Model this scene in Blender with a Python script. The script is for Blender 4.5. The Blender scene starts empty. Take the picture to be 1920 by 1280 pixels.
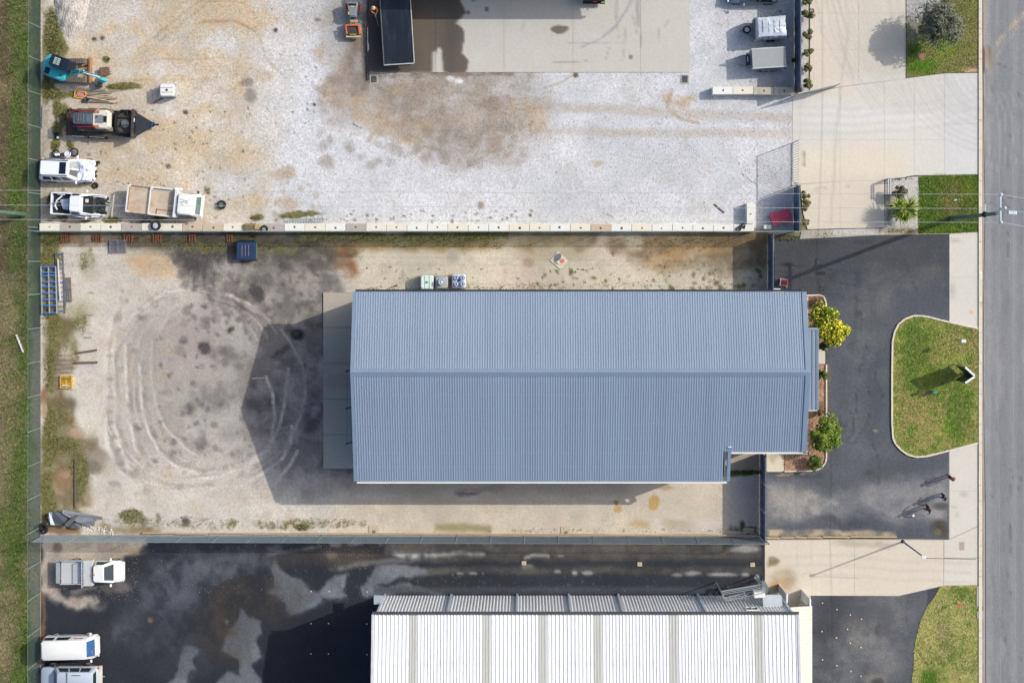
import bpy, math, random
import numpy as np
from mathutils import Vector, Matrix
scene = bpy.context.scene
# ---------------------------------------------------------------- camera, light, exposure
S = 0.043            # metres per photo pixel on the ground
NX, NY = 985.0, 490.0  # point straight below the camera (photo pixels)
H = 115.0            # flying height
cam_d = bpy.data.cameras.new('camera'); cam = bpy.data.objects.new('camera', cam_d)
scene.collection.objects.link(cam); scene.camera = cam
cam.location = (0, 0, H); cam.rotation_euler = (0, 0, 0)
cam_d.sensor_width = 36; cam_d.lens = 36 * (H / S) / 1920
cam_d.shift_x = -(NX - 960) / 1920; cam_d.shift_y = -(640 - NY) / 1920
cam_d.clip_start = 1; cam_d.clip_end = 3000
w = bpy.data.worlds.new('World'); scene.world = w; w.use_nodes = True
nt = w.node_tree; bg = nt.nodes['Background']
sky = nt.nodes.new('ShaderNodeTexSky'); sky.sky_type = 'NISHITA'; sky.sun_disc = False
SUN_EL = math.radians(37.7); SD = Vector((0.936 * math.cos(SUN_EL), 0.352 * math.cos(SUN_EL), math.sin(SUN_EL)))
sky.dust_density = 3.0; sky.air_density = 0.85; sky.sun_elevation = SUN_EL; sky.sun_rotation = math.atan2(SD.x, SD.y)
nt.links.new(sky.outputs[0], bg.inputs[0]); bg.inputs[1].default_value = 0.15
sun_d = bpy.data.lights.new('sun', 'SUN'); sun_d.energy = 2.75; sun_d.angle = math.radians(0.6); sun_d.color = (1, 0.955, 0.89)
sun = bpy.data.objects.new('sun', sun_d); scene.collection.objects.link(sun)
sun.rotation_euler = SD.to_track_quat('Z', 'Y').to_euler()
vs = scene.view_settings
vs.view_transform = 'Standard'; vs.look = 'None'; vs.gamma = 1; vs.use_curve_mapping = False; vs.exposure = 0.27
KW = np.array([1.20, 1.21, 1.30])   # what a white ground sheet would render as; photo colours are divided by it

# ---------------------------------------------------------------- helpers
COL = scene.collection
def W(px, py, h=0.0):
    k = 1 - h / H
    return Vector(((px - NX) * S * k, -(py - NY) * S * k, h))
def s2l(c):
    c = np.asarray(c, float)
    return np.where(c <= 0.04045, c / 12.92, ((c + 0.055) / 1.055) ** 2.4)
def alb(rgb, gain=1.0):
    a = s2l(np.array(rgb) / 255.0) / KW * gain
    return tuple(float(min(max(x, 0.004), 0.86)) for x in a)

MATS = {}
def mat(key, rgb, rough=0.6, metal=0.0, var=0.12, scale=2.0, bump=0.0, spec=0.4, dirt=None, dirt_amt=0.5, dirt_scale=1.5, raw=None, alpha=1.0, trans=0.0, stretch=None, orand=0.0):
    if key in MATS: return MATS[key]
    m = bpy.data.materials.new(key); m.use_nodes = True; n = m.node_tree.nodes; l = m.node_tree.links
    b = n['Principled BSDF']
    c = raw if raw else alb(rgb)
    tc = n.new('ShaderNodeTexCoord'); nz = n.new('ShaderNodeTexNoise'); nz.inputs['Scale'].default_value = scale; nz.inputs['Detail'].default_value = 5
    src = tc.outputs['Object']
    if stretch:
        mp = n.new('ShaderNodeMapping'); mp.inputs['Scale'].default_value = stretch; l.new(src, mp.inputs[0]); src = mp.outputs[0]
    l.new(src, nz.inputs['Vector'])
    mr = n.new('ShaderNodeMapRange'); mr.inputs[1].default_value = 0.25; mr.inputs[2].default_value = 0.75
    mr.inputs[3].default_value = 1 - var; mr.inputs[4].default_value = 1 + var; l.new(nz.outputs[0], mr.inputs[0])
    vm = n.new('ShaderNodeVectorMath'); vm.operation = 'SCALE'; vm.inputs[0].default_value = c; l.new(mr.outputs[0], vm.inputs['Scale'])
    out = vm.outputs[0]
    if orand:
        oi = n.new('ShaderNodeObjectInfo'); m3 = n.new('ShaderNodeMapRange'); m3.inputs[3].default_value = 1 - orand; m3.inputs[4].default_value = 1 + orand; l.new(oi.outputs['Random'], m3.inputs[0])
        v3 = n.new('ShaderNodeVectorMath'); v3.operation = 'SCALE'; l.new(out, v3.inputs[0]); l.new(m3.outputs[0], v3.inputs['Scale']); out = v3.outputs[0]
    if dirt:
        n2 = n.new('ShaderNodeTexNoise'); n2.inputs['Scale'].default_value = dirt_scale; n2.inputs['Detail'].default_value = 8; n2.inputs['Roughness'].default_value = 0.65
        l.new(src, n2.inputs['Vector'])
        m2 = n.new('ShaderNodeMapRange'); m2.inputs[1].default_value = 0.62 - 0.3 * dirt_amt; m2.inputs[2].default_value = 0.85 - 0.3 * dirt_amt
        m2.inputs[3].default_value = 0; m2.inputs[4].default_value = min(1, 0.4 + dirt_amt); l.new(n2.outputs[0], m2.inputs[0])
        mx = n.new('ShaderNodeMix'); mx.data_type = 'RGBA'; l.new(m2.outputs[0], mx.inputs[0]); l.new(out, mx.inputs[6]); mx.inputs[7].default_value = (*alb(dirt), 1)
        out = mx.outputs[2]
    l.new(out, b.inputs['Base Color'])
    b.inputs['Roughness'].default_value = rough; b.inputs['Metallic'].default_value = metal; b.inputs['Specular IOR Level'].default_value = spec
    if trans: b.inputs['Transmission Weight'].default_value = trans
    if alpha < 1: b.inputs['Alpha'].default_value = alpha
    if bump:
        bp = n.new('ShaderNodeBump'); bp.inputs['Strength'].default_value = min(1, bump); bp.inputs['Distance'].default_value = 0.02
        l.new(nz.outputs[0], bp.inputs['Height']); l.new(bp.outputs[0], b.inputs['Normal'])
    MATS[key] = m; return m

class MB:
    def __init__(self): self.v = []; self.f = []; self.M = Matrix.Identity(4)
    def at(self, loc=(0, 0, 0), rz=0, rx=0, ry=0, sc=1):
        self.M = Matrix.Translation(loc) @ Matrix.Rotation(math.radians(rz), 4, 'Z') @ Matrix.Rotation(math.radians(ry), 4, 'Y') @ Matrix.Rotation(math.radians(rx), 4, 'X') @ Matrix.Scale(sc, 4)
        return self
    def add(self, vs, fs):
        o = len(self.v); M = self.M
        self.v += [tuple(M @ Vector(p)) for p in vs]; self.f += [tuple(i + o for i in f) for f in fs]; return self
    def box(self, c, s, rz=0, top=1.0, topy=None):
        x, y, z = s[0] / 2, s[1] / 2, s[2] / 2; ty = top if topy is None else topy
        a = math.radians(rz); ca, sa = math.cos(a), math.sin(a); vs = []
        for zz, tx, t2 in ((-z, 1, 1), (z, top, ty)):
            for sx, sy in ((-1, -1), (1, -1), (1, 1), (-1, 1)):
                X, Y = sx * x * tx, sy * y * t2
                vs.append((c[0] + X * ca - Y * sa, c[1] + X * sa + Y * ca, c[2] + zz))
        return self.add(vs, [(3, 2, 1, 0), (4, 5, 6, 7), (0, 1, 5, 4), (1, 2, 6, 5), (2, 3, 7, 6), (3, 0, 4, 7)])
    def hexa(self, b, t):   # bottom 4 and top 4 points
        return self.add(list(b) + list(t), [(3, 2, 1, 0), (4, 5, 6, 7), (0, 1, 5, 4), (1, 2, 6, 5), (2, 3, 7, 6), (3, 0, 4, 7)])
    def bar(self, p0, p1, wd, ht=None):   # rectangular bar between points
        p0, p1 = Vector(p0), Vector(p1); ht = ht or wd; d = (p1 - p0).normalized()
        up = Vector((0, 0, 1)) if abs(d.z) < 0.95 else Vector((1, 0, 0)); s = d.cross(up).normalized(); u = s.cross(d)
        q = [(-1, -1), (1, -1), (1, 1), (-1, 1)]; vs = []
        for p in (p0, p1):
            for a, b in q: vs.append(tuple(p + s * a * wd / 2 + u * b * ht / 2))
        return self.add(vs, [(0, 1, 2, 3), (7, 6, 5, 4), (0, 4, 5, 1), (1, 5, 6, 2), (2, 6, 7, 3), (3, 7, 4, 0)])
    def cyl(self, p0, p1, r0, r1=None, n=10, cap=True):
        r1 = r0 if r1 is None else r1; p0, p1 = Vector(p0), Vector(p1); d = (p1 - p0).normalized()
        up = Vector((0, 0, 1)) if abs(d.z) < 0.95 else Vector((1, 0, 0)); s = d.cross(up).normalized(); u = s.cross(d); vs = []
        for p, r in ((p0, r0), (p1, r1)):
            for i in range(n):
                a = 2 * math.pi * i / n; vs.append(tuple(p + s * math.cos(a) * r + u * math.sin(a) * r))
        fs = [(i, n + i, n + (i + 1) % n, (i + 1) % n) for i in range(n)]
        if cap: fs += [tuple(range(n)), tuple(range(2 * n - 1, n - 1, -1))]
        return self.add(vs, fs)
    def tube(self, pts, r, n=6):
        for i in range(len(pts) - 1): self.cyl(pts[i], pts[i + 1], r if not isinstance(r, (list, tuple)) else r[i], None if not isinstance(r, (list, tuple)) else r[i + 1], n, True)
        return self
    def prism(self, poly, z0, z1):
        n = len(poly)
        ar = sum(poly[i][0] * poly[(i + 1) % n][1] - poly[(i + 1) % n][0] * poly[i][1] for i in range(n))
        if ar < 0: poly = poly[::-1]
        vs = [(p[0], p[1], z0) for p in poly] + [(p[0], p[1], z1) for p in poly]
        return self.add(vs, [tuple(range(n - 1, -1, -1)), tuple(range(n, 2 * n))] + [(i, (i + 1) % n, n + (i + 1) % n, n + i) for i in range(n)])
    def loft(self, rings, cap=True, closed=True):
        n = len(rings[0]); vs = [p for r in rings for p in r]; fs = []
        for k in range(len(rings) - 1):
            for i in range(n if closed else n - 1): fs.append((k * n + i, k * n + (i + 1) % n, (k + 1) * n + (i + 1) % n, (k + 1) * n + i))
        if cap: fs += [tuple(range(n - 1, -1, -1)), tuple(range((len(rings) - 1) * n, len(rings) * n))]
        return self.add(vs, fs)
    def lathe(self, c, prof, n=20, closed=False):   # profile of (r, z) about vertical axis
        rings = [[(c[0] + r * math.cos(2 * math.pi * i / n), c[1] + r * math.sin(2 * math.pi * i / n), c[2] + z) for i in range(n)] for r, z in prof]
        if closed: rings.append(rings[0])
        return self.loft(rings, cap=not closed)
    def torus(self, c, R, r, n=24, m=8, zs=1.0):
        return self.lathe(c, [(R + r * math.cos(2 * math.pi * j / m), r * zs * math.sin(2 * math.pi * j / m)) for j in range(m)], n, closed=True)
    def build(self, name, m, parent=None, smooth=None, bevel=0, kind=None, tint=None):
        me = bpy.data.meshes.new(name); me.from_pydata(self.v, [], self.f)
        if tint is not None:
            a = me.color_attributes.new('Tint', 'FLOAT_COLOR', 'POINT'); a.data.foreach_set('color', np.asarray(tint, np.float32).ravel())
        me.materials.append(m); me.update()
        o = bpy.data.objects.new(name, me); COL.objects.link(o)
        if parent: o.parent = parent
        if smooth:
            me.shade_smooth()
            me.set_sharp_from_angle(angle=math.radians(smooth))
        if bevel:
            md = o.modifiers.new('bevel', 'BEVEL'); md.width = bevel; md.segments = 2; md.limit_method = 'ANGLE'; md.angle_limit = math.radians(40)
        if kind: o['kind'] = kind
        return o

def tag(o, label, cat, group=None):
    o['label'] = label; o['category'] = cat
    if group: o['group'] = group
    return o
def thing(name, label, cat, loc, rz=0, group=None, rx=0, ry=0):
    o = bpy.data.objects.new(name, None); COL.objects.link(o); o.empty_display_size = 0.3
    o.location = loc; o.rotation_euler = (math.radians(rx), math.radians(ry), math.radians(rz))
    return tag(o, label, cat, group)
def kids(o): return [c for c in COL.objects if c.parent is o]
def dup(root, loc, rz, label=None, group=None, children=None):
    r = root.copy(); COL.objects.link(r); r.location = loc; r.rotation_euler = (root.rotation_euler[0], root.rotation_euler[1], math.radians(rz))
    if label: r['label'] = label
    if group: r['group'] = group
    for ch in (children if children is not None else kids(root)):
        c = ch.copy(); COL.objects.link(c); c.parent = r
        for g in ch.children:
            d = g.copy(); COL.objects.link(d); d.parent = c
    return r
def link_copy(o, parent, loc=None, m=None, rot=None, scale=None):
    c = o.copy(); COL.objects.link(c); c.parent = parent
    if loc is not None: c.location = loc
    if rot is not None: c.rotation_euler = rot
    if scale is not None: c.scale = scale
    return c

# ---------------------------------------------------------------- numpy noise and ground canvases (natural stains of the ground)
def vnoise(X, Y, sc, seed):
    rng = np.random.RandomState(seed); L = rng.rand(256, 256)
    x = X / sc + 1000.3; y = Y / sc + 1000.7; xi = np.floor(x).astype(int); yi = np.floor(y).astype(int); fx = x - xi; fy = y - yi
    fx = fx * fx * (3 - 2 * fx); fy = fy * fy * (3 - 2 * fy)
    g = lambda a, b: L[a % 256, b % 256]
    return (g(xi, yi) * (1 - fx) + g(xi + 1, yi) * fx) * (1 - fy) + (g(xi, yi + 1) * (1 - fx) + g(xi + 1, yi + 1) * fx) * fy
def fbm(X, Y, sc, seed, octs=4, gain=0.55):
    t = 0; a = 1; s = 0
    for o in range(octs): t = t + a * vnoise(X, Y, sc / 2 ** o, seed + o * 17); s += a; a *= gain
    return t / s
def sstep(a, b, x):
    t = np.clip((x - a) / (b - a), 0, 1); return t * t * (3 - 2 * t)
class Canvas:
    def __init__(self, x0, y0, x1, y1, step, base, seed=0):
        self.x0, self.y0, self.step = x0, y0, step
        self.nx = int((x1 - x0) / step) + 1; self.ny = int((y1 - y0) / step) + 1
        self.X, self.Y = np.meshgrid(x0 + np.arange(self.nx) * step, y0 + np.arange(self.ny) * step)
        self.c = np.zeros((self.ny, self.nx, 3)) + np.array(base) / 255.0
        self.m = np.zeros((self.ny, self.nx, 3)); self.seed = seed; self.gr = np.ones((self.ny, self.nx, 1))
        self.wx = fbm(self.X, self.Y, 46, seed + 1, 5, 0.6) * 2 - 1; self.wy = fbm(self.X, self.Y, 46, seed + 2, 5, 0.6) * 2 - 1
        self.n1 = fbm(self.X, self.Y, 120, seed + 5, 5); self.n2 = fbm(self.X, self.Y, 26, seed + 6, 4, 0.65)
    def win(self, xa, ya, xb, yb):
        i0 = max(0, int((xa - self.x0) / self.step)); i1 = min(self.nx, int((xb - self.x0) / self.step) + 2)
        j0 = max(0, int((ya - self.y0) / self.step)); j1 = min(self.ny, int((yb - self.y0) / self.step) + 2)
        return (slice(j0, max(j0, j1)), slice(i0, max(i0, i1)))
    def put(self, w, a, col=None, mask=None):
        if col is not None: self.c[w] = self.c[w] * (1 - a[..., None]) + a[..., None] * np.array(col) / 255.0
        if mask is not None:
            ch, val = mask; self.m[w + (ch,)] = self.m[w + (ch,)] * (1 - a) + a * val
    def blob(self, cx, cy, rx, ry, col=None, s=1.0, soft=0.4, warp=25, ang=0, mask=None, nz=0.0):
        R = max(rx, ry) * (1 + soft) + warp + 4; w = self.win(cx - R, cy - R, cx + R, cy + R)
        X = self.X[w] - cx + self.wx[w] * warp; Y = self.Y[w] - cy + self.wy[w] * warp; a = math.radians(ang)
        u = X * math.cos(a) + Y * math.sin(a); v = -X * math.sin(a) + Y * math.cos(a)
        d = np.sqrt((u / rx) ** 2 + (v / ry) ** 2); A = (1 - sstep(1 - soft, 1 + soft, d)) * s
        if nz: A = A * np.clip(1 - nz + nz * 2 * sstep(0.3, 0.7, self.n2[w]), 0, 1.3)
        self.put(w, np.clip(A, 0, 1), col, mask)
    def stroke(self, pts, wd, col=None, s=1.0, soft=0.5, warp=3, mask=None, nz=0.0):
        P = np.array(pts, float); R = wd * (1 + soft) + warp + 3
        w = self.win(P[:, 0].min() - R, P[:, 1].min() - R, P[:, 0].max() + R, P[:, 1].max() + R)
        X = self.X[w] + self.wx[w] * warp; Y = self.Y[w] + self.wy[w] * warp; D = np.full(X.shape, 1e9)
        for (ax, ay), (bx, by) in zip(P[:-1], P[1:]):
            dx, dy = bx - ax, by - ay; L = dx * dx + dy * dy + 1e-9; t = np.clip(((X - ax) * dx + (Y - ay) * dy) / L, 0, 1)
            D = np.minimum(D, np.hypot(X - ax - t * dx, Y - ay - t * dy))
        A = (1 - sstep(wd * (1 - soft), wd * (1 + soft), D)) * s
        if nz: A = A * np.clip(1 - nz + nz * 2 * sstep(0.3, 0.7, self.n2[w]), 0, 1.3)
        self.put(w, np.clip(A, 0, 1), col, mask)
    def rect(self, xa, ya, xb, yb, col=None, s=1.0, soft=6, warp=6, mask=None, nz=0.0):
        R = soft + warp + 3; w = self.win(xa - R, ya - R, xb + R, yb + R)
        X = self.X[w] + self.wx[w] * warp; Y = self.Y[w] + self.wy[w] * warp
        d = np.minimum(np.minimum(X - xa, xb - X), np.minimum(Y - ya, yb - Y)); A = sstep(-soft, soft, d) * s
        if nz: A = A * np.clip(1 - nz + nz * 2 * sstep(0.3, 0.7, self.n2[w]), 0, 1.3)
        self.put(w, np.clip(A, 0, 1), col, mask)
    def poly(self, pts, col=None, s=1.0, soft=2, warp=4, mask=None, nz=0.0):
        P = np.array(pts, float); R = soft + warp + 4; w = self.win(P[:, 0].min() - R, P[:, 1].min() - R, P[:, 0].max() + R, P[:, 1].max() + R)
        X = self.X[w] + self.wx[w] * warp; Y = self.Y[w] + self.wy[w] * warp; D = np.full(X.shape, 1e9); ins = np.zeros(X.shape, bool)
        for (ax, ay), (bx, by) in zip(P, np.roll(P, -1, 0)):
            dx, dy = bx - ax, by - ay; L = dx * dx + dy * dy + 1e-9; t = np.clip(((X - ax) * dx + (Y - ay) * dy) / L, 0, 1)
            D = np.minimum(D, np.hypot(X - ax - t * dx, Y - ay - t * dy))
            c = ((ay > Y) != (by > Y)) & (X < (bx - ax) * (Y - ay) / (by - ay + 1e-12) + ax); ins ^= c
        d = np.where(ins, D, -D); A = sstep(-soft, soft, d) * s
        if nz: A = A * np.clip(1 - nz + nz * 2 * sstep(0.3, 0.7, self.n2[w]), 0, 1.3)
        self.put(w, np.clip(A, 0, 1), col, mask)
    def mottle(self, amt=0.05, warm=0.02):
        a = (self.n1 - 0.5)[..., None] * amt * 2 + (self.n2 - 0.5)[..., None] * amt * 1.6
        self.c = np.clip(self.c * (1 + a * np.array([1 + warm * 8, 1.0, 1 - warm * 8])), 0, 1)
    def sample(self, px, py):
        fx = np.clip((px - self.x0) / self.step, 0, self.nx - 1.001); fy = np.clip((py - self.y0) / self.step, 0, self.ny - 1.001)
        i = fx.astype(int); j = fy.astype(int); u = (fx - i)[:, None]; v = (fy - j)[:, None]
        def g(A): return (A[j, i] * (1 - u) + A[j, i + 1] * u) * (1 - v) + (A[j + 1, i] * (1 - u) + A[j + 1, i + 1] * u) * v
        self.lastg = g(self.gr); c = s2l(np.clip(g(self.c), 0, 1)) / KW; return np.clip(c, 0.004, 0.9), g(self.m)

def sheet(name, poly, z, cv, m, step=None, zfun=None, label=None):
    """flat sheet inside a photo-pixel polygon, gridded so that it can carry the canvas of stains"""
    step = step or cv.step; P = np.array(poly, float)
    x0, y0 = math.floor(P[:, 0].min() / step) * step, math.floor(P[:, 1].min() / step) * step
    nx = int(math.ceil((P[:, 0].max() - x0) / step)); ny = int(math.ceil((P[:, 1].max() - y0) / step))
    gx, gy = np.meshgrid(x0 + np.arange(nx + 1) * step, y0 + np.arange(ny + 1) * step); ins = np.zeros(gx.shape, bool)
    for (ax, ay), (bx, by) in zip(P, np.roll(P, -1, 0)):
        ins ^= ((ay > gy) != (by > gy)) & (gx < (bx - ax) * (gy - ay) / (by - ay + 1e-12) + ax)
    mark = np.zeros((ny, nx), bool)
    for (ax, ay), (bx, by) in zip(P, np.roll(P, -1, 0)):
        n = int(max(abs(bx - ax), abs(by - ay)) / step * 8) + 2; t = np.linspace(0, 1, n)
        i = np.clip(((ax + (bx - ax) * t - x0) / step).astype(int), 0, nx - 1); j = np.clip(((ay + (by - ay) * t - y0) / step).astype(int), 0, ny - 1)
        for di in (-1, 0, 1):
            for dj in (-1, 0, 1): mark[np.clip(j + dj, 0, ny - 1), np.clip(i + di, 0, nx - 1)] = True
    full = ins[:-1, :-1] & ins[1:, :-1] & ins[:-1, 1:] & ins[1:, 1:] & ~mark
    idx = np.arange((nx + 1) * (ny + 1)).reshape(ny + 1, nx + 1); J, I = np.nonzero(full)
    quads = np.stack([idx[J, I], idx[J + 1, I], idx[J + 1, I + 1], idx[J, I + 1]], 1)
    used, inv = np.unique(quads.ravel(), return_inverse=True) if len(quads) else (np.array([], int), np.array([], int))
    px = list(gx.ravel()[used]); py = list(gy.ravel()[used]); faces = [tuple(q) for q in inv.reshape(-1, 4).tolist()]
    def clip(pp, ax, lim, sgn):
        out = []
        for k in range(len(pp)):
            a, b = pp[k - 1], pp[k]; da, db = sgn * (a[ax] - lim), sgn * (b[ax] - lim)
            if (da >= 0) != (db >= 0):
                t = da / (da - db); out.append((a[0] + (b[0] - a[0]) * t, a[1] + (b[1] - a[1]) * t))
            if db >= 0: out.append(b)
        return out
    pl = [tuple(p) for p in P]
    for j, i in zip(*np.nonzero(mark)):
        cx, cy = x0 + i * step, y0 + j * step
        q = clip(clip(clip(clip(pl, 0, cx, 1), 0, cx + step, -1), 1, cy, 1), 1, cy + step, -1) if pl else []
        if len(q) >= 3:
            ar = sum(q[k - 1][0] * q[k][1] - q[k][0] * q[k - 1][1] for k in range(len(q)))
            if abs(ar) < 1e-4: continue
            if ar > 0: q = q[::-1]
            faces.append(tuple(range(len(px), len(px) + len(q)))); px += [a[0] for a in q]; py += [a[1] for a in q]
    px = np.array(px); py = np.array(py)
    zz = np.full(len(px), float(z)) if zfun is None else z + zfun(px, py)
    co = np.stack([(px - NX) * S, -(py - NY) * S, zz], 1); me = bpy.data.meshes.new(name); me.from_pydata(co.tolist(), [], faces)
    c, k = cv.sample(px, py); one = cv.lastg
    for nm, dat in (('Tint', c), ('Mask', k)):
        a = me.color_attributes.new(nm, 'FLOAT_COLOR', 'POINT'); a.data.foreach_set('color', np.hstack([dat, one]).astype(np.float32).ravel())
    me.materials.append(m); me.update()
    if zfun is not None: me.shade_smooth()
    o = bpy.data.objects.new(name, me); COL.objects.link(o); o['kind'] = 'structure'
    return o

def ground_mat(key, grain=0.25, gscale=9.0, fine=0.2, bump=0.4, rough=0.9, c0=(70, 80, 40), c1=(196, 160, 118), c2=(60, 58, 58), ns=1.1, spec=0.25, stretch=(1, 1, 1), wet=0.0):
    """Tint attribute = colour of the surface; Mask r/g/b = weeds, dirt, stains, broken up by noise; voronoi and noise give stones and grain"""
    m = bpy.data.materials.new(key); m.use_nodes = True; n = m.node_tree.nodes; l = m.node_tree.links; b = n['Principled BSDF']
    tc = n.new('ShaderNodeTexCoord'); P = tc.outputs['Object']
    at = n.new('ShaderNodeAttribute'); at.attribute_name = 'Tint'; am = n.new('ShaderNodeAttribute'); am.attribute_name = 'Mask'
    sp = n.new('ShaderNodeSeparateColor'); l.new(am.outputs['Color'], sp.inputs[0])
    cur = at.outputs['Color']
    def noise(sc, det=6, rg=0.6, vec=None):
        z = n.new('ShaderNodeTexNoise'); z.inputs['Scale'].default_value = sc; z.inputs['Detail'].default_value = det; z.inputs['Roughness'].default_value = rg
        l.new(vec or P, z.inputs['Vector']); return z.outputs[0]
    def math_(op, a, bb):
        q = n.new('ShaderNodeMath'); q.operation = op
        for k, x in enumerate((a, bb)):
            if hasattr(x, 'links'): l.new(x, q.inputs[k])
            else: q.inputs[k].default_value = x
        return q.outputs[0]
    wets = None
    for ch, colr, sc, sd in ((1, c1, ns * 0.8, 3.1), (2, c2, ns, 7.7), (0, c0, ns * 2.2, 1.3)):
        mp = n.new('ShaderNodeMapping'); mp.inputs['Location'].default_value = (sd * 3, sd * 5, sd); l.new(P, mp.inputs[0])
        nn = noise(sc, 8, 0.7, mp.outputs[0])
        t = math_('ADD', math_('MULTIPLY', sp.outputs[ch], 1.7), math_('MULTIPLY', math_('SUBTRACT', nn, 0.5), 2.4))
        r = n.new('ShaderNodeMapRange'); r.interpolation_type = 'SMOOTHSTEP'; r.inputs[1].default_value = 0.55; r.inputs[2].default_value = 1.15; l.new(t, r.inputs[0])
        f = math_('MULTIPLY', r.outputs[0], math_('MINIMUM', math_('MULTIPLY', sp.outputs[ch], 6.0), 0.9))
        mx = n.new('ShaderNodeMix'); mx.data_type = 'RGBA'; l.new(f, mx.inputs[0]); l.new(cur, mx.inputs[6])
        n3 = noise(3.5, 4, 0.6); mr = n.new('ShaderNodeMapRange'); mr.inputs[3].default_value = 0.6; mr.inputs[4].default_value = 1.4; mr.inputs[1].default_value = 0.3; mr.inputs[2].default_value = 0.7; l.new(n3, mr.inputs[0])
        vm = n.new('ShaderNodeVectorMath'); vm.operation = 'SCALE'; vm.inputs[0].default_value = alb(colr); l.new(mr.outputs[0], vm.inputs['Scale']); l.new(vm.outputs[0], mx.inputs[7])
        cur = mx.outputs[2]
        if ch == 2: wets = f
    vo = n.new('ShaderNodeTexVoronoi'); vo.inputs['Scale'].default_value = gscale; l.new(P, vo.inputs['Vector'])
    sv = n.new('ShaderNodeSeparateColor'); l.new(vo.outputs['Color'], sv.inputs[0])
    g1v = math_('ADD', math_('MULTIPLY', math_('MULTIPLY', math_('SUBTRACT', sv.outputs[0], 0.5), 2 * grain), am.outputs['Alpha']), 1.0)
    mpf = n.new('ShaderNodeMapping'); mpf.inputs['Scale'].default_value = stretch; l.new(P, mpf.inputs[0])
    g2 = n.new('ShaderNodeMapRange'); g2.inputs[1].default_value = 0.3; g2.inputs[2].default_value = 0.7; g2.inputs[3].default_value = 1 - fine; g2.inputs[4].default_value = 1 + fine
    l.new(noise(4.0, 9, 0.75, mpf.outputs[0]), g2.inputs[0])
    vm = n.new('ShaderNodeVectorMath'); vm.operation = 'SCALE'; l.new(cur, vm.inputs[0]); l.new(math_('MULTIPLY', g1v, math_('ADD', math_('MULTIPLY', math_('SUBTRACT', g2.outputs[0], 1.0), math_('ADD', math_('MULTIPLY', am.outputs['Alpha'], 0.6), 0.4)), 1.0)), vm.inputs['Scale'])
    l.new(vm.outputs[0], b.inputs['Base Color']); b.inputs['Roughness'].default_value = rough; b.inputs['Specular IOR Level'].default_value = spec
    if bump:
        bp = n.new('ShaderNodeBump'); bp.inputs['Strength'].default_value = bump; bp.inputs['Distance'].default_value = 0.03
        l.new(math_('ADD', noise(14, 4, 0.6), math_('MULTIPLY', vo.outputs['Distance'], 0.8)), bp.inputs['Height']); l.new(bp.outputs[0], b.inputs['Normal'])
    MATS[key] = m; return m
# ---------------------------------------------------------------- ground: materials
M_YARD = ground_mat('gravel', grain=0.17, gscale=11, fine=0.16, bump=0.5, c0=(116, 114, 72), c1=(188, 172, 152), c2=(84, 80, 78), ns=0.55)
M_GRASS = ground_mat('grass_turf', grain=0.14, gscale=6, fine=0.3, bump=0.9, c0=(102, 122, 58), c1=(168, 150, 112), c2=(66, 60, 46), ns=0.8)
M_ASPH = ground_mat('asphalt_worn', grain=0.16, gscale=15, fine=0.16, bump=0.35, rough=0.85, c0=(80, 84, 52), c1=(150, 146, 138), c2=(30, 33, 40), ns=0.5, spec=0.35)
M_CONC = ground_mat('concrete_flatwork', grain=0.04, gscale=20, fine=0.07, bump=0.1, rough=0.8, c0=(110, 112, 80), c1=(196, 184, 160), c2=(112, 108, 104), ns=0.5)
M_ROAD = ground_mat('road_asphalt', grain=0.12, gscale=17, fine=0.1, bump=0.25, rough=0.85, c0=(90, 90, 70), c1=(176, 168, 152), c2=(96, 98, 104), ns=0.6, stretch=(1, 0.12, 1))
M_MULCH = ground_mat('mulch', grain=0.4, gscale=14, fine=0.35, bump=1.0, c0=(70, 72, 36), c1=(150, 112, 84), c2=(96, 70, 54), ns=1.0)
# far land all round, well below the yards' own sheets
cv = Canvas(-3200, -3200, 5200, 4200, 140, (128, 124, 98), 90)
sheet('ground', [(-3000, -3000), (5000, -3000), (5000, 4000), (-3000, 4000)], -0.06, cv, M_GRASS)

# ---------------------------------------------------------------- the gravel yards (photo pixels)
Y = Canvas(60, -90, 1530, 1400, 3, (206, 205, 208), 11)
def dots(cv, xa, ya, xb, yb, n, r0, r1, col=None, seed=0, mask=None, s=0.9, warp=3):
    rr = random.Random(seed)
    for _ in range(n):
        r = rr.uniform(r0, r1); cv.blob(rr.uniform(xa, xb), rr.uniform(ya, yb), r * rr.uniform(0.7, 1.5), r, col, s * rr.uniform(0.6, 1), 0.5, warp, rr.uniform(0, 180), mask)
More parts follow.
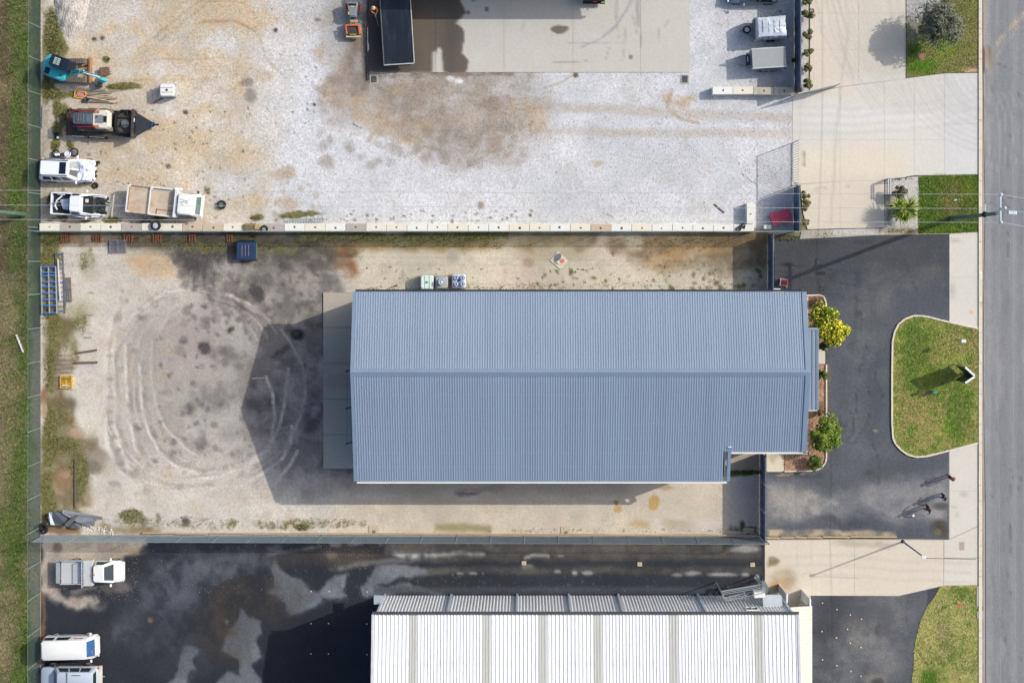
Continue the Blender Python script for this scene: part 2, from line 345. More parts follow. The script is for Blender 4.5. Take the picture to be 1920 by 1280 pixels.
# north yard
Y.rect(480, -90, 1490, 430, (211, 213, 221), 1, 60, 40)
Y.rect(60, -90, 500, 430, (201, 189, 174), 0.9, 50, 50)
for b in [(175, 20, 90, 55, (196, 190, 186), .9), (310, 120, 60, 34, (203, 196, 190), .9), (410, 85, 40, 30, (208, 205, 204), .9), (260, 70, 70, 18, (196, 190, 184), .8), (230, 230, 30, 30, (190, 182, 172), .6),
          (330, 210, 60, 28, (206, 200, 195), .7), (420, 170, 50, 30, (200, 190, 178), .7), (350, 290, 70, 30, (205, 198, 190), .6), (430, 330, 50, 50, (204, 204, 206), .8), (110, 400, 40, 15, (196, 188, 182), .7),
          (480, 240, 60, 50, (210, 206, 204), .7), (520, 120, 50, 60, (214, 210, 208), .7)]: Y.blob(*b[:4], b[4], b[5], .5, 34, nz=.3)
for b in [(190, 62, 75, 13, -12), (250, 55, 30, 26, 0), (150, 95, 55, 14, 5), (380, 22, 130, 22, 4), (420, 48, 80, 12, -8), (330, 48, 40, 14, 30), (300, 105, 110, 16, 0), (270, 60, 16, 40, 0), (300, 150, 120, 12, 0),
          (420, 130, 60, 18, 0), (440, 150, 22, 40, 0), (330, 270, 100, 20, 0), (420, 285, 60, 26, 10), (400, 220, 60, 14, 0), (280, 240, 70, 14, 0), (360, 310, 70, 16, 0), (220, 300, 30, 26, 0), (460, 380, 40, 14, 0),
          (430, 10, 70, 14, 20), (170, 250, 60, 10, 0), (250, 330, 60, 14, 0), (120, 345, 40, 10, 0), (470, 20, 30, 40, 0)]:
    Y.blob(b[0], b[1], b[2], b[3], (200, 182, 158), .85, .6, 30, b[4], nz=.4); Y.blob(b[0], b[1], b[2] * .8, b[3] * .8, None, .55, .5, 26, b[4], mask=(1, .4))
Y.rect(92, -80, 480, 425, None, .8, 20, 20, mask=(1, .22))
for pts, wd in [([(290, 70), (320, 45), (360, 15), (380, 0)], 2.5), ([(300, 78), (330, 52), (370, 22), (392, 0)], 2.5), ([(270, 115), (300, 112), (420, 110)], 2), ([(250, 150), (330, 150), (430, 148)], 2), ([(380, 40), (440, 40), (478, 56)], 1.6), ([(360, 5), (430, 2), (480, 14)], 1.6), ([(310, 55), (390, 42), (450, 42), (480, 60)], 1.6)]:
    Y.stroke(pts, wd, (172, 144, 114), .5, .7, 4, nz=.65)
# the churned brown-grey area south of the slab
for b in [(760, 190, 100, 60, .75), (850, 200, 110, 60, .7), (930, 235, 80, 50, .55), (700, 160, 70, 30, .6), (640, 190, 36, 46, .5), (820, 150, 130, 18, .6), (900, 290, 70, 26, .4), (980, 190, 40, 60, .35), (850, 270, 60, 40, .5)]:
    Y.blob(b[0], b[1], b[2], b[3], (156, 145, 135), b[4], .6, 34, nz=.4)
    Y.blob(b[0], b[1], b[2] * .9, b[3] * .9, None, .5, .6, 30, mask=(2, .30 * b[4] + .08))
for b in [(620, 165, 18, 26, 30), (650, 120, 12, 26, 20), (645, 185, 30, 16, 0), (700, 215, 40, 24, 20), (720, 240, 50, 16, 30), (770, 255, 50, 12, 0), (750, 232, 60, 12, 10), (688, 180, 20, 12, 0), (975, 193, 22, 8, 0), (1010, 215, 20, 20, 0), (1285, 187, 26, 10, 0), (1250, 185, 12, 14, 0),
          (1120, 310, 14, 5, 0), (530, 330, 26, 10, 0), (600, 100, 8, 20, 0), (545, 380, 20, 14, 0), (495, 145, 20, 12, 0)]:
    Y.blob(b[0], b[1], b[2], b[3], (184, 164, 142), .55, .5, 18, b[4], nz=.4); Y.blob(b[0], b[1], b[2], b[3], None, .5, .5, 20, b[4], mask=(1, .5))
for pts, wd, s in [([(690, 265), (712, 235), (720, 190), (745, 165)], 4, .5), ([(700, 268), (725, 235), (730, 195), (760, 160)], 3, .4), ([(720, 235), (800, 236), (860, 225), (940, 215), (1000, 200)], 5, .4), ([(760, 292), (810, 270), (860, 240), (900, 200)], 4, .4),
                   ([(860, 300), (885, 275), (900, 250)], 3, .45), ([(900, 315), (920, 280), (935, 255)], 3, .4), ([(720, 275), (800, 245), (880, 232)], 2.5, .4), ([(1000, 200), (1150, 205), (1300, 215), (1480, 222)], 9, .3), ([(1000, 240), (1150, 250), (1300, 250), (1480, 250)], 8, .28), ([(480, 50), (500, 110), (540, 150)], 3, .3),
                   ([(1260, 170), (1250, 200), (1275, 222), (1310, 232)], 3, .5), ([(1020, 165), (1050, 155), (1075, 140)], 1.5, .5)]:
    Y.stroke(pts, wd, (172, 150, 128), s, .6, 3, nz=.4)
Y.blob(560, 20, 50, 50, (186, 178, 170), .5, .6, 30, nz=.4); Y.blob(640, 60, 44, 70, (162, 154, 146), .6, .5, 30, nz=.3); Y.blob(670, 90, 22, 60, (120, 108, 98), .6, .5, 16, nz=.4)
Y.rect(679, -60, 692, 170, (104, 92, 84), .7, 4, 8, nz=.4); Y.rect(700, 137, 960, 144, (118, 104, 92), .6, 3, 6, nz=.4)
for b in [(846, 148, 8, 5, (226, 228, 234), .8), (862, 153, 8, 5, (236, 238, 242), .9), (1078, 141, 5, 5, (96, 80, 66), .9), (176, 73, 5, 4, (70, 66, 66), .9), (191, 72, 4, 4, (66, 62, 62), .9), (347, 211, 5, 4, (70, 60, 54), .9), (315, 312, 6, 4, (70, 50, 44), .9), (470, 180, 12, 14, (120, 116, 112), .6), (462, 155, 14, 8, (120, 114, 110), .6),
          (517, 57, 4, 4, (70, 60, 52), .9), (589, 197, 3, 3, (60, 60, 60), .9), (902, 386, 7, 7, (140, 124, 112), .8), (595, 37, 6, 4, (90, 84, 78), .7), (178, 349, 4, 4, (60, 50, 46), .9), (540, 322, 16, 12, (176, 160, 142), .7)]: Y.blob(*b[:4], b[4], b[5], .4, 3)
dots(Y, 500, 395, 1000, 416, 60, 1.2, 2.6, (92, 84, 72), 3); dots(Y, 90, 200, 480, 420, 70, 1, 2.4, (90, 74, 60), 4); dots(Y, 1340, 20, 1485, 160, 14, 1.2, 2.4, (84, 84, 78), 5); dots(Y, 500, 10, 680, 260, 30, 1, 2.2, (96, 84, 74), 6)
dots(Y, 480, 340, 600, 400, 22, 2, 6, (182, 166, 146), 7, s=.7); dots(Y, 960, 160, 1480, 400, 40, 3, 9, (200, 190, 182), 8, s=.4)
for pts in [[(1390, 325), (1415, 345)], [(1135, 400), (1150, 408)]]: Y.stroke(pts, 1, (110, 100, 96), .6, .5, 1)
# weeds along the north yard's west edge and wall
for b in [(97, 60, 16, 46), (104, 88, 18, 20), (90, 150, 10, 40), (100, 178, 24, 10), (130, 175, 16, 5), (108, 205, 8, 16), (122, 215, 8, 20), (110, 245, 10, 16), (104, 275, 8, 10), (130, 275, 6, 8), (105, 375, 12, 12), (98, 372, 8, 12), (120, 412, 8, 5), (160, 415, 8, 4), (210, 414, 18, 4), (240, 160, 22, 6),
          (200, 110, 6, 5), (216, 163, 14, 6), (230, 165, 12, 4), (386, 356, 4, 6), (300, 408, 12, 6), (480, 408, 14, 7), (560, 403, 40, 6), (100, 415, 8, 4), (165, 330, 8, 8)]:
    Y.blob(b[0], b[1], b[2], b[3], (86, 92, 48), .8, .4, 12, nz=.3); Y.blob(b[0], b[1], b[2] * 1.2, b[3] * 1.2, None, 1, .5, 12, mask=(0, .75))
Y.rect(78, -90, 92, 430, (150, 138, 122), .5, 5, 10, nz=.4)

# middle yard
Y.rect(60, 434, 1460, 1003, (213, 206, 197), 1, 2, 0)
Y.rect(655, 440, 1445, 548, (208, 199, 184), 1, 20, 10)
Y.rect(620, 905, 1445, 1001, (212, 201, 187), 1, 14, 10)
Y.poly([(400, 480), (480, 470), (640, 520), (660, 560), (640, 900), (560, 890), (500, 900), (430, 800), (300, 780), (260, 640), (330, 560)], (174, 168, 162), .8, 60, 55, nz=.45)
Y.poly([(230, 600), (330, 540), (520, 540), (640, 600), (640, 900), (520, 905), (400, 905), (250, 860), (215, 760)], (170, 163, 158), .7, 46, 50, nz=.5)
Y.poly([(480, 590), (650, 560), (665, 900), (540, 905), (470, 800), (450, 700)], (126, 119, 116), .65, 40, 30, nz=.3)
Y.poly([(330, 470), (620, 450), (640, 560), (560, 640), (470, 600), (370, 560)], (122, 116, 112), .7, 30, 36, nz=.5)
Y.blob(320, 640, 80, 60, (176, 162, 160), .5, .6, 30); Y.blob(300, 560, 60, 40, (186, 178, 174), .5, .6, 20)
# dark oil and mud
for b in [(360, 492, 44, 20, 0, .8), (380, 520, 30, 22, 0, .7), (345, 495, 16, 14, 0, .8), (560, 470, 50, 18, 0, .7), (520, 500, 60, 12, 5, .6), (485, 548, 18, 14, 40, .9), (440, 470, 60, 16, 0, .8), (620, 470, 20, 16, 0, .4), (556, 627, 13, 13, 0, 1.0), (380, 645, 14, 16, 30, .8), (390, 510, 20, 40, 0, .6), (345, 770, 16, 12, 0, .6),
          (380, 830, 14, 18, 0, .6), (430, 615, 6, 7, 0, .8), (395, 680, 5, 4, 0, .8), (372, 683, 4, 4, 0, .7), (265, 668, 3, 4, 0, .7), (420, 660, 30, 14, 0, .5), (600, 500, 50, 24, 20, .5), (500, 760, 40, 30, 0, .55), (575, 770, 12, 60, 0, .75), (560, 690, 30, 10, 20, .5), (590, 780, 10, 50, 0, .6), (520, 800, 26, 20, 0, .5),
          (530, 660, 24, 8, -20, .7), (640, 885, 40, 22, 25, .8), (455, 560, 20, 10, 60, .5), (470, 520, 40, 12, 0, .5), (600, 640, 40, 40, 0, .3), (640, 740, 30, 60, 0, .25), (440, 820, 24, 14, 0, .4), (400, 740, 50, 30, 0, .35), (910, 918, 40, 8, -6, .4), (880, 930, 20, 4, -8, .6)]:
    Y.blob(b[0], b[1], b[2], b[3], (86, 82, 84), b[5] * .72, .5, 18, b[4], nz=.55); Y.blob(b[0], b[1], b[2], b[3], None, 1, .6, 24, b[4], mask=(2, .68 * b[5]))
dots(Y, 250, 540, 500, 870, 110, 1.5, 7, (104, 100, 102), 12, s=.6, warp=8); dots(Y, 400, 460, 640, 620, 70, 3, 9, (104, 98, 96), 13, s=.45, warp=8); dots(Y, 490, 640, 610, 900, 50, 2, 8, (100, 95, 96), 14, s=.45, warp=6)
for b in [(556, 627, 12, 11, (40, 42, 50), .95), (430, 618, 4, 6, (70, 66, 56), .9), (315, 703, 4, 5, (110, 98, 76), .8), (361, 495, 14, 10, (62, 62, 66), .7), (486, 549, 10, 12, (60, 62, 68), .7), (380, 648, 10, 8, (74, 72, 72), .7)]: Y.blob(*b[:4], b[4], b[5], .4, 6)
# circular tyre tracks: pairs of pale ridges with darker ruts
def arc(cx, cy, rx, ry, a0, a1, n=26): return [(cx + rx * math.cos(math.radians(a0 + (a1 - a0) * i / n)), cy - ry * math.sin(math.radians(a0 + (a1 - a0) * i / n))) for i in range(n + 1)]
for pts, wd, s in [([(245, 530), (215, 580), (200, 640), (196, 720), (198, 800), (203, 840), (222, 880), (255, 905), (290, 920), (340, 922), (400, 915)], 4.2, .9), ([(217, 620), (212, 660), (212, 730), (216, 790), (222, 830), (240, 875), (270, 900), (310, 914)], 3.5, .8),
                   ([(235, 650), (236, 720), (242, 790), (255, 840), (275, 875), (300, 895), (340, 905), (400, 895), (450, 880), (490, 860)], 3.6, .8), ([(262, 680), (266, 760), (278, 810), (300, 850), (330, 875), (370, 890), (420, 883), (470, 865), (505, 840)], 3.4, .7),
                   ([(285, 640), (283, 700), (290, 760), (310, 800), (345, 840), (380, 862), (430, 868)], 2.6, .55), ([(500, 706), (512, 740), (516, 780), (510, 820), (495, 845), (470, 862)], 3.4, .8), ([(540, 690), (535, 760), (525, 800), (505, 835)], 3, .6), ([(548, 800), (545, 830), (530, 860), (500, 885), (465, 902)], 3.4, .65),
                   ([(558, 845), (545, 870), (520, 900)], 3, .6), ([(300, 620), (320, 580), (360, 555), (400, 548), (440, 555), (480, 585)], 2.6, .4), ([(285, 600), (300, 570), (340, 545), (400, 535)], 2.2, .35), ([(455, 560), (480, 575), (505, 600)], 2, .35), ([(250, 700), (252, 760), (262, 800)], 2, .4), ([(230, 890), (280, 905), (330, 915)], 2, .5)]:
    P_ = [(x + 6 * (1 if x < 380 else -1), y - 4 if y > 800 else y) for x, y in pts]
    Y.stroke(P_, wd * 1.6, (140, 132, 127), s * .42, .6, 4, nz=.6); Y.stroke(pts, wd * .85, (224, 218, 211), s * .9, .6, 5, nz=.5)
for rx, ry, s, a0, a1 in ((186, 196, .55, 95, 250), (178, 186, .5, 60, 230), (190, 178, .4, -60, 40)): Y.stroke(arc(380, 732, rx, ry, a0, a1, 40), 1.8, (222, 215, 208), s, .8, 7, nz=.6); Y.stroke(arc(383, 732, rx - 6, ry - 6, a0, a1, 40), 3, (158, 151, 146), s * .4, .8, 7, nz=.7)
for rx, ry, s in ((168, 172, .35), (150, 158, .3), (128, 150, .3), (112, 136, .26)): Y.stroke(arc(372, 712, rx, ry, 30, 175), 2, (214, 207, 200), s, .8, 6, nz=.6); Y.stroke(arc(376, 714, rx - 5, ry - 5, 40, 170), 2.6, (150, 143, 138), s * .4, .8, 6, nz=.6)
for k in range(9): rr_ = random.Random(k); Y.stroke(arc(rr_.uniform(800, 960), rr_.uniform(120, 200), rr_.uniform(60, 150), rr_.uniform(40, 110), 180 + rr_.uniform(0, 60), 260 + rr_.uniform(0, 80)), rr_.uniform(1.2, 3), (150, 138, 126), .35, .7, 6, nz=.5)
for pts in [[(480, 540), (495, 556)], [(470, 545), (490, 562)], [(352, 480), (352, 530)], [(362, 490), (362, 545)], [(400, 485), (402, 535)], [(384, 490), (386, 540)]]: Y.stroke(pts, 2, (78, 76, 78), .6, .6, 4, nz=.4)
for yy in [668, 712, 746, 772, 790, 818, 842, 868]:  # cleat marks in the outer rut
    Y.blob(205 + max(0, yy - 780) * .25, yy, 7, 4, (146, 136, 130), .6, .5, 3)
Y.poly([(140, 470), (215, 470), (300, 500), (240, 600), (195, 700), (195, 800), (170, 820), (150, 700), (150, 560)], (212, 204, 194), .6, 20, 20)
Y.stroke([(243, 535), (220, 570), (205, 610), (197, 650), (196, 700)], 3, (220, 212, 202), .6, .6, 3)
# sandy and mossy bands of the middle yard
Y.blob(290, 500, 44, 22, (196, 164, 128), .6, .6, 26, nz=.3); Y.blob(265, 490, 30, 8, (204, 172, 136), .7, .6, 10)
for xa, xb, col, s in [(78, 300, (124, 104, 78), .8), (300, 640, (84, 78, 66), .95), (640, 940, (100, 98, 68), .9), (940, 1120, (132, 122, 94), .8), (1120, 1210, (176, 160, 134), .5), (1205, 1445, (150, 126, 94), .7)]:
    Y.rect(xa, 434, xb, 462, col, s, 8, 12, nz=.25)
Y.rect(330, 455, 660, 480, (96, 88, 80), .6, 10, 20, nz=.5); Y.rect(480, 470, 660, 500, (104, 96, 88), .7, 10, 20, nz=.4); Y.blob(652, 470, 20, 12, (128, 84, 58), .9, .4, 10); Y.blob(660, 500, 14, 20, (140, 98, 70), .7, .6, 16, nz=.4); Y.blob(640, 492, 12, 14, (150, 116, 88), .6, .6, 14)
Y.rect(200, 440, 680, 476, (88, 82, 68), .55, 12, 22, nz=.5); Y.rect(1210, 440, 1440, 500, (132, 112, 84), .6, 16, 26, nz=.6); Y.rect(600, 455, 1000, 470, (160, 136, 94), .6, 7, 12, nz=.4)
for b in [(1240, 470, 46, 14, 0, .8), (1300, 462, 70, 10, 0, .6), (1200, 480, 24, 14, 20, .6), (1340, 500, 50, 14, 0, .5), (1262, 500, 30, 14, 0, .6), (1160, 460, 20, 16, 0, .6), (1400, 480, 40, 20, 0, .5), (1330, 480, 40, 8, 0, .5)]:
    Y.blob(b[0], b[1], b[2], b[3], (126, 108, 86), b[5], .6, 16, nz=.45); Y.blob(b[0], b[1], b[2], b[3], None, 1, .6, 16, mask=(0, .4))
Y.rect(1205, 440, 1440, 545, None, .9, 12, 16, mask=(0, .36)); Y.rect(1150, 450, 1205, 545, None, .9, 12, 16, mask=(0, .27)); Y.blob(1250, 490, 40, 20, (204, 168, 128), .5, .6, 20); Y.blob(1300, 470, 60, 10, (196, 156, 110), .5, .6, 14)
for b in [(990, 492, 11, 9, (172, 146, 128), .9), (1001, 540, 6, 6, (170, 140, 112), .9), (1085, 466, 10, 6, (124, 112, 92), .7), (1069, 507, 3, 7, (90, 80, 66), .8), (980, 520, 60, 30, (206, 184, 172), .4), (1040, 470, 70, 20, (176, 158, 130), .5), (1150, 475, 3, 5, (120, 80, 64), .8), (850, 480, 12, 14, (164, 158, 152), .5), (756, 512, 3, 10, (164, 158, 150), .6), (722, 505, 12, 14, (176, 170, 158), .5)]: Y.blob(*b[:4], b[4], b[5], .5, 6)
Y.rect(560, 434, 960, 454, None, 1, 6, 10, mask=(0, .62)); Y.rect(300, 450, 560, 478, None, 1, 8, 14, mask=(0, .5)); Y.rect(700, 454, 1010, 466, None, .9, 6, 10, mask=(0, .42))
Y.rect(800, 530, 1445, 550, None, .9, 5, 8, mask=(0, .33)); Y.rect(680, 534, 800, 550, None, .9, 5, 8, mask=(0, .42)); dots(Y, 1000, 505, 1440, 545, 40, 1.5, 4, (96, 100, 58), 21, mask=(0, .6))
dots(Y, 660, 470, 1140, 545, 40, 2, 6, (184, 174, 160), 22, s=.5)
# west margin of the middle yard
Y.poly([(78, 440), (150, 440), (118, 470), (100, 520), (110, 590), (150, 600), (120, 640), (105, 700), (125, 760), (150, 810), (185, 820), (205, 870), (172, 890), (165, 945), (100, 960), (78, 1000)], (120, 106, 78), .85, 10, 16, nz=.2)
for b in [(95, 480, 20, 34, .8), (100, 450, 24, 12, .8), (90, 590, 12, 16, .6), (100, 620, 14, 40, .7), (92, 690, 10, 40, .9), (95, 820, 14, 60, .8), (120, 830, 30, 16, .8), (150, 880, 22, 50, .65), (90, 930, 14, 50, .8), (150, 600, 16, 20, .6), (160, 490, 12, 24, .5), (140, 580, 40, 14, .4), (130, 640, 18, 14, .5), (116, 780, 14, 26, .6), (135, 660, 10, 26, .5), (120, 970, 40, 18, .7)]:
    Y.blob(b[0], b[1], b[2], b[3], None, 1, .6, 14, mask=(0, b[4])); Y.blob(b[0], b[1], b[2], b[3], (108, 108, 56), b[4] * .6, .6, 14)
for b in [(178, 856, 18, 20, (128, 120, 110)), (125, 760, 16, 20, (116, 104, 84)), (120, 900, 18, 20, (146, 120, 94)), (140, 910, 6, 50, (104, 98, 76)), (82, 740, 6, 20, (150, 116, 92)), (184, 878, 12, 10, (132, 126, 118)), (118, 685, 18, 16, (130, 116, 98)), (145, 810, 12, 10, (190, 160, 134)), (82, 770, 5, 20, (176, 150, 126))]: Y.blob(*b[:4], b[4], .8, .5, 10, nz=.3)
for k in range(9): Y.stroke([(104, 668 + k * 8 - (k > 5) * 2), (136, 666 + k * 8)], 1.3, (112, 96, 80), .75, .5, 2)
for k in range(9): Y.stroke([(146 + k % 3, 560 + k * 6), (168, 560 + k * 6)], .9, (164, 142, 110), .6, .5, 2)
for a in [(168, 548, 500, 1), (167, 590, 520, 1), (165, 622, 0, 1), (165, 632, 0, 1)]: Y.stroke([(a[0] - 6, a[1]), (a[0] + 6, a[1] + 1)], 1, (120, 104, 84), .6, .5, 1)
# south strip weeds, wet patch, puddles' mud
Y.rect(180, 968, 470, 998, None, 1, 10, 12, mask=(0, .42)); Y.rect(180, 985, 300, 1000, (140, 120, 92), .6, 6, 8, nz=.4); Y.rect(470, 970, 690, 994, None, 1, 8, 10, mask=(0, .5)); Y.rect(820, 984, 920, 998, (150, 140, 96), .7, 5, 8); Y.rect(880, 988, 1420, 1000, None, .8, 4, 6, mask=(0, .35))
Y.blob(245, 965, 26, 14, None, .9, .5, 14, mask=(0, .75)); Y.blob(565, 988, 14, 8, (84, 104, 50), .8, .5, 8); Y.blob(1270, 983, 28, 9, (158, 136, 96), .8, .5, 8); Y.blob(1200, 983, 22, 8, (184, 162, 126), .7, .5, 8); Y.rect(1220, 975, 1430, 1000, (214, 208, 202), .6, 6, 6)
for b in [(270, 975, 7, 10, (104, 96, 92)), (348, 978, 8, 10, (96, 88, 84)), (295, 970, 5, 10, (110, 102, 96)), (1250, 915, 18, 6, (186, 164, 138))]: Y.blob(*b[:4], b[4], .75, .5, 10, nz=.4)
Y.blob(1225, 943, 11, 15, (200, 168, 116), 1, .12, 5); Y.blob(1159, 953, 8, 8, (202, 172, 122), 1, .15, 5); Y.blob(1155, 941, 5, 4, (150, 128, 96), .8, .3, 3)
Y.rect(1363, 878, 1426, 892, (72, 78, 46), .95, 3, 6, nz=.2); Y.rect(1363, 880, 1426, 892, None, 1, 3, 6, mask=(0, .8)); Y.rect(1366, 892, 1426, 1000, (196, 196, 198), .6, 8, 10); Y.rect(1366, 982, 1426, 1000, None, 1, 4, 8, mask=(0, .5)); Y.blob(1392, 984, 5, 9, (84, 84, 58), .9, .4, 3)
Y.rect(606, 880, 1180, 925, (178, 168, 158), .5, 10, 12)
# south-west corner gravel
Y.rect(60, 1003, 300, 1120, (188, 177, 165), 1, 2, 0); Y.blob(105, 1027, 9, 10, (116, 106, 94), .9, .4, 6, nz=.3); Y.blob(112, 1038, 7, 5, (112, 102, 92), .8, .4, 5)
Y.blob(230, 1035, 50, 12, (178, 156, 132), .7, .5, 14, nz=.3); Y.blob(130, 1020, 60, 12, (176, 172, 170), .5, .6, 10)
Y.rect(90, 985, 150, 1000, (130, 98, 68), .8, 4, 8); Y.rect(78, 1120, 86, 1400, (136, 104, 76), .8, 3, 5)
for b in [(98, 1070, 14, 40, .35), (150, 1080, 60, 20, .35)]: Y.blob(b[0], b[1], b[2], b[3], None, 1, .5, 14, mask=(2, b[4] + .15))
dots(Y, 190, 520, 600, 930, 90, 4, 16, (190, 184, 178), 61, s=.4, warp=14); dots(Y, 200, 520, 640, 930, 120, 2, 9, (132, 124, 120), 62, s=.38, warp=12); dots(Y, 90, 460, 330, 960, 70, 4, 14, (190, 174, 152), 63, s=.45, warp=14); dots(Y, 150, 920, 1000, 985, 50, 4, 16, (196, 182, 164), 64, s=.4, warp=10)
dots(Y, 330, 445, 660, 620, 110, 2, 9, (84, 80, 80), 65, s=.5, warp=14); dots(Y, 600, 130, 1010, 310, 110, 2, 12, (142, 130, 120), 66, s=.45, warp=16); dots(Y, 84, 0, 500, 420, 80, 4, 18, (214, 210, 206), 67, s=.55, warp=20); dots(Y, 480, 0, 1480, 420, 110, 5, 22, (196, 192, 192), 68, s=.3, warp=22)
Y.mottle(.075, .012); Y.gr[:] = .3 + .3 * sstep(0, 1, (640 - Y.X) / 60)[..., None] + .4 * sstep(0, 1, (436 - Y.Y) / 12)[..., None] + .25 * (Y.n1[..., None] > .52)
PILE = lambda x, y: 1.15 * np.clip(1 - np.hypot((x - 118) / 46, (y + 2) / 62), 0, 1) ** 1.2
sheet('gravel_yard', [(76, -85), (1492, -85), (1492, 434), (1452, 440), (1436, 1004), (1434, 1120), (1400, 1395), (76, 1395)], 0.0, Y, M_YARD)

# ---------------------------------------------------------------- grass: west verge, nature strips
G = Canvas(-300, -300, 90, 1700, 4, (134, 124, 100), 31)
G.rect(-300, -300, 78, 560, (128, 120, 96), 1, 30, 10)
G.stroke([(30, -300), (34, 60), (36, 200), (34, 300), (34, 500)], 17, (96, 112, 62), .85, .7, 10, nz=.4)
G.stroke([(45, 560), (40, 760), (30, 900), (28, 1010), (20, 1120), (44, 1180), (36, 1700)], 20, (98, 112, 62), .8, .7, 14, nz=.45)
for b in [(45, 90, 18, 60, .8), (30, 240, 14, 60, .7), (36, 350, 14, 50, .9), (20, 250, 12, 20, .5), (40, 680, 12, 26, .8), (48, 770, 14, 30, .8), (40, 880, 20, 60, .9), (20, 1010, 30, 50, .8), (40, 1100, 20, 30, .6), (15, 830, 14, 40, .5), (48, 1180, 10, 60, .8), (35, 1280, 20, 60, .8), (8, 470, 12, 40, .3), (12, 760, 12, 60, .35)]:
    G.blob(b[0], b[1], b[2], b[3], None, 1, .7, 16, mask=(0, b[4]))
G.rect(-300, -300, 90, 1700, None, .5, 4, 4, mask=(0, .4)); G.stroke([(5, -300), (8, 0), (6, 500)], 9, (104, 90, 74), .6, .7, 8, nz=.4); G.rect(60, -300, 90, 620, (74, 70, 64), .8, 3, 5, nz=.15); G.rect(60, 620, 90, 1700, (128, 122, 118), .85, 3, 6, nz=.3); G.rect(52, 800, 64, 1010, (110, 120, 84), .5, 4, 6)
G.stroke([(66, -300), (68, 300), (64, 560)], 5, (84, 104, 60), .5, .7, 10, nz=.5)
for b in [(8, 850, 20, 50), (10, 700, 16, 60), (10, 1130, 20, 40), (14, 600, 20, 40), (8, 1200, 14, 50)]: G.blob(*b, (150, 140, 112), .7, .6, 18, nz=.3)
dots(G, -40, -60, 58, 1400, 160, 3, 14, (150, 134, 106), 75, s=.55, warp=12); dots(G, -40, -60, 58, 1400, 120, 2, 9, (88, 106, 54), 76, s=.5, warp=12)
G.mottle(.09, .01)
sheet('west_verge', [(-300, -300), (79, -300), (79, 1700), (-300, 1700)], -0.012, G, M_GRASS)
N = Canvas(1640, -60, 1850, 480, 3, (122, 136, 66), 41)
N.rect(1640, -60, 1850, 160, (128, 130, 78), 1, 4, 0); N.blob(1800, 60, 34, 60, (134, 126, 86), .8, .6, 20, nz=.3); N.blob(1725, 120, 30, 14, (84, 122, 30), .9, .6, 14); N.blob(1775, 85, 20, 20, (122, 146, 44), .8, .6, 14); N.blob(1712, 92, 12, 14, (52, 88, 26), .8, .5, 6); N.rect(1660, -60, 1765, 40, (176, 174, 178), 1, 5, 6); N.rect(1700, 30, 1722, 80, (150, 148, 148), .8, 5, 6)
N.blob(1823, 122, 13, 12, (128, 108, 88), .9, .4, 8); N.blob(1820, 131, 14, 4, (196, 168, 138), .9, .4, 4); N.rect(1700, 0, 1840, 140, None, .8, 4, 4, mask=(0, .42)); N.blob(1728, 107, 6.5, 6.5, (150, 112, 90), 1, .1, 1)
N.rect(1640, 325, 1850, 480, (98, 116, 52), 1, 4, 0); N.blob(1790, 372, 34, 34, (124, 116, 78), .85, .6, 16, nz=.3); N.blob(1735, 390, 14, 50, (72, 104, 30), .8, .6, 10); N.rect(1720, 420, 1840, 440, (76, 112, 32), .8, 8, 8); N.blob(1818, 350, 12, 20, (122, 138, 40), .7, .6, 8)
N.rect(1720, 330, 1840, 440, None, 1, 4, 4, mask=(0, .5)); N.blob(1790, 372, 34, 34, None, .8, .6, 10, mask=(0, .2)); N.mottle(.07)
sheet('north_nature_strip', [(1699, -60), (1835, -60), (1835, 136), (1770, 137), (1699, 146)], 0.02, N, M_GRASS)
sheet('middle_nature_strip', [(1721, 332), (1740, 329), (1835, 328), (1835, 434), (1780, 438), (1723, 439), (1722, 430), (1720, 400), (1724, 360)], 0.02, N, M_GRASS)
I = Canvas(1660, 570, 1850, 1500, 3, (140, 148, 78), 51)
I.rect(1660, 570, 1850, 870, (160, 162, 92), 1, 4, 0)
for b in [(1712, 660, 22, 50, (92, 124, 40)), (1700, 620, 20, 14, (96, 124, 44)), (1780, 790, 16, 26, (100, 136, 36)), (1795, 760, 20, 60, (112, 138, 46)), (1750, 720, 14, 40, (96, 128, 40)), (1820, 740, 8, 60, (108, 138, 48)), (1715, 720, 16, 14, (84, 116, 40)), (1740, 630, 20, 14, (104, 130, 48))]: I.blob(*b[:4], b[4], .85, .7, 14, nz=.4)
for b in [(1800, 630, 34, 30), (1730, 770, 30, 40), (1700, 770, 16, 50), (1750, 830, 40, 16), (1735, 655, 26, 8), (1825, 670, 8, 60), (1815, 800, 14, 20), (1690, 700, 8, 50)]: I.blob(*b, (160, 146, 102), .75, .7, 14, nz=.4)
I.rect(1660, 570, 1850, 870, None, 1, 4, 4, mask=(0, .42)); I.blob(1790, 770, 30, 50, None, 1, .6, 14, mask=(0, .65)); I.blob(1714, 665, 22, 50, None, 1, .6, 14, mask=(0, .62)); I.blob(1745, 800, 40, 30, None, .8, .6, 10, mask=(0, .22))
I.rect(1660, 1090, 1850, 1500, (166, 164, 106), 1, 3, 0); I.blob(1745, 1268, 18, 14, (76, 112, 30), 1, .5, 8); I.blob(1745, 1268, 18, 14, None, 1, .5, 8, mask=(0, .8)); I.blob(1770, 1200, 16, 50, (150, 140, 106), .7, .6, 14); I.rect(1700, 1095, 1840, 1500, None, 1, 3, 3, mask=(0, .36)); I.blob(1800, 1110, 20, 12, None, 1, .5, 6, mask=(0, .6)); I.blob(1780, 1235, 40, 30, None, 1, .5, 6, mask=(0, .45)); I.stroke([(1722, 1218), (1730, 1232), (1744, 1254)], 1.4, (104, 78, 54), .7, .5, 2)
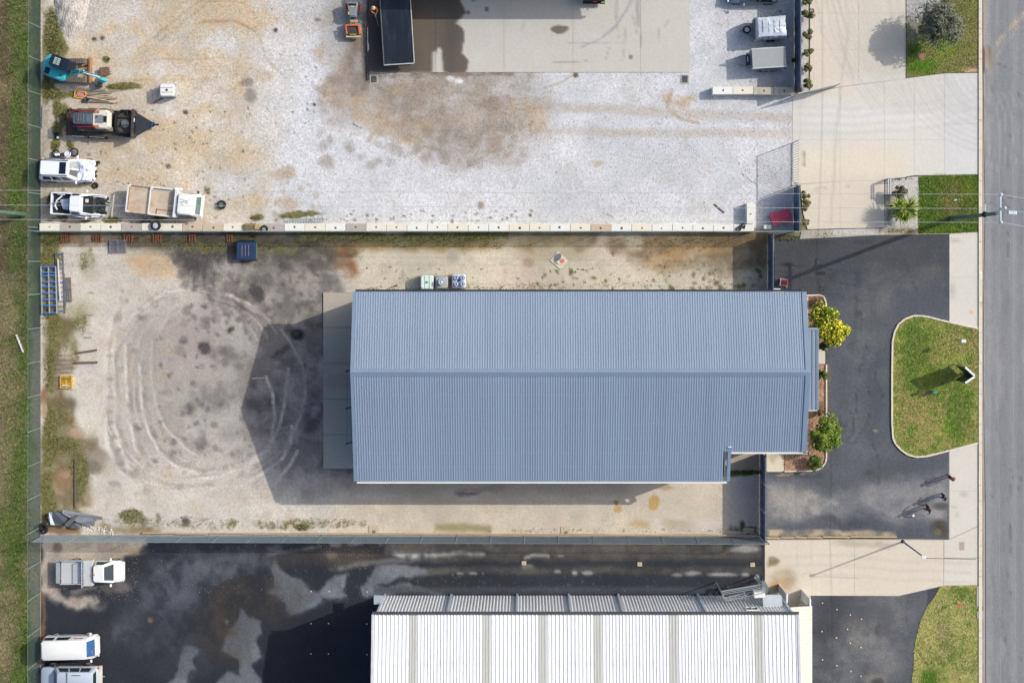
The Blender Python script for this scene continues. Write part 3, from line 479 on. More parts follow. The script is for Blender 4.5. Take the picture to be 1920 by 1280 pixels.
dots(I, 1672, 592, 1834, 858, 70, 3, 10, (172, 154, 112), 71, s=.6, warp=8); dots(I, 1672, 592, 1834, 858, 60, 2, 8, (96, 130, 42), 72, s=.6, warp=8); dots(I, 1710, 1096, 1834, 1300, 50, 2, 7, (100, 128, 50), 73, s=.7, warp=6); dots(I, 1710, 1096, 1834, 1300, 40, 3, 9, (176, 160, 120), 74, s=.5, warp=6)
I.mottle(.08)
ISL = [(1780, 604), (1763, 600), (1745, 595), (1728, 592), (1712, 592), (1696, 598), (1684, 608), (1677, 622), (1673, 640), (1672, 700), (1672, 790), (1674, 822), (1679, 832), (1688, 842), (1700, 851), (1716, 856), (1735, 855), (1760, 849), (1779, 844), (1834, 830), (1834, 616)]
sheet('grass_island', ISL, 0.05, I, M_GRASS)
SEG = [(1763, 1098), (1834, 1096), (1834, 1400), (1700, 1400), (1708, 1300), (1709, 1280), (1712, 1255), (1714, 1215), (1720, 1185), (1727, 1160), (1738, 1138), (1752, 1118)]
sheet('south_nature_strip', SEG, 0.03, I, M_GRASS)

# ---------------------------------------------------------------- asphalt
A = Canvas(1420, 420, 1800, 1030, 3, (86, 91, 100), 61)
A.rect(1420, 420, 1800, 560, (68, 71, 78), .8, 30, 20); A.rect(1560, 520, 1780, 620, (88, 92, 102), .7, 30, 20); A.blob(1640, 570, 40, 50, (106, 106, 108), .55, .6, 26, nz=.3); A.blob(1750, 505, 24, 14, (100, 98, 96), .5, .6, 12); A.blob(1640, 700, 12, 160, (78, 82, 92), .5, .6, 10); A.blob(1600, 720, 12, 140, (96, 100, 108), .4, .7, 10)
A.poly([(1436, 905), (1470, 915), (1560, 925), (1700, 905), (1779, 890), (1779, 985), (1700, 975), (1600, 955), (1520, 975), (1436, 985)], (142, 142, 146), .8, 22, 16, nz=.3); A.blob(1490, 945, 60, 26, (158, 154, 150), .6, .6, 24, nz=.4); A.blob(1700, 930, 70, 24, (128, 128, 132), .5, .6, 20); A.blob(1620, 925, 40, 14, (120, 122, 128), .5, .6, 14)
A.blob(1765, 990, 18, 14, (64, 58, 50), .8, .5, 8, nz=.3); A.blob(1760, 997, 8, 6, (128, 116, 90), .7, .5, 4); A.blob(1762, 948, 14, 8, (70, 68, 60), .7, .5, 6); A.blob(1600, 650, 10, 12, (60, 62, 66), .7, .5, 8); A.blob(1584, 797, 4, 4, (64, 64, 68), .7, .5, 3); A.blob(1642, 808, 4, 2, (176, 160, 128), .9, .3, 1)
for b in [(1560, 515, 10, 8), (1475, 495, 12, 8), (1530, 455, 30, 6), (1540, 540, 8, 6), (1618, 455, 20, 6), (1466, 512, 14, 6), (1610, 586, 4, 4), (1628, 885, 8, 6)]: A.blob(*b, (58, 60, 66), .6, .5, 6, nz=.3)
A.stroke([(1440, 884), (1500, 892), (1540, 890)], 5, (74, 76, 80), .7, .5, 5); A.stroke([(1460, 893), (1500, 890), (1530, 888)], 2, (176, 160, 130), .5, .6, 6, nz=.6); A.stroke([(1551, 680), (1553, 780), (1548, 870)], 4, (104, 98, 88), .5, .6, 5, nz=.5); A.rect(1440, 994, 1680, 1006, (190, 174, 150), .7, 3, 5, nz=.5)
for k in range(4): A.stroke([(1604 + k * 3, 500), (1602 + k * 4, 560), (1600 + k * 4, 640)], 1, (64, 68, 76), .5, .5, 6)
dots(A, 1440, 445, 1780, 560, 60, .8, 1.4, (150, 150, 150), 32, s=.5); dots(A, 1440, 600, 1670, 1000, 50, .8, 1.3, (150, 150, 150), 33, s=.45)
[A.blob(*q[:4], q[4], q[5], .7, 24, nz=.5) for q in [(1700, 520, 60, 20, (104, 104, 106), .4), (1620, 640, 30, 40, (102, 106, 112), .5), (1600, 850, 40, 30, (100, 104, 112), .5), (1660, 880, 50, 16, (74, 76, 82), .5), (1580, 980, 60, 10, (70, 73, 80), .5), (1500, 470, 40, 16, (66, 67, 72), .5), (1740, 560, 30, 30, (76, 80, 90), .5)]]
for k in range(9): q = random.Random(k + 9); x_, y_ = q.uniform(1560, 1700), q.uniform(480, 900); A.stroke([(x_, y_), (x_ + q.uniform(-14, 14), y_ + q.uniform(20, 50)), (x_ + q.uniform(-26, 26), y_ + q.uniform(60, 110))], .8, (50, 52, 58), .6, .6, 8, nz=.5)
A.mottle(.1)
sheet('car_park_asphalt', [(1452, 449), (1530, 443), (1780, 439), (1780, 604), (1763, 600), (1745, 595), (1728, 592), (1712, 592), (1696, 598), (1684, 608), (1677, 622), (1673, 640), (1672, 700), (1672, 790), (1674, 822), (1679, 832), (1688, 842), (1700, 851), (1716, 856), (1735, 855), (1760, 849), (1779, 844), (1779, 1011), (1700, 1010), (1434, 1005), (1434, 560), (1452, 560)], 0.010, A, M_ASPH)
B = Canvas(60, 1000, 1740, 1420, 3, (39, 43, 53), 71)
B.poly([(78, 1150), (260, 1060), (330, 1030), (420, 1050), (480, 1100), (500, 1280), (440, 1400), (78, 1400)], (40, 44, 54), .8, 30, 20)
for b in [(380, 1070, 80, 20, (78, 84, 94), .5), (330, 1130, 60, 26, (66, 70, 80), .5), (250, 1150, 30, 40, (84, 86, 92), .45), (180, 1200, 60, 30, (48, 50, 58), .5), (400, 1180, 50, 60, (52, 48, 46), .6), (450, 1120, 50, 30, (60, 54, 50), .6), (330, 1250, 60, 20, (60, 64, 74), .5)]: B.blob(*b[:4], b[4], b[5], .7, 30, nz=.4)
# dry light patches with crisp, wandering edges
for pts in [[(505, 1065), (518, 1050), (525, 1064), (545, 1075), (560, 1085), (575, 1105), (600, 1100), (625, 1075), (650, 1073), (640, 1105), (648, 1115), (600, 1120), (590, 1135), (560, 1150), (545, 1156), (530, 1130), (515, 1118), (502, 1108), (515, 1100), (513, 1080)],
            [(450, 1140), (465, 1158), (490, 1162), (495, 1190), (480, 1200), (490, 1230), (470, 1245), (500, 1290), (480, 1340), (430, 1300), (400, 1290), (420, 1262), (445, 1270), (448, 1240), (415, 1215), (425, 1190), (440, 1170)],
            [(352, 1202), (374, 1215), (360, 1235), (366, 1250), (350, 1258), (345, 1285), (330, 1330), (300, 1290), (325, 1270), (335, 1230)],
            [(690, 1080), (700, 1062), (760, 1058), (840, 1070), (800, 1082), (740, 1085), (700, 1098), (770, 1095), (830, 1112), (680, 1112), (675, 1095)]]:
    B.poly(pts, (100, 106, 117), .95, 1.4, 11, nz=.08); B.poly(pts, (128, 133, 140), .45, 9, 16, nz=.5)
B.blob(426, 1164, 4, 4, (104, 110, 120), .9, .3, 3)
B.poly([(400, 1060), (640, 1020), (760, 1030), (700, 1060), (560, 1060), (480, 1050)], (66, 62, 60), .7, 10, 10); B.blob(650, 1042, 50, 16, (78, 72, 66), .8, .4, 8); B.blob(622, 1040, 10, 7, (116, 108, 96), .8, .4, 3)
B.blob(770, 1033, 40, 11, (196, 196, 198), .8, .5, 14, nz=.5); B.stroke([(620, 1020), (680, 1018), (740, 1022)], 3, (170, 168, 170), .5, .6, 6, nz=.6); B.stroke([(500, 1042), (540, 1034), (600, 1026)], 2.5, (160, 160, 164), .45, .6, 6, nz=.7); B.stroke([(620, 1065), (720, 1052), (800, 1046)], 5, (120, 118, 118), .6, .6, 6, nz=.5)
B.rect(720, 1014, 1425, 1036, (104, 100, 96), .85, 6, 5, nz=.2); B.rect(800, 1036, 1430, 1052, (88, 84, 80), .8, 6, 6, nz=.2); B.stroke([(800, 1040), (860, 1036), (905, 1040)], 4, (168, 166, 166), .85, .4, 4, nz=.3); B.stroke([(985, 1046), (1000, 1040), (1028, 1041)], 3, (160, 160, 160), .9, .4, 3); B.blob(1050, 1042, 6, 2, (170, 170, 170), .9, .3, 1); B.blob(990, 1062, 12, 5, (150, 150, 148), .8, .4, 3)
B.stroke([(980, 1052), (1100, 1060), (1180, 1056), (1430, 1050)], 5, (46, 50, 60), .8, .5, 4); B.rect(800, 1078, 1400, 1102, (42, 47, 58), .9, 5, 6); B.rect(800, 1062, 1430, 1076, (84, 82, 80), .75, 5, 5, nz=.25); B.blob(1225, 1070, 16, 6, (60, 56, 52), .8, .4, 3); B.stroke([(780, 1084), (860, 1080), (960, 1084)], 6, (40, 44, 54), .8, .5, 4)
for b in [(1101, 1074, 10, 4), (1077, 1073, 5, 4), (886, 1075, 8, 2.5), (862, 1075, 6, 2), (905, 1077, 3, 1.5), (1045, 1071, 6, 3), (1270, 1077, 10, 3), (1300, 1075, 16, 3.5), (1355, 1077, 30, 3), (1398, 1077, 8, 3), (1420, 1082, 4, 5), (1395, 1028, 30, 6)]: B.blob(*b, (158, 160, 164), .9, .35, 2)
B.rect(700, 1100, 1340, 1112, (70, 76, 88), .8, 4, 5); B.blob(1150, 1030, 200, 9, (124, 116, 106), .5, .6, 8)
for b in [(150, 1128, 40, 10, 10), (105, 1100, 20, 26, 0), (180, 1130, 16, 8, 0), (230, 1100, 20, 8, 0), (140, 1102, 60, 10, 0)]: B.blob(b[0], b[1], b[2], b[3], (170, 160, 152), .8, .5, 16, b[4], nz=.75)
B.poly([(76, 1003), (270, 1003), (280, 1015), (255, 1030), (230, 1042), (236, 1090), (205, 1096), (150, 1098), (110, 1098), (78, 1115)], (184, 173, 162), 1, 5, 14, nz=.1); B.blob(150, 1085, 70, 16, (110, 104, 102), .6, .6, 14, nz=.5); B.blob(105, 1027, 9, 10, (116, 106, 94), .9, .4, 6, nz=.3); B.blob(230, 1030, 40, 10, (172, 150, 126), .6, .5, 10, nz=.3); B.blob(100, 1060, 10, 30, (150, 140, 132), .5, .6, 10)
B.rect(76, 1110, 84, 1400, (120, 96, 74), .8, 3, 6, nz=.3); B.blob(348, 1009, 16, 5, (140, 108, 104), .6, .4, 3)
for b in [(282, 1162, 4, 5, (150, 116, 80))]: B.blob(*b[:4], b[4], .9, .3, 2)
dots(B, 240, 1020, 520, 1140, 90, .7, 1.3, (140, 142, 148), 34, s=.5); dots(B, 500, 1060, 860, 1110, 60, .7, 1.4, (170, 168, 164), 35, s=.5); dots(B, 850, 1080, 1400, 1108, 60, .7, 1.2, (150, 150, 150), 36, s=.5)
# forecourt of the white building, south-east
B.rect(1500, 1100, 1740, 1420, (82, 87, 97), 1, 3, 0); B.blob(1560, 1160, 34, 40, (58, 62, 70), .85, .6, 20, nz=.3); B.rect(1523, 1160, 1560, 1400, (62, 66, 74), .7, 16, 12); B.blob(1600, 1180, 26, 24, (112, 110, 110), .8, .35, 12, nz=.3); B.blob(1660, 1140, 50, 40, (104, 104, 106), .6, .6, 20, nz=.3); B.blob(1660, 1230, 40, 50, (112, 112, 116), .6, .6, 20, nz=.3)
B.blob(1600, 1230, 30, 50, (76, 80, 88), .6, .6, 20); B.blob(1645, 1178, 6, 12, (70, 58, 54), .8, .4, 5); B.blob(1660, 1180, 14, 16, (84, 84, 86), .7, .5, 10, nz=.4); B.blob(1640, 1272, 22, 10, (126, 122, 118), .8, .4, 6); B.blob(1645, 1278, 12, 8, (60, 58, 58), .7, .4, 6)
[B.blob(*q[:4], q[4], q[5], .8, 34, nz=.7) for q in [(330, 1110, 60, 40, (84, 90, 102), .7), (400, 1060, 90, 18, (92, 98, 108), .7), (230, 1180, 40, 20, (90, 92, 98), .6), (480, 1040, 60, 10, (96, 98, 104), .6), (440, 1180, 30, 70, (70, 62, 56), .6), (1560, 1250, 40, 40, (112, 114, 120), .6), (1620, 1190, 40, 30, (118, 118, 120), .6), (1540, 1190, 20, 60, (56, 60, 68), .6), (300, 1200, 80, 50, (62, 66, 76), .6), (200, 1100, 80, 20, (66, 66, 70), .5), (420, 1040, 80, 12, (76, 78, 84), .5), (520, 1130, 40, 60, (60, 56, 54), .5), (250, 1240, 60, 30, (36, 39, 46), .6), (1660, 1180, 50, 60, (120, 120, 124), .5), (1590, 1150, 60, 20, (70, 72, 80), .5)]]
B.mottle(.12)
sheet('south_yard_asphalt', [(77, 1006), (1436, 1006), (1433, 1120), (1430, 1400), (77, 1400)], 0.008, B, M_ASPH)
sheet('forecourt_asphalt', [(1500, 1116), (1685, 1117), (1768, 1098), (1770, 1400), (1500, 1400)], 0.009, B, M_ASPH)

CV_Y, CV_B, CV_I, CV_N, CV_G = Y, B, I, N, G
# ---------------------------------------------------------------- road
R = Canvas(1820, -300, 2400, 1700, 5, (142, 144, 151), 81)
for x, wd, c, s in [(1856, 9, (156, 157, 160), .7), (1880, 10, (128, 131, 139), .6), (1900, 8, (148, 150, 156), .5), (1935, 14, (134, 137, 145), .5), (1868, 5, (140, 142, 148), .6), (1915, 6, (128, 131, 140), .5), (2000, 14, (134, 137, 145), .5), (2080, 14, (134, 137, 145), .5), (2050, 30, (148, 150, 156), .5)]: R.rect(x - wd / 2, -300, x + wd / 2, 1700, c, s, 5, 3)
R.stroke([(1858, 100), (1876, 75), (1900, 48), (1925, 22)], 3, (186, 172, 148), .8, .5, 4, nz=.3); R.stroke([(1868, 106), (1888, 78), (1912, 50)], 2, (178, 166, 146), .7, .5, 4, nz=.3); R.blob(1852, 108, 8, 22, (122, 104, 92), .9, .4, 7, nz=.2); R.blob(1860, 120, 10, 20, (172, 162, 146), .6, .6, 8)
R.rect(1846, -300, 1853, 130, (168, 162, 156), .7, 3, 3, nz=.3)
for k in range(16): R.stroke(arc(1980 - k * 3, 250 + k * 2, 60 + k * 6, 150 + k * 4, 150, 200), 1.4, (176, 178, 184), .35, .6, 3)
R.stroke([(1866, 118), (1890, 128), (1930, 145)], 1.2, (112, 114, 120), .7, .5, 3)
for k in range(14): q = random.Random(k + 70); x_, y_ = q.uniform(1850, 1925), q.uniform(0, 1280); R.blob(x_, y_, q.uniform(3, 12), q.uniform(10, 60), (122, 124, 132) if k % 2 else (158, 158, 162), .4, .6, 10, nz=.5)
for x_ in (1862, 1890, 1912): R.stroke([(x_, -60), (x_ + 3, 300), (x_ - 2, 700), (x_ + 2, 1300)], 4.5, (126, 129, 138), .4, .8, 4, nz=.4)
for k in range(12): q = random.Random(k + 19); x_, y_ = q.uniform(1852, 1915), q.uniform(0, 1250); R.stroke([(x_, y_), (x_ + q.uniform(-8, 8), y_ + q.uniform(10, 40)), (x_ + q.uniform(-10, 16), y_ + q.uniform(40, 80))], 1, (104, 106, 112), .6, .6, 8, nz=.5)
R.mottle(.05)
sheet('road', [(1846, -300), (2300, -300), (2300, 1700), (1846, 1700)], -0.02, R, M_ROAD)
# gutter strip between kerb and road
Gt = Canvas(1836, -300, 1850, 1700, 5, (176, 172, 166), 84); Gt.rect(1840, -300, 1845, 1700, (112, 102, 94), .85, 1.5, 2, nz=.3); Gt.rect(1836, 90, 1850, 136, (110, 92, 80), .9, 3, 3)
sheet('gutter', [(1840, -300), (1846.5, -300), (1846.5, 1700), (1840, 1700)], -0.012, Gt, M_CONC)

# ---------------------------------------------------------------- concrete
C = Canvas(590, -120, 1860, 1400, 3, (214, 207, 196), 101)
C.rect(1480, 140, 1860, 345, (216, 213, 208), 1, 10, 10); C.blob(1640, 220, 120, 26, (222, 221, 220), .8, .6, 20); C.rect(1490, 280, 1700, 430, (220, 210, 196), .9, 12, 10); C.blob(1600, 300, 100, 30, (226, 217, 202), .8, .6, 14)
C.rect(1515, -60, 1600, 180, (217, 208, 196), .9, 10, 10); C.rect(1770, 137, 1840, 330, (212, 212, 214), .9, 4, 2)
for k in range(22):
    x0 = 1560 + k * 9; C.stroke([(x0 + random.Random(k).uniform(-8, 8) - 40, -20), (x0 - 20, 60), (x0 + 20, 130), (x0 + 80, 210)], random.Random(k).uniform(1, 3), (176, 174, 172), .26, .7, 4)
for k in range(12): C.stroke(arc(1900, 130, 60 + k * 14, 40 + k * 11, 190, 262), 2, (186, 186, 188), .3, .7, 3)
C.stroke([(1570, 0), (1590, 60), (1575, 170), (1565, 300), (1558, 420)], 2, (176, 172, 166), .45, .6, 3); C.stroke([(1560, 0), (1580, 90), (1600, 150)], 2, (176, 172, 166), .4, .6, 3)
for yy in (200, 215, 232, 248): C.stroke([(1490, yy), (1600, yy + 3), (1740, yy - 8), (1838, yy - 30)], 4, (196, 196, 198), .3, .7, 4)
C.blob(1538, 355, 12, 5, (190, 180, 168), .8, .4, 3); C.blob(1540, 357, 10, 4, (218, 208, 194), .9, .3, 2); C.blob(1590, 350, 4, 2.5, (186, 178, 168), .7, .4, 2); C.rect(1505, 283, 1508, 312, (120, 110, 80), .7, 1.5, 2, nz=.3); C.rect(1752, 326, 1772, 331, (176, 172, 168), .8, 3, 3)
# wash slab
C.rect(600, -120, 1300, 138, (201, 198, 193), 1, 3, 0); C.poly([(680, -120), (855, -120), (862, 0), (872, 25), (853, 45), (867, 55), (870, 70), (866, 100), (879, 115), (875, 136), (831, 136), (828, 95), (823, 88), (818, 100), (812, 136), (680, 136)], (99, 91, 84), .97, 1.2, 3); C.poly([(810, 100), (818, 96), (816, 138), (810, 138)], (186, 182, 176), 1, 1.5, 2)
C.blob(740, 90, 36, 60, (66, 62, 64), .5, .7, 20, nz=.3); C.rect(692, 30, 720, 136, (72, 66, 68), .5, 8, 10); C.blob(790, 60, 24, 60, (110, 98, 84), .5, .6, 14); C.blob(845, 70, 12, 60, (82, 78, 76), .5, .6, 8); C.rect(775, -60, 860, 20, (84, 80, 78), .5, 12, 12)
C.blob(1048, 54, 17, 7.5, (118, 112, 102), 1, .12, 5); C.blob(1182, 108, 3.5, 4.5, (120, 114, 108), 1, .2, 2); C.blob(912, 18, 4, 4.5, (122, 120, 118), 1, .2, 2); C.blob(887, 0, 3, 4, (122, 120, 118), 1, .2, 2); C.blob(877, 24, 3, 4, (110, 106, 104), 1, .2, 2)
C.stroke([(1091, 88), (1125, 74), (1150, 55), (1172, 25), (1188, -5)], 1.8, (140, 144, 152), .7, .5, 2); C.rect(1193, -60, 1200, 50, (150, 152, 158), .7, 2, 3, nz=.3); C.rect(1154, -20, 1158, 34, (152, 154, 160), .6, 1.5, 2)
for p in [[(1154, 34), (1158, 50), (1159, 72)], [(1185, 30), (1190, 45), (1192, 62)], [(1172, 55), (1170, 90), (1166, 114)], [(1235, 55), (1237, 78)], [(1245, 52), (1254, 38)], [(1036, 119), (1070, 117), (1100, 114)], [(978, 60), (980, 50), (984, 45)], [(1065, 82), (1190, 79)], [(1135, 112), (1141, 90)], [(1200, 50), (1203, 90)]]: C.stroke(p, 1.1, (146, 148, 154), .6, .6, 2)
for b in [(1002, 100, 8, 12), (925, 60, 10, 40), (900, 100, 14, 30), (1115, 75, 14, 20), (1030, 110, 10, 20), (1220, 45, 14, 6), (985, 80, 30, 30), (1090, 40, 12, 40)]: C.blob(*b, (204, 202, 200), .45, .6, 10)
# apron behind the shed, service bay, pads
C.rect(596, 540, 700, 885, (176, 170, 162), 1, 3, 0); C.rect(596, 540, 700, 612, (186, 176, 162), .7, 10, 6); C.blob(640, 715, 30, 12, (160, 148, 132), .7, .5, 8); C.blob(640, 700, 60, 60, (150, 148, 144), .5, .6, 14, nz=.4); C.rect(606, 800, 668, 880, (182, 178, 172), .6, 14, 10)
C.rect(1355, 840, 1440, 890, (186, 174, 158), 1, 4, 4); C.rect(1436, 845, 1475, 890, (226, 214, 194), 1, 3, 2); C.poly([(1440, 852), (1468, 850), (1455, 860), (1450, 870), (1444, 862)], (180, 170, 154), .7, 2, 5)
# south driveway
C.rect(1425, 1005, 1840, 1125, (216, 206, 193), 1, 3, 2); C.rect(1768, 440, 1850, 1125, (216, 213, 208), .75, 6, 4); C.poly([(1440, 1042), (1450, 1042), (1462, 1052), (1455, 1060), (1438, 1064)], (136, 120, 98), .95, 2, 3); C.blob(1467, 1090, 22, 18, (176, 152, 122), .7, .6, 10, nz=.3); C.blob(1457, 1100, 12, 10, (196, 160, 112), .7, .6, 8); C.blob(1480, 1085, 12, 18, (168, 150, 134), .6, .6, 8)
C.blob(1640, 1022, 30, 7, (176, 164, 150), .6, .6, 8, nz=.4); C.blob(1590, 1020, 24, 8, (184, 172, 158), .6, .6, 8, nz=.4)
for yy in (1045, 1062, 1080): C.stroke([(1440, yy), (1560, yy - 4), (1700, yy + 6), (1820, yy + 10)], 3, (196, 190, 182), .35, .7, 5)
for b in [(1807, 925, 8, 5), (1788, 950, 5, 3), (1795, 965, 3, 6), (1790, 450, 12, 5), (1787, 545, 6, 12)]: C.blob(*b, (184, 180, 172), .6, .6, 4)
C.mottle(.018, .004)
def slabs(parent_name, label, polys, z=0.014, gap=0.7, lab=None):
    root = thing(parent_name, label, 'concrete slab', (0, 0, 0)) if False else None
    out = []
    for p in polys:
        P = np.array(p, float); c = P.mean(0); q = []
        for a in P: d = c - a; q.append(tuple(a + np.sign(d) * gap * 0.5))
        o = sheet('concrete_slab', q, z, C, M_CONC, 3); out.append(o)
    return out
JM = mat('joint_dark', (168, 162, 152), 0.9)
def jointbed(poly, z):   # dark bed seen in the recessed joints between slabs
    b = MB(); b.add([W(x, y) + Vector((0, 0, z)) for x, y in poly][::-1], [tuple(range(len(poly)))]); o = b.build('slab_bed', JM); o['kind'] = 'structure'; return o
def lerp(a, b, t): return (a[0] + (b[0] - a[0]) * t, a[1] + (b[1] - a[1]) * t)
# wash slab bays
jointbed([(693, -80), (1293, -80), (1293, 136), (693, 136)], 0.006)
xs = [693, 817, 945, 1074, 1201, 1293]
slabs('', '', [[(xs[i], -80), (xs[i + 1], -80), (xs[i + 1], 136), (xs[i], 136)] for i in range(5)], 0.05, .35)
# north driveway
jointbed([(1518, -80), (1699, -80), (1699, 148), (1518, 172)], 0.006)
yl = [-80, 25, 93, None]; 
for i, (xa, xb) in enumerate([(1518, 1610), (1610, 1699)]):
    ya = 170 - (xa - 1518) * .125; yb = 170 - (xb - 1518) * .125
    slabs('', '', [[(xa, -80), (xb, -80), (xb, 25), (xa, 25)], [(xa, 25), (xb, 25), (xb, 93), (xa, 93)], [(xa, 93), (xb, 93), (xb, yb), (xa, ya)]], 0.016, .3)
top = lambda x: 171 - (x - 1518) * .126 if x < 1770 else 137
jointbed([(1486, 178), (1540, 168), (1600, 160), (1770, 138), (1834, 137), (1834, 327), (1721, 328), (1658, 338), (1658, 427), (1515, 430), (1500, 350), (1487, 345)], 0.0065)
slabs('', '', [[(1486, 181), (1575, 164), (1575, 262), (1486, 262)], [(1575, 164), (1658, 153), (1658, 262), (1575, 262)], [(1658, 153), (1714, 145), (1714, 262), (1658, 262)], [(1714, 145), (1771, 138), (1771, 262), (1714, 262)],
               [(1771, 138), (1834, 137), (1834, 232), (1771, 232)], [(1771, 232), (1834, 232), (1834, 327), (1771, 328)], [(1486, 262), (1575, 262), (1575, 340), (1500, 345), (1486, 340)], [(1575, 262), (1658, 262), (1658, 338), (1575, 340)],
               [(1658, 262), (1714, 262), (1714, 329), (1658, 337)], [(1714, 262), (1771, 262), (1771, 328), (1714, 329)], [(1500, 346), (1575, 340), (1575, 428), (1514, 430), (1506, 400)], [(1575, 340), (1658, 338), (1658, 427), (1575, 428)]], 0.0175, .3)
# footpath squares and south driveway
jointbed([(1779, 437), (1834, 435), (1834, 616), (1779, 604)], 0.0065)
slabs('', '', [[(1780, 438), (1834, 435), (1834, 520), (1780, 520)], [(1780, 520), (1834, 520), (1834, 615), (1780, 603)]], 0.018, .35)
jointbed([(1434, 1010), (1779, 1010), (1779, 845), (1834, 831), (1834, 1097), (1768, 1098), (1685, 1117), (1520, 1116), (1434, 1150)], 0.0085)
slabs('', '', [[(1780, 845), (1833, 831), (1833, 920), (1780, 920)], [(1780, 920), (1833, 920), (1833, 986), (1780, 1010)], [(1780, 1011), (1833, 987), (1833, 1045), (1770, 1045), (1770, 1012)], [(1770, 1046), (1833, 1046), (1833, 1096), (1769, 1097)],
               [(1434, 1012), (1602, 1011), (1602, 1116), (1434, 1116)], [(1602, 1011), (1769, 1012), (1769, 1097), (1685, 1116), (1602, 1116)], [(1434, 1116), (1520, 1116), (1520, 1150), (1434, 1150)]], 0.019, .4)
# apron of the shed
jointbed([(606, 548), (700, 548), (700, 878), (606, 878)], 0.006)
ys = [548, 614, 681, 748, 814, 878]
slabs('', '', [[(606, ys[i]), (700, ys[i]), (700, ys[i + 1]), (606, ys[i + 1])] for i in range(5)], 0.11, 1.0)
ap = MB(); a0 = W(606, 548); a1 = W(700, 878); ap.box(((a0.x + a1.x) / 2, (a0.y + a1.y) / 2, 0.045), (a1.x - a0.x - .02, a0.y - a1.y - .02, 0.1)); o = ap.build('apron_edge', mat('concrete_edge', (128, 122, 114), .9)); o['kind'] = 'structure'
for q, z in [([(1363, 848), (1405, 848), (1405, 882), (1363, 882)], .02), ([(1405.6, 848), (1424, 848), (1424, 882), (1405.6, 882)], .02), ([(1437, 845), (1470, 845), (1470, 884), (1437, 884)], .03), ([(1470.5, 846), (1514, 846), (1514, 852), (1470.5, 852)], .03), ([(1508, 556), (1516, 556), (1516, 846), (1508, 846)], .031), ([(1533, 655), (1547, 655), (1547, 682), (1533, 682)], .04)]: slabs('', '', [q], z, 0)
# gravel beds along the driveways
GB = Canvas(1495, -90, 1730, 450, 3, (196, 193, 192), 111); GB.blob(1690, 434, 40, 8, (160, 146, 120), .8, .5, 5); GB.rect(1500, 430, 1560, 450, (150, 146, 120), .5, 5, 5, mask=None); GB.rect(1662, 330, 1670, 420, (110, 100, 90), .7, 3, 3); GB.mottle(.05)
sheet('gravel_bed', [(1502, -85), (1518, -85), (1518, 171), (1502, 174)], 0.012, GB, M_YARD)
sheet('gravel_bed', [(1660, 338), (1721, 331), (1724, 360), (1720, 400), (1722, 438), (1640, 441), (1500, 448), (1503, 432), (1658, 428)], 0.012, GB, M_YARD)
# mulch beds at the shed's front
MC = Canvas(1460, 545, 1560, 890, 3, (176, 140, 116), 121); MC.blob(1530, 570, 16, 14, (122, 92, 70), .8, .5, 6); MC.blob(1534, 765, 10, 14, (110, 92, 66), .7, .5, 6); MC.mottle(.1)
BEDS = [[(1516, 554), (1536, 554), (1544, 558), (1547, 566), (1548, 576), (1548, 654), (1516, 654)], [(1516, 683), (1548, 683), (1548, 855), (1546, 866), (1540, 874), (1532, 879), (1520, 881), (1471, 882), (1471, 853), (1516, 853)]]
for b_ in BEDS: sheet('mulch_bed', b_, 0.045, MC, M_MULCH)
# ---------------------------------------------------------------- the blue-grey shed
def C2(px, py, h=0): v = W(px, py, h); return v
BLUE = mat('blue_steel_roofing', (140, 158, 182), 0.45, 0.0, 0.05, 0.8, spec=0.5, stretch=(3, 0.25, 1), orand=.035)
BLUE2 = mat('blue_steel_trim', (128, 148, 174), 0.45, 0.0, 0.05, 1.0, spec=0.5)
DARKSTEEL = mat('dark_slate_steel', (70, 80, 96), 0.5, 0.1, 0.1, 1.5)
FENCEBLUE = mat('slate_blue_fence_sheet', (88, 108, 138), 0.5, 0.0, 0.08, 1.0)
RUSTRED = mat('rusty_red_rail', (112, 66, 58), 0.7, 0.0, 0.25, 4)
GALV = mat('galvanised_steel', (176, 184, 190), 0.45, 0.35, 0.1, 3)
GALVD = mat('weathered_galvanised_steel', (126, 136, 144), 0.5, 0.3, 0.15, 3)
WHITEP = mat('white_paint', (238, 240, 243), 0.4, 0, 0.03, 2)
BLACKM = mat('black_steel', (30, 34, 42), 0.5, 0, 0.2, 3)
ZN, ZR, SL = 6.55, 8.05, 0.27
XW, XE, XS = -12.93, 21.15, 15.44      # west rake, east rake, step
YN, YR, YS, YM = -2.31, -8.31, -16.82, -14.47
def roof_z(y): return ZN + (ZR - ZN) * (YN - y) / (YN - YR) if y >= YR else ZR - SL * (YR - y)
def ribbed(y0, z0, y1, z1, width, ribs, rh=0.035, rw=0.05):   # one steel sheet running from y0 down to y1, ribs along it
    b = MB(); pitch = width / ribs; prof = []
    for i in range(ribs):
        x = i * pitch; prof += [(x, 0), (x + pitch * .5 - rw * .5 - .02, 0), (x + pitch * .5 - rw * .5, rh), (x + pitch * .5 + rw * .5, rh), (x + pitch * .5 + rw * .5 + .02, 0)]
    prof.append((width, 0)); n = len(prof)
    b.add([(x, y0, z0 + h) for x, h in prof] + [(x, y1, z1 + h) for x, h in prof], [(i, n + i, n + i + 1, i + 1) for i in range(n - 1)]); return b
shed = thing('steel_shed', 'long slate-blue gabled steel shed with fine ribbed roof in the middle yard', 'shed', (0, 0, 0))
cnt = 45; SW = (XE - XW) / cnt; first = {}
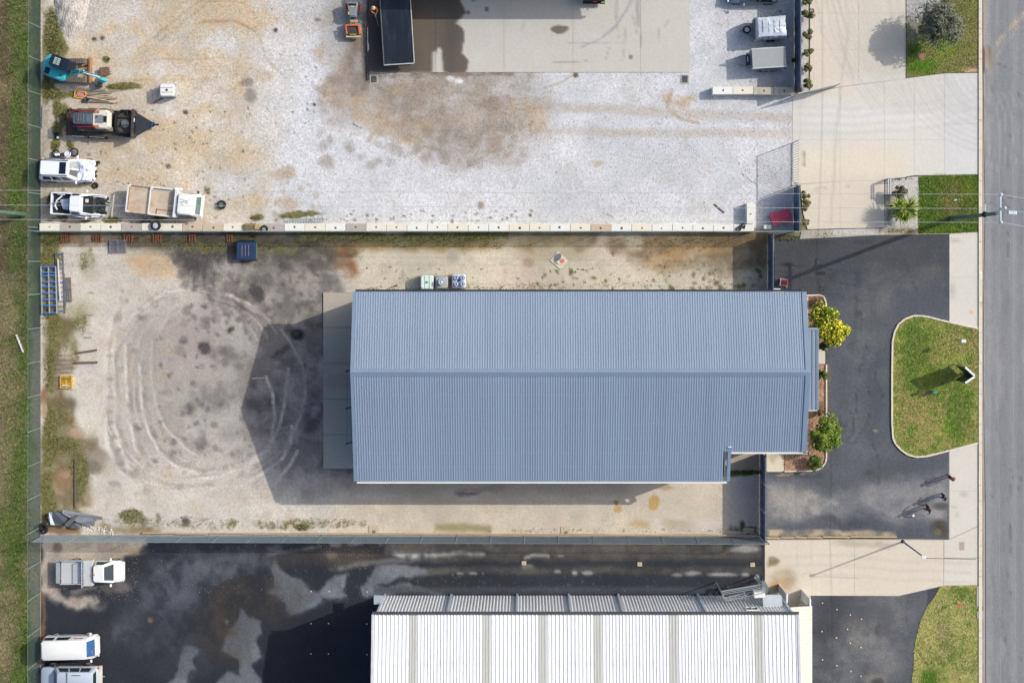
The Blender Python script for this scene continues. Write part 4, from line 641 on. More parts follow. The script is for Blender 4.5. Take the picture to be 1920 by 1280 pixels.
for i in range(cnt):
    x = XW + i * SW; x1 = x + SW
    for key, ya, yb in (('n', YN, YR + .02), ('s', YR - .02, YS if x1 < XS + .3 else YM)):
        k = (key, yb)
        if k not in first:
            o = ribbed(ya, roof_z(ya), yb, roof_z(yb), SW + .0, 4, 0.026, 0.035).build('roof_sheet', BLUE, shed); first[k] = o; o.location = (x, 0, random.Random(i).uniform(0, .004))
        else: link_copy(first[k], shed, (x, 0, random.Random(i * 3).uniform(0, .006)))
b = MB()  # ridge capping
for s_, yy in ((1, YR + .22), (-1, YR - .26)):
    b.add([(XW - .05, YR, ZR + .085), (XE + .05, YR, ZR + .085), (XE + .05, yy, roof_z(yy) + .06), (XW - .05, yy, roof_z(yy) + .06)], [(0, 1, 2, 3)] if s_ < 0 else [(3, 2, 1, 0)])
    b.bar((XW - .05, yy, roof_z(yy) + .05), (XE + .05, yy, roof_z(yy) + .05), .02, .03)
b.bar((XW - .05, YR, ZR + .08), (XE + .05, YR, ZR + .08), .06, .05); b.build('ridge_cap', BLUE2, shed)
b = MB()
def barge(x, w_, ya, yb):
    za, zb = roof_z(ya), roof_z(yb); b.hexa([(x - w_ / 2, ya, za - .2), (x + w_ / 2, ya, za - .2), (x + w_ / 2, yb, zb - .2), (x - w_ / 2, yb, zb - .2)], [(x - w_ / 2, ya, za + .07), (x + w_ / 2, ya, za + .07), (x + w_ / 2, yb, zb + .07), (x - w_ / 2, yb, zb + .07)])
for a_ in ((XW - .08, .22, YN, YR), (XW - .08, .22, YR, YS), (XE + .04, .36, YN, YR), (XE + .04, .36, YR, YM)): b = MB(); barge(*a_); b.build('barge_board', BLUE2, shed)
b = MB(); barge(XS + .1, .24, YM + .35, YS); b.v = [(x_, y_, z_ - .05) for x_, y_, z_ in b.v]; b.build('barge_board', BLUE2, shed)
SCR = mat('screw_row_galvanised', (166, 182, 204), .5)
for y_ in [YN - .35 - k * 1.13 for k in range(6)] + [YR - .6 - k * 1.13 for k in range(8)]:
    b = MB(); x_ = XW + .08; xe_ = XE - .1 if y_ > YM + .1 else XS - .1; zz = roof_z(y_) + .03
    while x_ < xe_: b.box((x_, y_, zz), (.05, .03, .012)); x_ += SW / 4
    b.build('screw_row', SCR, shed, kind='stuff')
b = MB(); b.box((XS + .1, YM + .37, roof_z(YM + .37) + .0), (.28, .06, .3)); b.build('barge_end_cap', WHITEP, shed)
for nm, xa, xb, y, m_ in (('gutter', XW, XS, YS - .09, WHITEP), ('gutter', XS + .25, XE, YM - .09, WHITEP), ('gutter', XW, XE, YN + .09, DARKSTEEL)):
    z = roof_z(y); g = MB()
    for dy, dz, t in ((-.07, -.06, .02), (.07, -.06, .02)): g.bar((xa, y + dy, z + dz), (xb, y + dy, z + dz), t, .13)
    g.bar((xa, y, z - .12), (xb, y, z - .12), .12, .015); go = g.build(nm, m_, shed)
WALLB = mat('blue_steel_wall', (120, 134, 156), 0.5, 0, .06, 1)
ins_ = .35
b = MB(); b.box(((XW + XE) / 2 + .3, YN - ins_, ZN / 2 - .1), (XE - XW - 1.2, .1, ZN - .35)); b.build('wall', WALLB, shed)
b = MB(); b.box(((XW + XS) / 2, YS + .25, (roof_z(YS) - .25) / 2), (XS - XW - .8, .1, roof_z(YS) - .3)); b.build('wall', WALLB, shed)
def gable(x, y0, y1, hole=None):
    b = MB(); pts = [(y0, 0), (y0, roof_z(y0) - .1)] + ([(YR, ZR - .1)] if y0 > YR > y1 else []) + [(y1, roof_z(y1) - .1), (y1, 0)]
    n = len(pts); b.add([(x - .05, p[0], p[1]) for p in pts] + [(x + .05, p[0], p[1]) for p in pts], [tuple(range(n)), tuple(range(2 * n - 1, n - 1, -1))] + [(i, n + i, n + (i + 1) % n, (i + 1) % n) for i in range(n)]); return b
gable(XE - .35, YN - .45, YM + .2).build('gable_wall', WALLB, shed); gable(XW + .35, YN - .45, YS + .3).build('gable_wall', WALLB, shed); gable(XS - .2, YM + .15, YS + .3).build('gable_wall', WALLB, shed)
b = MB(); b.box(((XS + XE) / 2, YM + .35, 3.0), (XE - XS - .5, .1, 6.0)); b.build('wall', WALLB, shed)
for yy in (-4.6, -8.2, -11.9):   # roller doors of the west end
    d = MB(); 
    for k in range(18): d.box((XW + .27, yy, .12 + k * .24), (.04, 3.1, .225))
    d.build('roller_door', mat('door_grey', (150, 158, 168), .5), shed)
BRZ = 3.1; b = MB()      # folded-back awning frame at the west end
ya, ym, yb = W(652, 690, 4).y, W(652, 760, 4).y, W(652, 826, 4).y; xt = W(648, 700, 4).x
b2 = MB()
for y in (ya, ym, yb): b2.bar((xt, y - .25, 4.0), (XW + .3, y + .2, 4.6), .09); b2.bar((xt + .05, y - .2, 3.9), (XW + .3, y - .1, 3.3), .05)
b2.build('awning_bracket', BLACKM, shed)
for dx, z in ((.12, 4.02), (.45, 4.15), (.75, 4.28)): b.bar((xt + dx, ya, z), (xt + dx, yb - .2, z), .045)
b.build('awning_rail', mat('blue_rail', (84, 124, 180), .4), shed)
# entry awning on the east face
aw = MB(); x0, x1 = XE - .2, 22.86; yA, yB = -5.35, -11.62; zt, zb = 3.45, 3.2
for k in range(6):
    xa = x0 + (x1 - x0) * k / 6; xb = x0 + (x1 - x0) * (k + 1) / 6; z = zt + (zb - zt) * k / 6
    aw.hexa([(xa, yB, z - .05), (xb - .05, yB, z - .05), (xb - .05, yA, z - .05), (xa, yA, z - .05)], [(xa, yB, z), (xb - .05, yB, z), (xb - .05, yA, z), (xa, yA, z)])
    aw.box((xb - .06, (yA + yB) / 2, z + .015), (.045, yA - yB, .07))
aw.build('awning_sheet', BLUE, shed)
aw = MB(); aw.bar((x0, yA + .08, zt), (x1 + .05, yA + .08, zb), .16, .14); aw.bar((x1 + .06, yA + .1, zb), (x1 + .06, yB, zb), .12, .16); aw.build('awning_fascia', BLUE2, shed)
aw = MB(); aw.bar((x0, yB - .05, zt), (x1, yB - .05, zb), .05, .12); aw.build('awning_end_strip', WHITEP, shed)
for y in (yA + .1, yB + .2): p = MB(); p.cyl((x1 - .15, y, 0), (x1 - .15, y, zb - .1), .06); p.build('awning_post', DARKSTEEL, shed)

# ---------------------------------------------------------------- the white building to the south
wb = thing('white_warehouse', 'white ribbed-roof warehouse with grey skylight strips at the bottom of the photo', 'warehouse', (0, 0, 0))
WROOF = mat('white_ribbed_roofing', (250, 252, 254), 0.35, 0, .02, 1, spec=.5, raw=(.8, .8, .81), orand=.02, dirt=(206, 203, 196), dirt_amt=.3, dirt_scale=.5); SKYL = mat('grey_skylight_sheet', (196, 197, 194), 0.5, 0, .07, 3, stretch=(4, .4, 1)); CORR = mat('silver_corrugated_wall', (236, 240, 248), 0.45, 0.0, .06, 1, stretch=(2, .3, .3))
WX0, WX1, WY0, WZ, WSL = -11.46, 20.55, -26.6, 7.45, 0.13; WY1 = -48.0
sk = [(767, 782), (904, 920), (1009, 1025), (1112, 1128), (1253, 1270), (1413, 1430)]
edges = [WX0]; kinds = []
for a, c in sk:
    xa, xb = W(a, 1160, WZ).x, W(c, 1160, WZ).x; n = max(1, round((xa - edges[-1]) / 1.0)); e0 = edges[-1]
    for i in range(n): edges.append(e0 + (xa - e0) * (i + 1) / n); kinds.append('roof_sheet')
    edges.append(xb); kinds.append('skylight')
e0 = edges[-1]; n = max(1, round((WX1 - e0) / 1.0))
for i in range(n): edges.append(e0 + (WX1 - e0) * (i + 1) / n); kinds.append('roof_sheet')
z1 = WZ + WSL * (WY0 - WY1) * .0 + 0
def wz(y): return WZ + WSL * (WY0 - y) if y > -38 else WZ + WSL * (WY0 + 38) - WSL * (-38 - y)
for (xa, xb, kd) in zip(edges[:-1], edges[1:], kinds):
    wd = xb - xa; ribs = max(3, round(wd / .26))
    o = ribbed(WY0, wz(WY0), -38, wz(-38), wd, ribs, .05 if kd == 'roof_sheet' else .022, .045).build(kd, WROOF if kd == 'roof_sheet' else SKYL, wb); o.location = (xa, 0, 0)
b = MB(); b.add([(WX0, -38, wz(-38)), (WX1, -38, wz(-38)), (WX1, WY1, wz(WY1)), (WX0, WY1, wz(WY1))], [(3, 2, 1, 0)]); b.build('rear_roof', WROOF, wb)
def corr(L, Ht, name, loc, rz, m_, parent, pitch=.2, dep=.05):
    b = MB(); n = int(L / pitch * 4); rings = []
    pts = [(i * pitch / 4, dep * (0, 1, 1, 0)[i % 4]) for i in range(n + 1)]
    k = len(pts); b.add([(x, -d, 0) for x, d in pts] + [(x, -d, Ht) for x, d in pts], [(i, i + 1, k + i + 1, k + i) for i in range(k - 1)])
    o = b.build(name, m_, parent); o.location = loc; o.rotation_euler = (0, 0, math.radians(rz)); return o
segs = [WX0 + .15] + [W(p, 1152, WZ).x for p in (837, 969, 1072, 1171, 1330)] + [WX1 - .15]
for i in range(6): corr(segs[i + 1] - segs[i] - .02, WZ - .1, 'wall_panel', (segs[i + 1] - .01, WY0 - .35, 0), 180, CORR, wb, .25, .06)
PIPE = mat('pale_blue_downpipe', (196, 208, 224), .4)
for i, x in enumerate(segs): p = MB(); p.box((x, WY0 - .22, WZ / 2), (.16, .14, WZ - .1)); p.build('downpipe', PIPE, wb)
b = MB(); 
for dy in (-.1, .1): b.bar((WX0 - .1, WY0 + .08 + dy, WZ - .05), (WX1 + .1, WY0 + .08 + dy, WZ - .05), .03, .16)
b.bar((WX0 - .1, WY0 + .08, WZ - .12), (WX1 + .1, WY0 + .08, WZ - .12), .18, .02); b.build('gutter', mat('brown_grey_gutter', (92, 92, 96), .5), wb)
for x in (WX0 - .04, WX1 + .02): b = MB(); b.hexa([(x - .08, -38, wz(-38) - .3), (x + .08, -38, wz(-38) - .3), (x + .08, WY0, wz(WY0) - .3), (x - .08, WY0, wz(WY0) - .3)], [(x - .08, -38, wz(-38) + .08), (x + .08, -38, wz(-38) + .08), (x + .08, WY0, wz(WY0) + .08), (x - .08, WY0, wz(WY0) + .08)]); b.build('barge_board', mat('pale_trim', (206, 208, 214), .5), wb)
for x in (WX0 + .3, WX1 - .3):
    b = MB(); pts = [(WY0 - .42, 0), (WY0 - .42, wz(WY0) - .12), (-38, wz(-38) - .12), (WY1 + .15, wz(WY1) - .12), (WY1 + .15, 0)]; n = 5
    b.add([(x - .05, p[0], p[1]) for p in pts] + [(x + .05, p[0], p[1]) for p in pts], [tuple(range(n)), tuple(range(2 * n - 1, n - 1, -1))] + [(i, n + i, n + (i + 1) % n, (i + 1) % n) for i in range(n)]); b.build('side_wall', CORR, wb)
    xo = x + (-.34 if x < 0 else .32); b = MB(); b.hexa([(xo - .08, WY1, wz(WY1) - .3), (xo + .08, WY1, wz(WY1) - .3), (xo + .08, -38.01, wz(-38) - .3), (xo - .08, -38.01, wz(-38) - .3)], [(xo - .08, WY1, wz(WY1) + .08), (xo + .08, WY1, wz(WY1) + .08), (xo + .08, -38.01, wz(-38) + .08), (xo - .08, -38.01, wz(-38) + .08)]); b.build('barge_board', MATS['pale_trim'], wb)
b = MB(); b.box(((WX0 + WX1) / 2, WY1 + .2, 3.6), (WX1 - WX0 - .7, .1, 7.1)); b.build('rear_wall', CORR, wb)
wnd = MB(); wp = W(1408, 1128, 4.2); yw = WY0 - .25
for dx in (-.45, 0, .45): wnd.box((wp.x + dx, yw, 4.6), (.05, .08, .9))
for dz in (-.45, .45): wnd.box((wp.x, yw, 4.6 + dz), (.95, .08, .05))
wf = wnd.build('window', WHITEP, wb); g = MB(); g.box((wp.x, yw - .02, 4.6), (.86, .02, .86)); g.build('pane', mat('green_glass', (70, 110, 104), .1), wf)
hd = MB(); hp = W(1449, 1122, 3.6); hd.hexa([(hp.x - .75, WY0 - .35, 3.2), (hp.x + .75, WY0 - .35, 3.2), (hp.x + .75, WY0 + .5, 3.1), (hp.x - .75, WY0 + .5, 3.1)][::-1], [(hp.x - .75, WY0 - .35, 3.75), (hp.x + .75, WY0 - .35, 3.75), (hp.x + .75, WY0 + .5, 3.25), (hp.x - .75, WY0 + .5, 3.25)][::-1]); hd.build('door_hood', mat('pale_grey_sheet', (186, 196, 208), .4), wb)
# low side roof on the east
lo = MB(); xa, xb = WX1 + .12, 22.45; ny0 = -26.95
nr = 44
o = None
for k in range(nr):
    y = ny0 - k * .26; yb_ = y - .24
    lo.hexa([(xa, yb_, 3.75), (xb, yb_, 3.3), (xb, y, 3.3), (xa, y, 3.75)], [(xa, yb_, 3.80), (xb, yb_, 3.35), (xb, y, 3.35), (xa, y, 3.80)]); lo.hexa([(xa, y - .26, 3.78), (xb, y - .26, 3.33), (xb, y - .22, 3.33), (xa, y - .22, 3.78)], [(xa, y - .26, 3.85), (xb, y - .26, 3.4), (xb, y - .22, 3.4), (xa, y - .22, 3.85)])
lo.build('side_roof', mat('cream_grey_roofing', (220, 218, 212), .5, 0, .05, 2), wb)
b = MB(); b.box((xb - .35, (ny0 - 38.4) / 2, 1.6), (.1, -38.4 - ny0 if False else 11.3, 3.2)); b.build('side_wall', mat('cream_wall', (196, 194, 188), .7), wb)
for (x, y, ht) in ((WX1 - .1, -26.15, 3.6), (22.3, -26.6, 3.4)):
    b = MB(); b.hexa([(x - .06, y - .5, 0), (x + .06, y - .5, 0), (x + .06, y + .2, 0), (x - .06, y + .2, 0)], [(x - .06, y - .5, ht), (x + .06, y - .5, ht), (x + .06, y + .2, ht), (x - .06, y + .2, ht)]); b.build('fin_wall', WHITEP, wb)
b = MB(); b.bar((WX1 + .1, -26.95, 3.62), (22.4, -26.95, 3.2), .1, .3); b.build('side_roof_fascia', mat('dark_fascia', (92, 90, 88), .6), wb)
b = MB(); c_ = W(718, 1128, .5); b.box((-11.15, c_.y, 1.5), (.7, .08, 3.0)); b.hexa([(-11.9, -26.9, 2.9), (-11.15, -26.9, 2.9), (-11.15, -26.2, 2.9), (-11.9, -26.2, 2.9)], [(-11.9, -26.9, 3.0), (-11.15, -26.9, 3.1), (-11.15, -26.2, 3.1), (-11.9, -26.2, 3.0)]); b.build('corner_flashing', mat('pale_grey_sheet', (186, 196, 208), .4), wb)
# steel access platform on the north-east corner
pf = thing('access_platform', 'galvanised steel walkway frame with rails at the warehouse corner', 'platform', (0, 0, 0))
z = 3.3; q = [W(1352, 1108, z), W(1429, 1095, z), W(1431, 1104, z), W(1358, 1120, z)]
b = MB(); b.hexa([p - Vector((0, 0, .06)) for p in q], q)
b2 = MB()
for i in range(4): b2.bar(q[i] + Vector((0, 0, .0)), q[(i + 1) % 4], .08, .12)
for i in (0, 1, 2, 3):
    for hh in (.55, 1.05): b2.bar(q[i] + Vector((0, 0, hh)), q[(i + 1) % 4] + Vector((0, 0, hh)), .04)
    b2.bar(q[i], q[i] + Vector((0, 0, 1.05)), .05)
m1, m2 = (q[0] + q[1]) / 2, (q[2] + q[3]) / 2; b2.bar(m1 + Vector((0, 0, 1.05)), m2 + Vector((0, 0, 1.05)), .04)
b.build('deck', mat('dark_mesh_deck', (64, 72, 84), .6), pf); b2.build('guard_rail', GALV, pf)
for p in q: g = MB(); g.cyl((p.x, p.y, 0), (p.x, p.y, z), .05, n=8); g.build('leg', GALV, pf)
b = MB(); a0, a1 = W(1431, 1096, 3.3), W(1441, 1112, .3)
for d in (-.35, .35): b.bar(a0 + Vector((0, d, 0)), a1 + Vector((0, d, 0)), .06, .2)
for k in range(9): t = k / 8.5; p = a0.lerp(a1, t); b.box((p.x, p.y, p.z), (.26, .66, .03))
b.build('stair_flight', GALVD, pf)
ac = thing('air_conditioner', 'white air conditioner unit on the steel walkway of the warehouse', 'air conditioner', W(1421, 1110, 3.36), 4)
b = MB(); b.box((0, 0, .45), (.85, .45, .8)); b.build('casing', WHITEP, ac, bevel=.02); b = MB(); b.torus((0, -.24, .45), .001, .001, 4, 4); b = MB(); b.cyl((.1, -.23, .45), (.1, -.25, .45), .26, n=16); b.build('fan_grille', GALVD, ac)
for x in (-.3, .3): b = MB(); b.box((x, 0, .025), (.06, .4, .05)); b.build('foot', BLACKM, ac)

# unseen open-fronted workshop, added past the top edge to shade the wash slab's head
r = thing('added_shade_roof', 'unseen open-fronted steel workshop roof added beyond the top edge to shade the slab', 'workshop', (0, 0, 0)); x0, x1 = (800 - NX) * S, (1245 - NX) * S; y0 = (490 + 21) * S
for k in range(24): o = ribbed(y0, 5.5, y0 + 9, 6.6, (x1 - x0) / 24, 4).build('roof_sheet', BLUE, r); o.location = (x0 + k * (x1 - x0) / 24, 0, 0)
for k in range(5): b = MB(); b.box((x0 + .3 + k * (x1 - x0 - .6) / 4, y0 + 8.7, 3.2), (.25, .25, 6.4)); b.build('column', DARKSTEEL, r)
b = MB(); b.box(((x0 + x1) / 2, y0 + .1, 5.4), (x1 - x0, .12, .3)); b.build('eave_beam', DARKSTEEL, r)
b = MB(); b.box(((x0 + x1) / 2, y0 + 8.95, 3.1), (x1 - x0, .08, 6.2)); b.build('rear_wall', WALLB, r)
# ---------------------------------------------------------------- concrete block walls
BLK = [mat('block_' + n_, c_, .85, 0, .06, 2.5, dirt=(150, 140, 124), dirt_amt=d_, dirt_scale=2.2) for n_, c_, d_ in (('cream', (236, 230, 218), .12), ('white', (238, 238, 236), .08), ('grey', (184, 176, 170), .3), ('tan', (206, 188, 168), .3), ('stained', (196, 188, 176), .5))]
HOOK = mat('rusty_lifting_eye', (96, 80, 70), .8)
def block_mesh(L, Wd, Hh):
    b = MB(); c = .025; b.box((0, 0, Hh / 2), (L - .03, Wd, Hh - .0)); return b
bm_ = block_mesh(1.64, .6, .82); hk = MB(); hk.cyl((0, 0, .815), (0, 0, .83), .09, n=9); hk.bar((-.05, .0, .83), (.05, .02, .87), .03)
def block_wall(name, label, p0, p1, kinds, seed=0):
    r = thing(name, label, 'block wall', (0, 0, 0)); rr = random.Random(seed); n = len(kinds); a = W(*p0, .82); c = W(*p1, .82); d = (c - a) / n; ang = math.atan2(d.y, d.x); L = d.length
    base = {}; h0 = None
    for i, k in enumerate(kinds):
        if k not in base:
            b = block_mesh(L, .60, .82); o = b.build('block', BLK[k], r, bevel=.018); base[k] = o
        else: o = base[k].copy(); COL.objects.link(o); o.parent = r
        p = a + d * (i + .5); o.location = (p.x, p.y + rr.uniform(-.02, .02), -.0 + rr.uniform(-.02, 0)); o.rotation_euler = (0, 0, ang + rr.uniform(-.008, .008))
        if h0 is None: h0 = hk.build('lifting_eye', HOOK, o)
        else: link_copy(h0, o)
        h_ = [q for q in COL.objects if q.parent is o][-1]; h_.location = (rr.uniform(-.05, .05), rr.uniform(-.04, .04), 0); h_.scale = (rr.uniform(.6, 1.2), rr.uniform(.6, 1.2), 1); h_.rotation_euler = (0, 0, rr.uniform(0, 3))
    return r
block_wall('block_wall', 'long row of cream and grey concrete blocks dividing the two gravel yards', (73.5, 425.5), (1414, 427.5), [0, 2, 0, 0, 2, 0, 0, 3, 3, 0, 4, 2, 1, 0, 1, 2, 0, 0, 1, 1, 0, 1, 1, 0, 0, 1, 0, 3, 1, 0, 1, 1, 1, 1, 1], 3)
block_wall('block_wall', 'short row of four concrete blocks south of the box trailer', (1336, 170), (1489, 170), [1, 0, 4, 4], 5)
block_wall('block_wall', 'single concrete block set crosswise at the east end of the long block row', (1407.5, 419.5), (1407.5, 380.5), [1], 7)

# ---------------------------------------------------------------- sheet-steel fences (slate blue)
def sheet_fence(label, x, ya, yb, ht, posts, rail2=True, closed=True):
    r = thing('steel_fence', label, 'fence', (0, 0, 0)); wx = (x - NX) * S; y0, y1 = -(ya - NY) * S, -(yb - NY) * S; L = y0 - y1; n = max(1, round(L / 2.35)); base = None
    for i in range(n):
        pw = L / n
        if base is None:
            b = MB(); k = 14; pts = []
            for j in range(k + 1): pts.append((-(j * pw / k), .025 * (0, 1, 1, 0)[j % 4]))
            m_ = len(pts); b.add([(d, y, .08) for y, d in pts] + [(d, y, ht - .03) for y, d in pts], [(j, m_ + j, m_ + j + 1, j + 1) for j in range(m_ - 1)])
            base = b.build('fence_sheet', FENCEBLUE, r); base.location = (wx, y0, 0)
        else: link_copy(base, r, (wx, y0 - i * pw, 0))
    for hh in ([ht, ht * .5, .1] if rail2 else [ht, .1]):
        b = MB(); b.bar((wx + .02, y0, hh), (wx + .02, y1, hh), .07, .08); b.build('rail', DARKSTEEL if hh != ht else FENCEBLUE, r)
    for p in posts: b = MB(); yy = -(p - NY) * S; b.box((wx + .06, yy, ht / 2), (.1, .09, ht + .06)); b.build('post', RUSTRED, r)
    return r
sheet_fence('slate-blue sheet steel fence beside the row of clipped bushes, above the gateway', 1490, -60, 172, 2.45, [-40, 55, 113, 172])
sheet_fence('slate-blue sheet steel fence behind the red ribbed lid, below the gateway', 1488, 352, 433, 2.45, [352, 392, 433])
sheet_fence('slate-blue sheet steel fence between the sandy strip and the asphalt car park', 1440, 440, 545, 2.3, [440, 492, 544])
sheet_fence('slate-blue sheet steel gate fence south of the shed, rusty red posts', 1425, 849, 1004, 2.45, [849, 862, 884, 944, 1004])

# ---------------------------------------------------------------- chain-link fences
CHAIN_G = mat('green_chain_wire', (66, 92, 84), .6, 0, .1, 1); CHAIN = mat('galvanised_chain_wire', (136, 150, 162), .5, .1, .1, 1); POSTM = mat('pale_fence_post', (150, 174, 172), .5, .1, .08, 2)
def chain_fence(label, a, b_, ht, posts, arm, cm, sp=.075, wr=.0032, toprail=.028, pm=None):
    pm = pm or POSTM
    r = thing('chain_link_fence', label, 'fence', (0, 0, 0)); a, b_ = Vector(a), Vector(b_); d = (b_ - a); L = d.length; d.normalize(); n = Vector((-d.y, d.x, 0)); m = MB()
    k = int((L + ht) / sp); q = wr; vs, fs = [], []
    for s_ in (1, -1):
        for i in range(k):
            u0 = i * sp - ht; u1 = u0 + ht
            c0, c1 = max(u0, 0), min(u1, L)
            if c1 - c0 < .05: continue
            z0, z1 = (c0 - u0), (c1 - u0)
            if s_ < 0: z0, z1 = ht - z0, ht - z1
            p0 = a + d * c0 + Vector((0, 0, z0 + .02)) + n * .004 * s_; p1 = a + d * c1 + Vector((0, 0, z1 + .02)) + n * .004 * s_
            o = len(vs)
            for p in (p0, p1): vs += [tuple(p + n * q), tuple(p - n * q * .6 + d * q), tuple(p - n * q * .6 - d * q)]
            fs += [(o, o + 1, o + 4, o + 3), (o + 1, o + 2, o + 5, o + 4), (o + 2, o, o + 3, o + 5)]
    m.v, m.f = vs, fs; m.build('chain_wire', cm, r, kind='stuff')
    b = MB(); b.cyl(a + Vector((0, 0, ht)), b_ + Vector((0, 0, ht)), toprail, n=6); b.build('top_rail', pm, r)
    pb = None
    for t in posts:
        p = a + d * t
        if pb is None:
            b = MB(); b.cyl((0, 0, 0), (0, 0, ht), .027, n=8)
            if arm: b.cyl((0, 0, ht), tuple(n * arm + Vector((0, 0, .3))), .022, n=6)
            pb = b.build('post', pm, r); pb.location = p
        else: link_copy(pb, r, p)
    if arm:
        b = MB()
        for t in (.35, .65, .95): b.cyl(a + Vector((0, 0, ht + .3 * t)) + n * arm * t, b_ + Vector((0, 0, ht + .3 * t)) + n * arm * t, .003, n=3)
        b.build('barbed_wire', GALVD, r)
    return r
wy = lambda p: -(p - NY) * S
chain_fence('tall green-tinged chain-link fence along the grass verge at the left edge', (W(77, 0).x, wy(-40), 0), (W(75.5, 0).x, wy(1330), 0), 2.95, [((p + 40) * S) for p in (-10, 53, 115, 178, 240, 302, 364, 427, 490, 551, 614, 677, 739, 802, 865, 926, 988, 1052, 1111, 1176, 1236, 1298)], 0, CHAIN_G, sp=.1, wr=.004, toprail=.008)
chain_fence('galvanised chain-link fence between the middle yard and the black asphalt yard', (W(84, 0).x, wy(1002), 0), (W(1432, 0).x, wy(1006.5), 0), 3.0, [((p - 84) * S) for p in (84, 150, 215, 280, 346, 413, 476, 539, 603, 667, 730, 793, 857, 920, 983, 1046, 1111, 1176, 1239, 1303, 1368, 1431)], 0, CHAIN, sp=.075, wr=.0035, toprail=.012)
chain_fence('galvanised chain-link fence along the south side of the long block row', (W(76, 0).x, wy(434.5), 0), (W(1500, 0).x, wy(435), 0), 2.6, [((p - 76) * S) for p in range(78, 1500, 70)], 0, CHAIN, sp=.09, wr=.003)
# ---------------------------------------------------------------- vehicle helpers
TYRE = mat('black_rubber', (44, 44, 46), .85, 0, .2, 6); RIM = mat('alloy_rim', (196, 200, 206), .35, .1, .05, 4); RIMD = mat('steel_rim', (130, 134, 140), .4, .1, .1, 4); RIMT = mat('dusty_rim', (186, 168, 140), .6, .1, .15, 6)
GLASS = mat('dark_tinted_glass', (38, 52, 62), .08, 0, .1, 1, spec=.8); GLASSG = mat('greenish_glass', (96, 126, 128), .1, 0, .1, 1, spec=.8); GLASSB = mat('blue_reflecting_glass', (60, 104, 160), .1, 0, .15, 1.5, spec=.8)
WCAR = mat('white_car_paint', (226, 232, 242), .28, 0, .02, 1.0, spec=.6, raw=(.72, .75, .80)); SILV = mat('silver_car_paint', (196, 208, 226), .3, .1, .03, 1, spec=.6); BLK = BLK
PLASTIC = mat('black_plastic', (40, 42, 46), .6, 0, .15, 4); TAIL = mat('red_tail_light', (190, 40, 36), .3); LENS = mat('clear_lens', (214, 220, 226), .15); REDP = mat('red_paint', (176, 44, 52), .45, 0, .1, 3); ORANGE = mat('orange_paint', (238, 110, 62), .45, 0, .06, 3)
TEAL = mat('teal_machine_paint', (70, 190, 206), .35, 0, .05, 2, dirt=(140, 130, 110), dirt_amt=.12, dirt_scale=3)
def oct_ring(x0, x1, hw, z, c=.12): return [(x0 + c, -hw, z), (x1 - c, -hw, z), (x1, -hw + c, z), (x1, hw - c, z), (x1 - c, hw, z), (x0 + c, hw, z), (x0, hw - c, z), (x0, -hw + c, z)]
def body_ring(x, hw, zt, zb=.3, cr=.03):
    p = [(hw * .84, zb), (hw * .97, zb + .12), (hw, (zb + zt) / 2), (hw * .96, zt - .1), (hw * .85, zt - .02), (hw * .45, zt + cr * .7), (0, zt + cr)]
    return [(x, -y, z) for y, z in p] + [(x, y, z) for y, z in p[-2::-1]]
def patch(b, A, B, C, D, u0, u1, v0, v1, off=.012, th=.03):
    A, B, C, D = map(Vector, (A, B, C, D)); f = lambda u, v: (A * (1 - u) + B * u) * (1 - v) + (D * (1 - u) + C * u) * v
    q = [f(u0, v0), f(u1, v0), f(u1, v1), f(u0, v1)]; n = (q[1] - q[0]).cross(q[3] - q[0]).normalized()
    b.hexa([p + n * (off - th) for p in q], [p + n * off for p in q]); return b
def wheel(parent, x, y, r=.36, wd=.23, rim=None, tilt=0):
    rim = rim or RIM; b = MB().at((0, 0, 0), rx=90); R = [(r * .62, -wd / 2), (r * .93, -wd / 2), (r, -wd * .3), (r, wd * .3), (r * .93, wd / 2), (r * .62, wd / 2)]
    b.lathe((0, 0, 0), R, 22, closed=True); t = b.build('wheel', TYRE, parent, smooth=50); t.location = (x, y, r); t.rotation_euler = (0, 0, math.radians(tilt))
    b = MB().at((0, 0, 0), rx=90); b.lathe((0, 0, 0), [(r * .62, -wd * .42), (r * .55, -wd * .3), (r * .2, -wd * .38), (.01, -wd * .38), (.01, wd * .38), (r * .2, wd * .38), (r * .55, wd * .3), (r * .62, wd * .42)], 14)
    for k in range(5):
        a = k * 2 * math.pi / 5
        for s_ in (-1, 1): b.box((math.cos(a) * r * .36, math.sin(a) * r * .36, s_ * wd * .36), (.07, .07, .03))
    b.build('rim', rim, t, smooth=40); return t
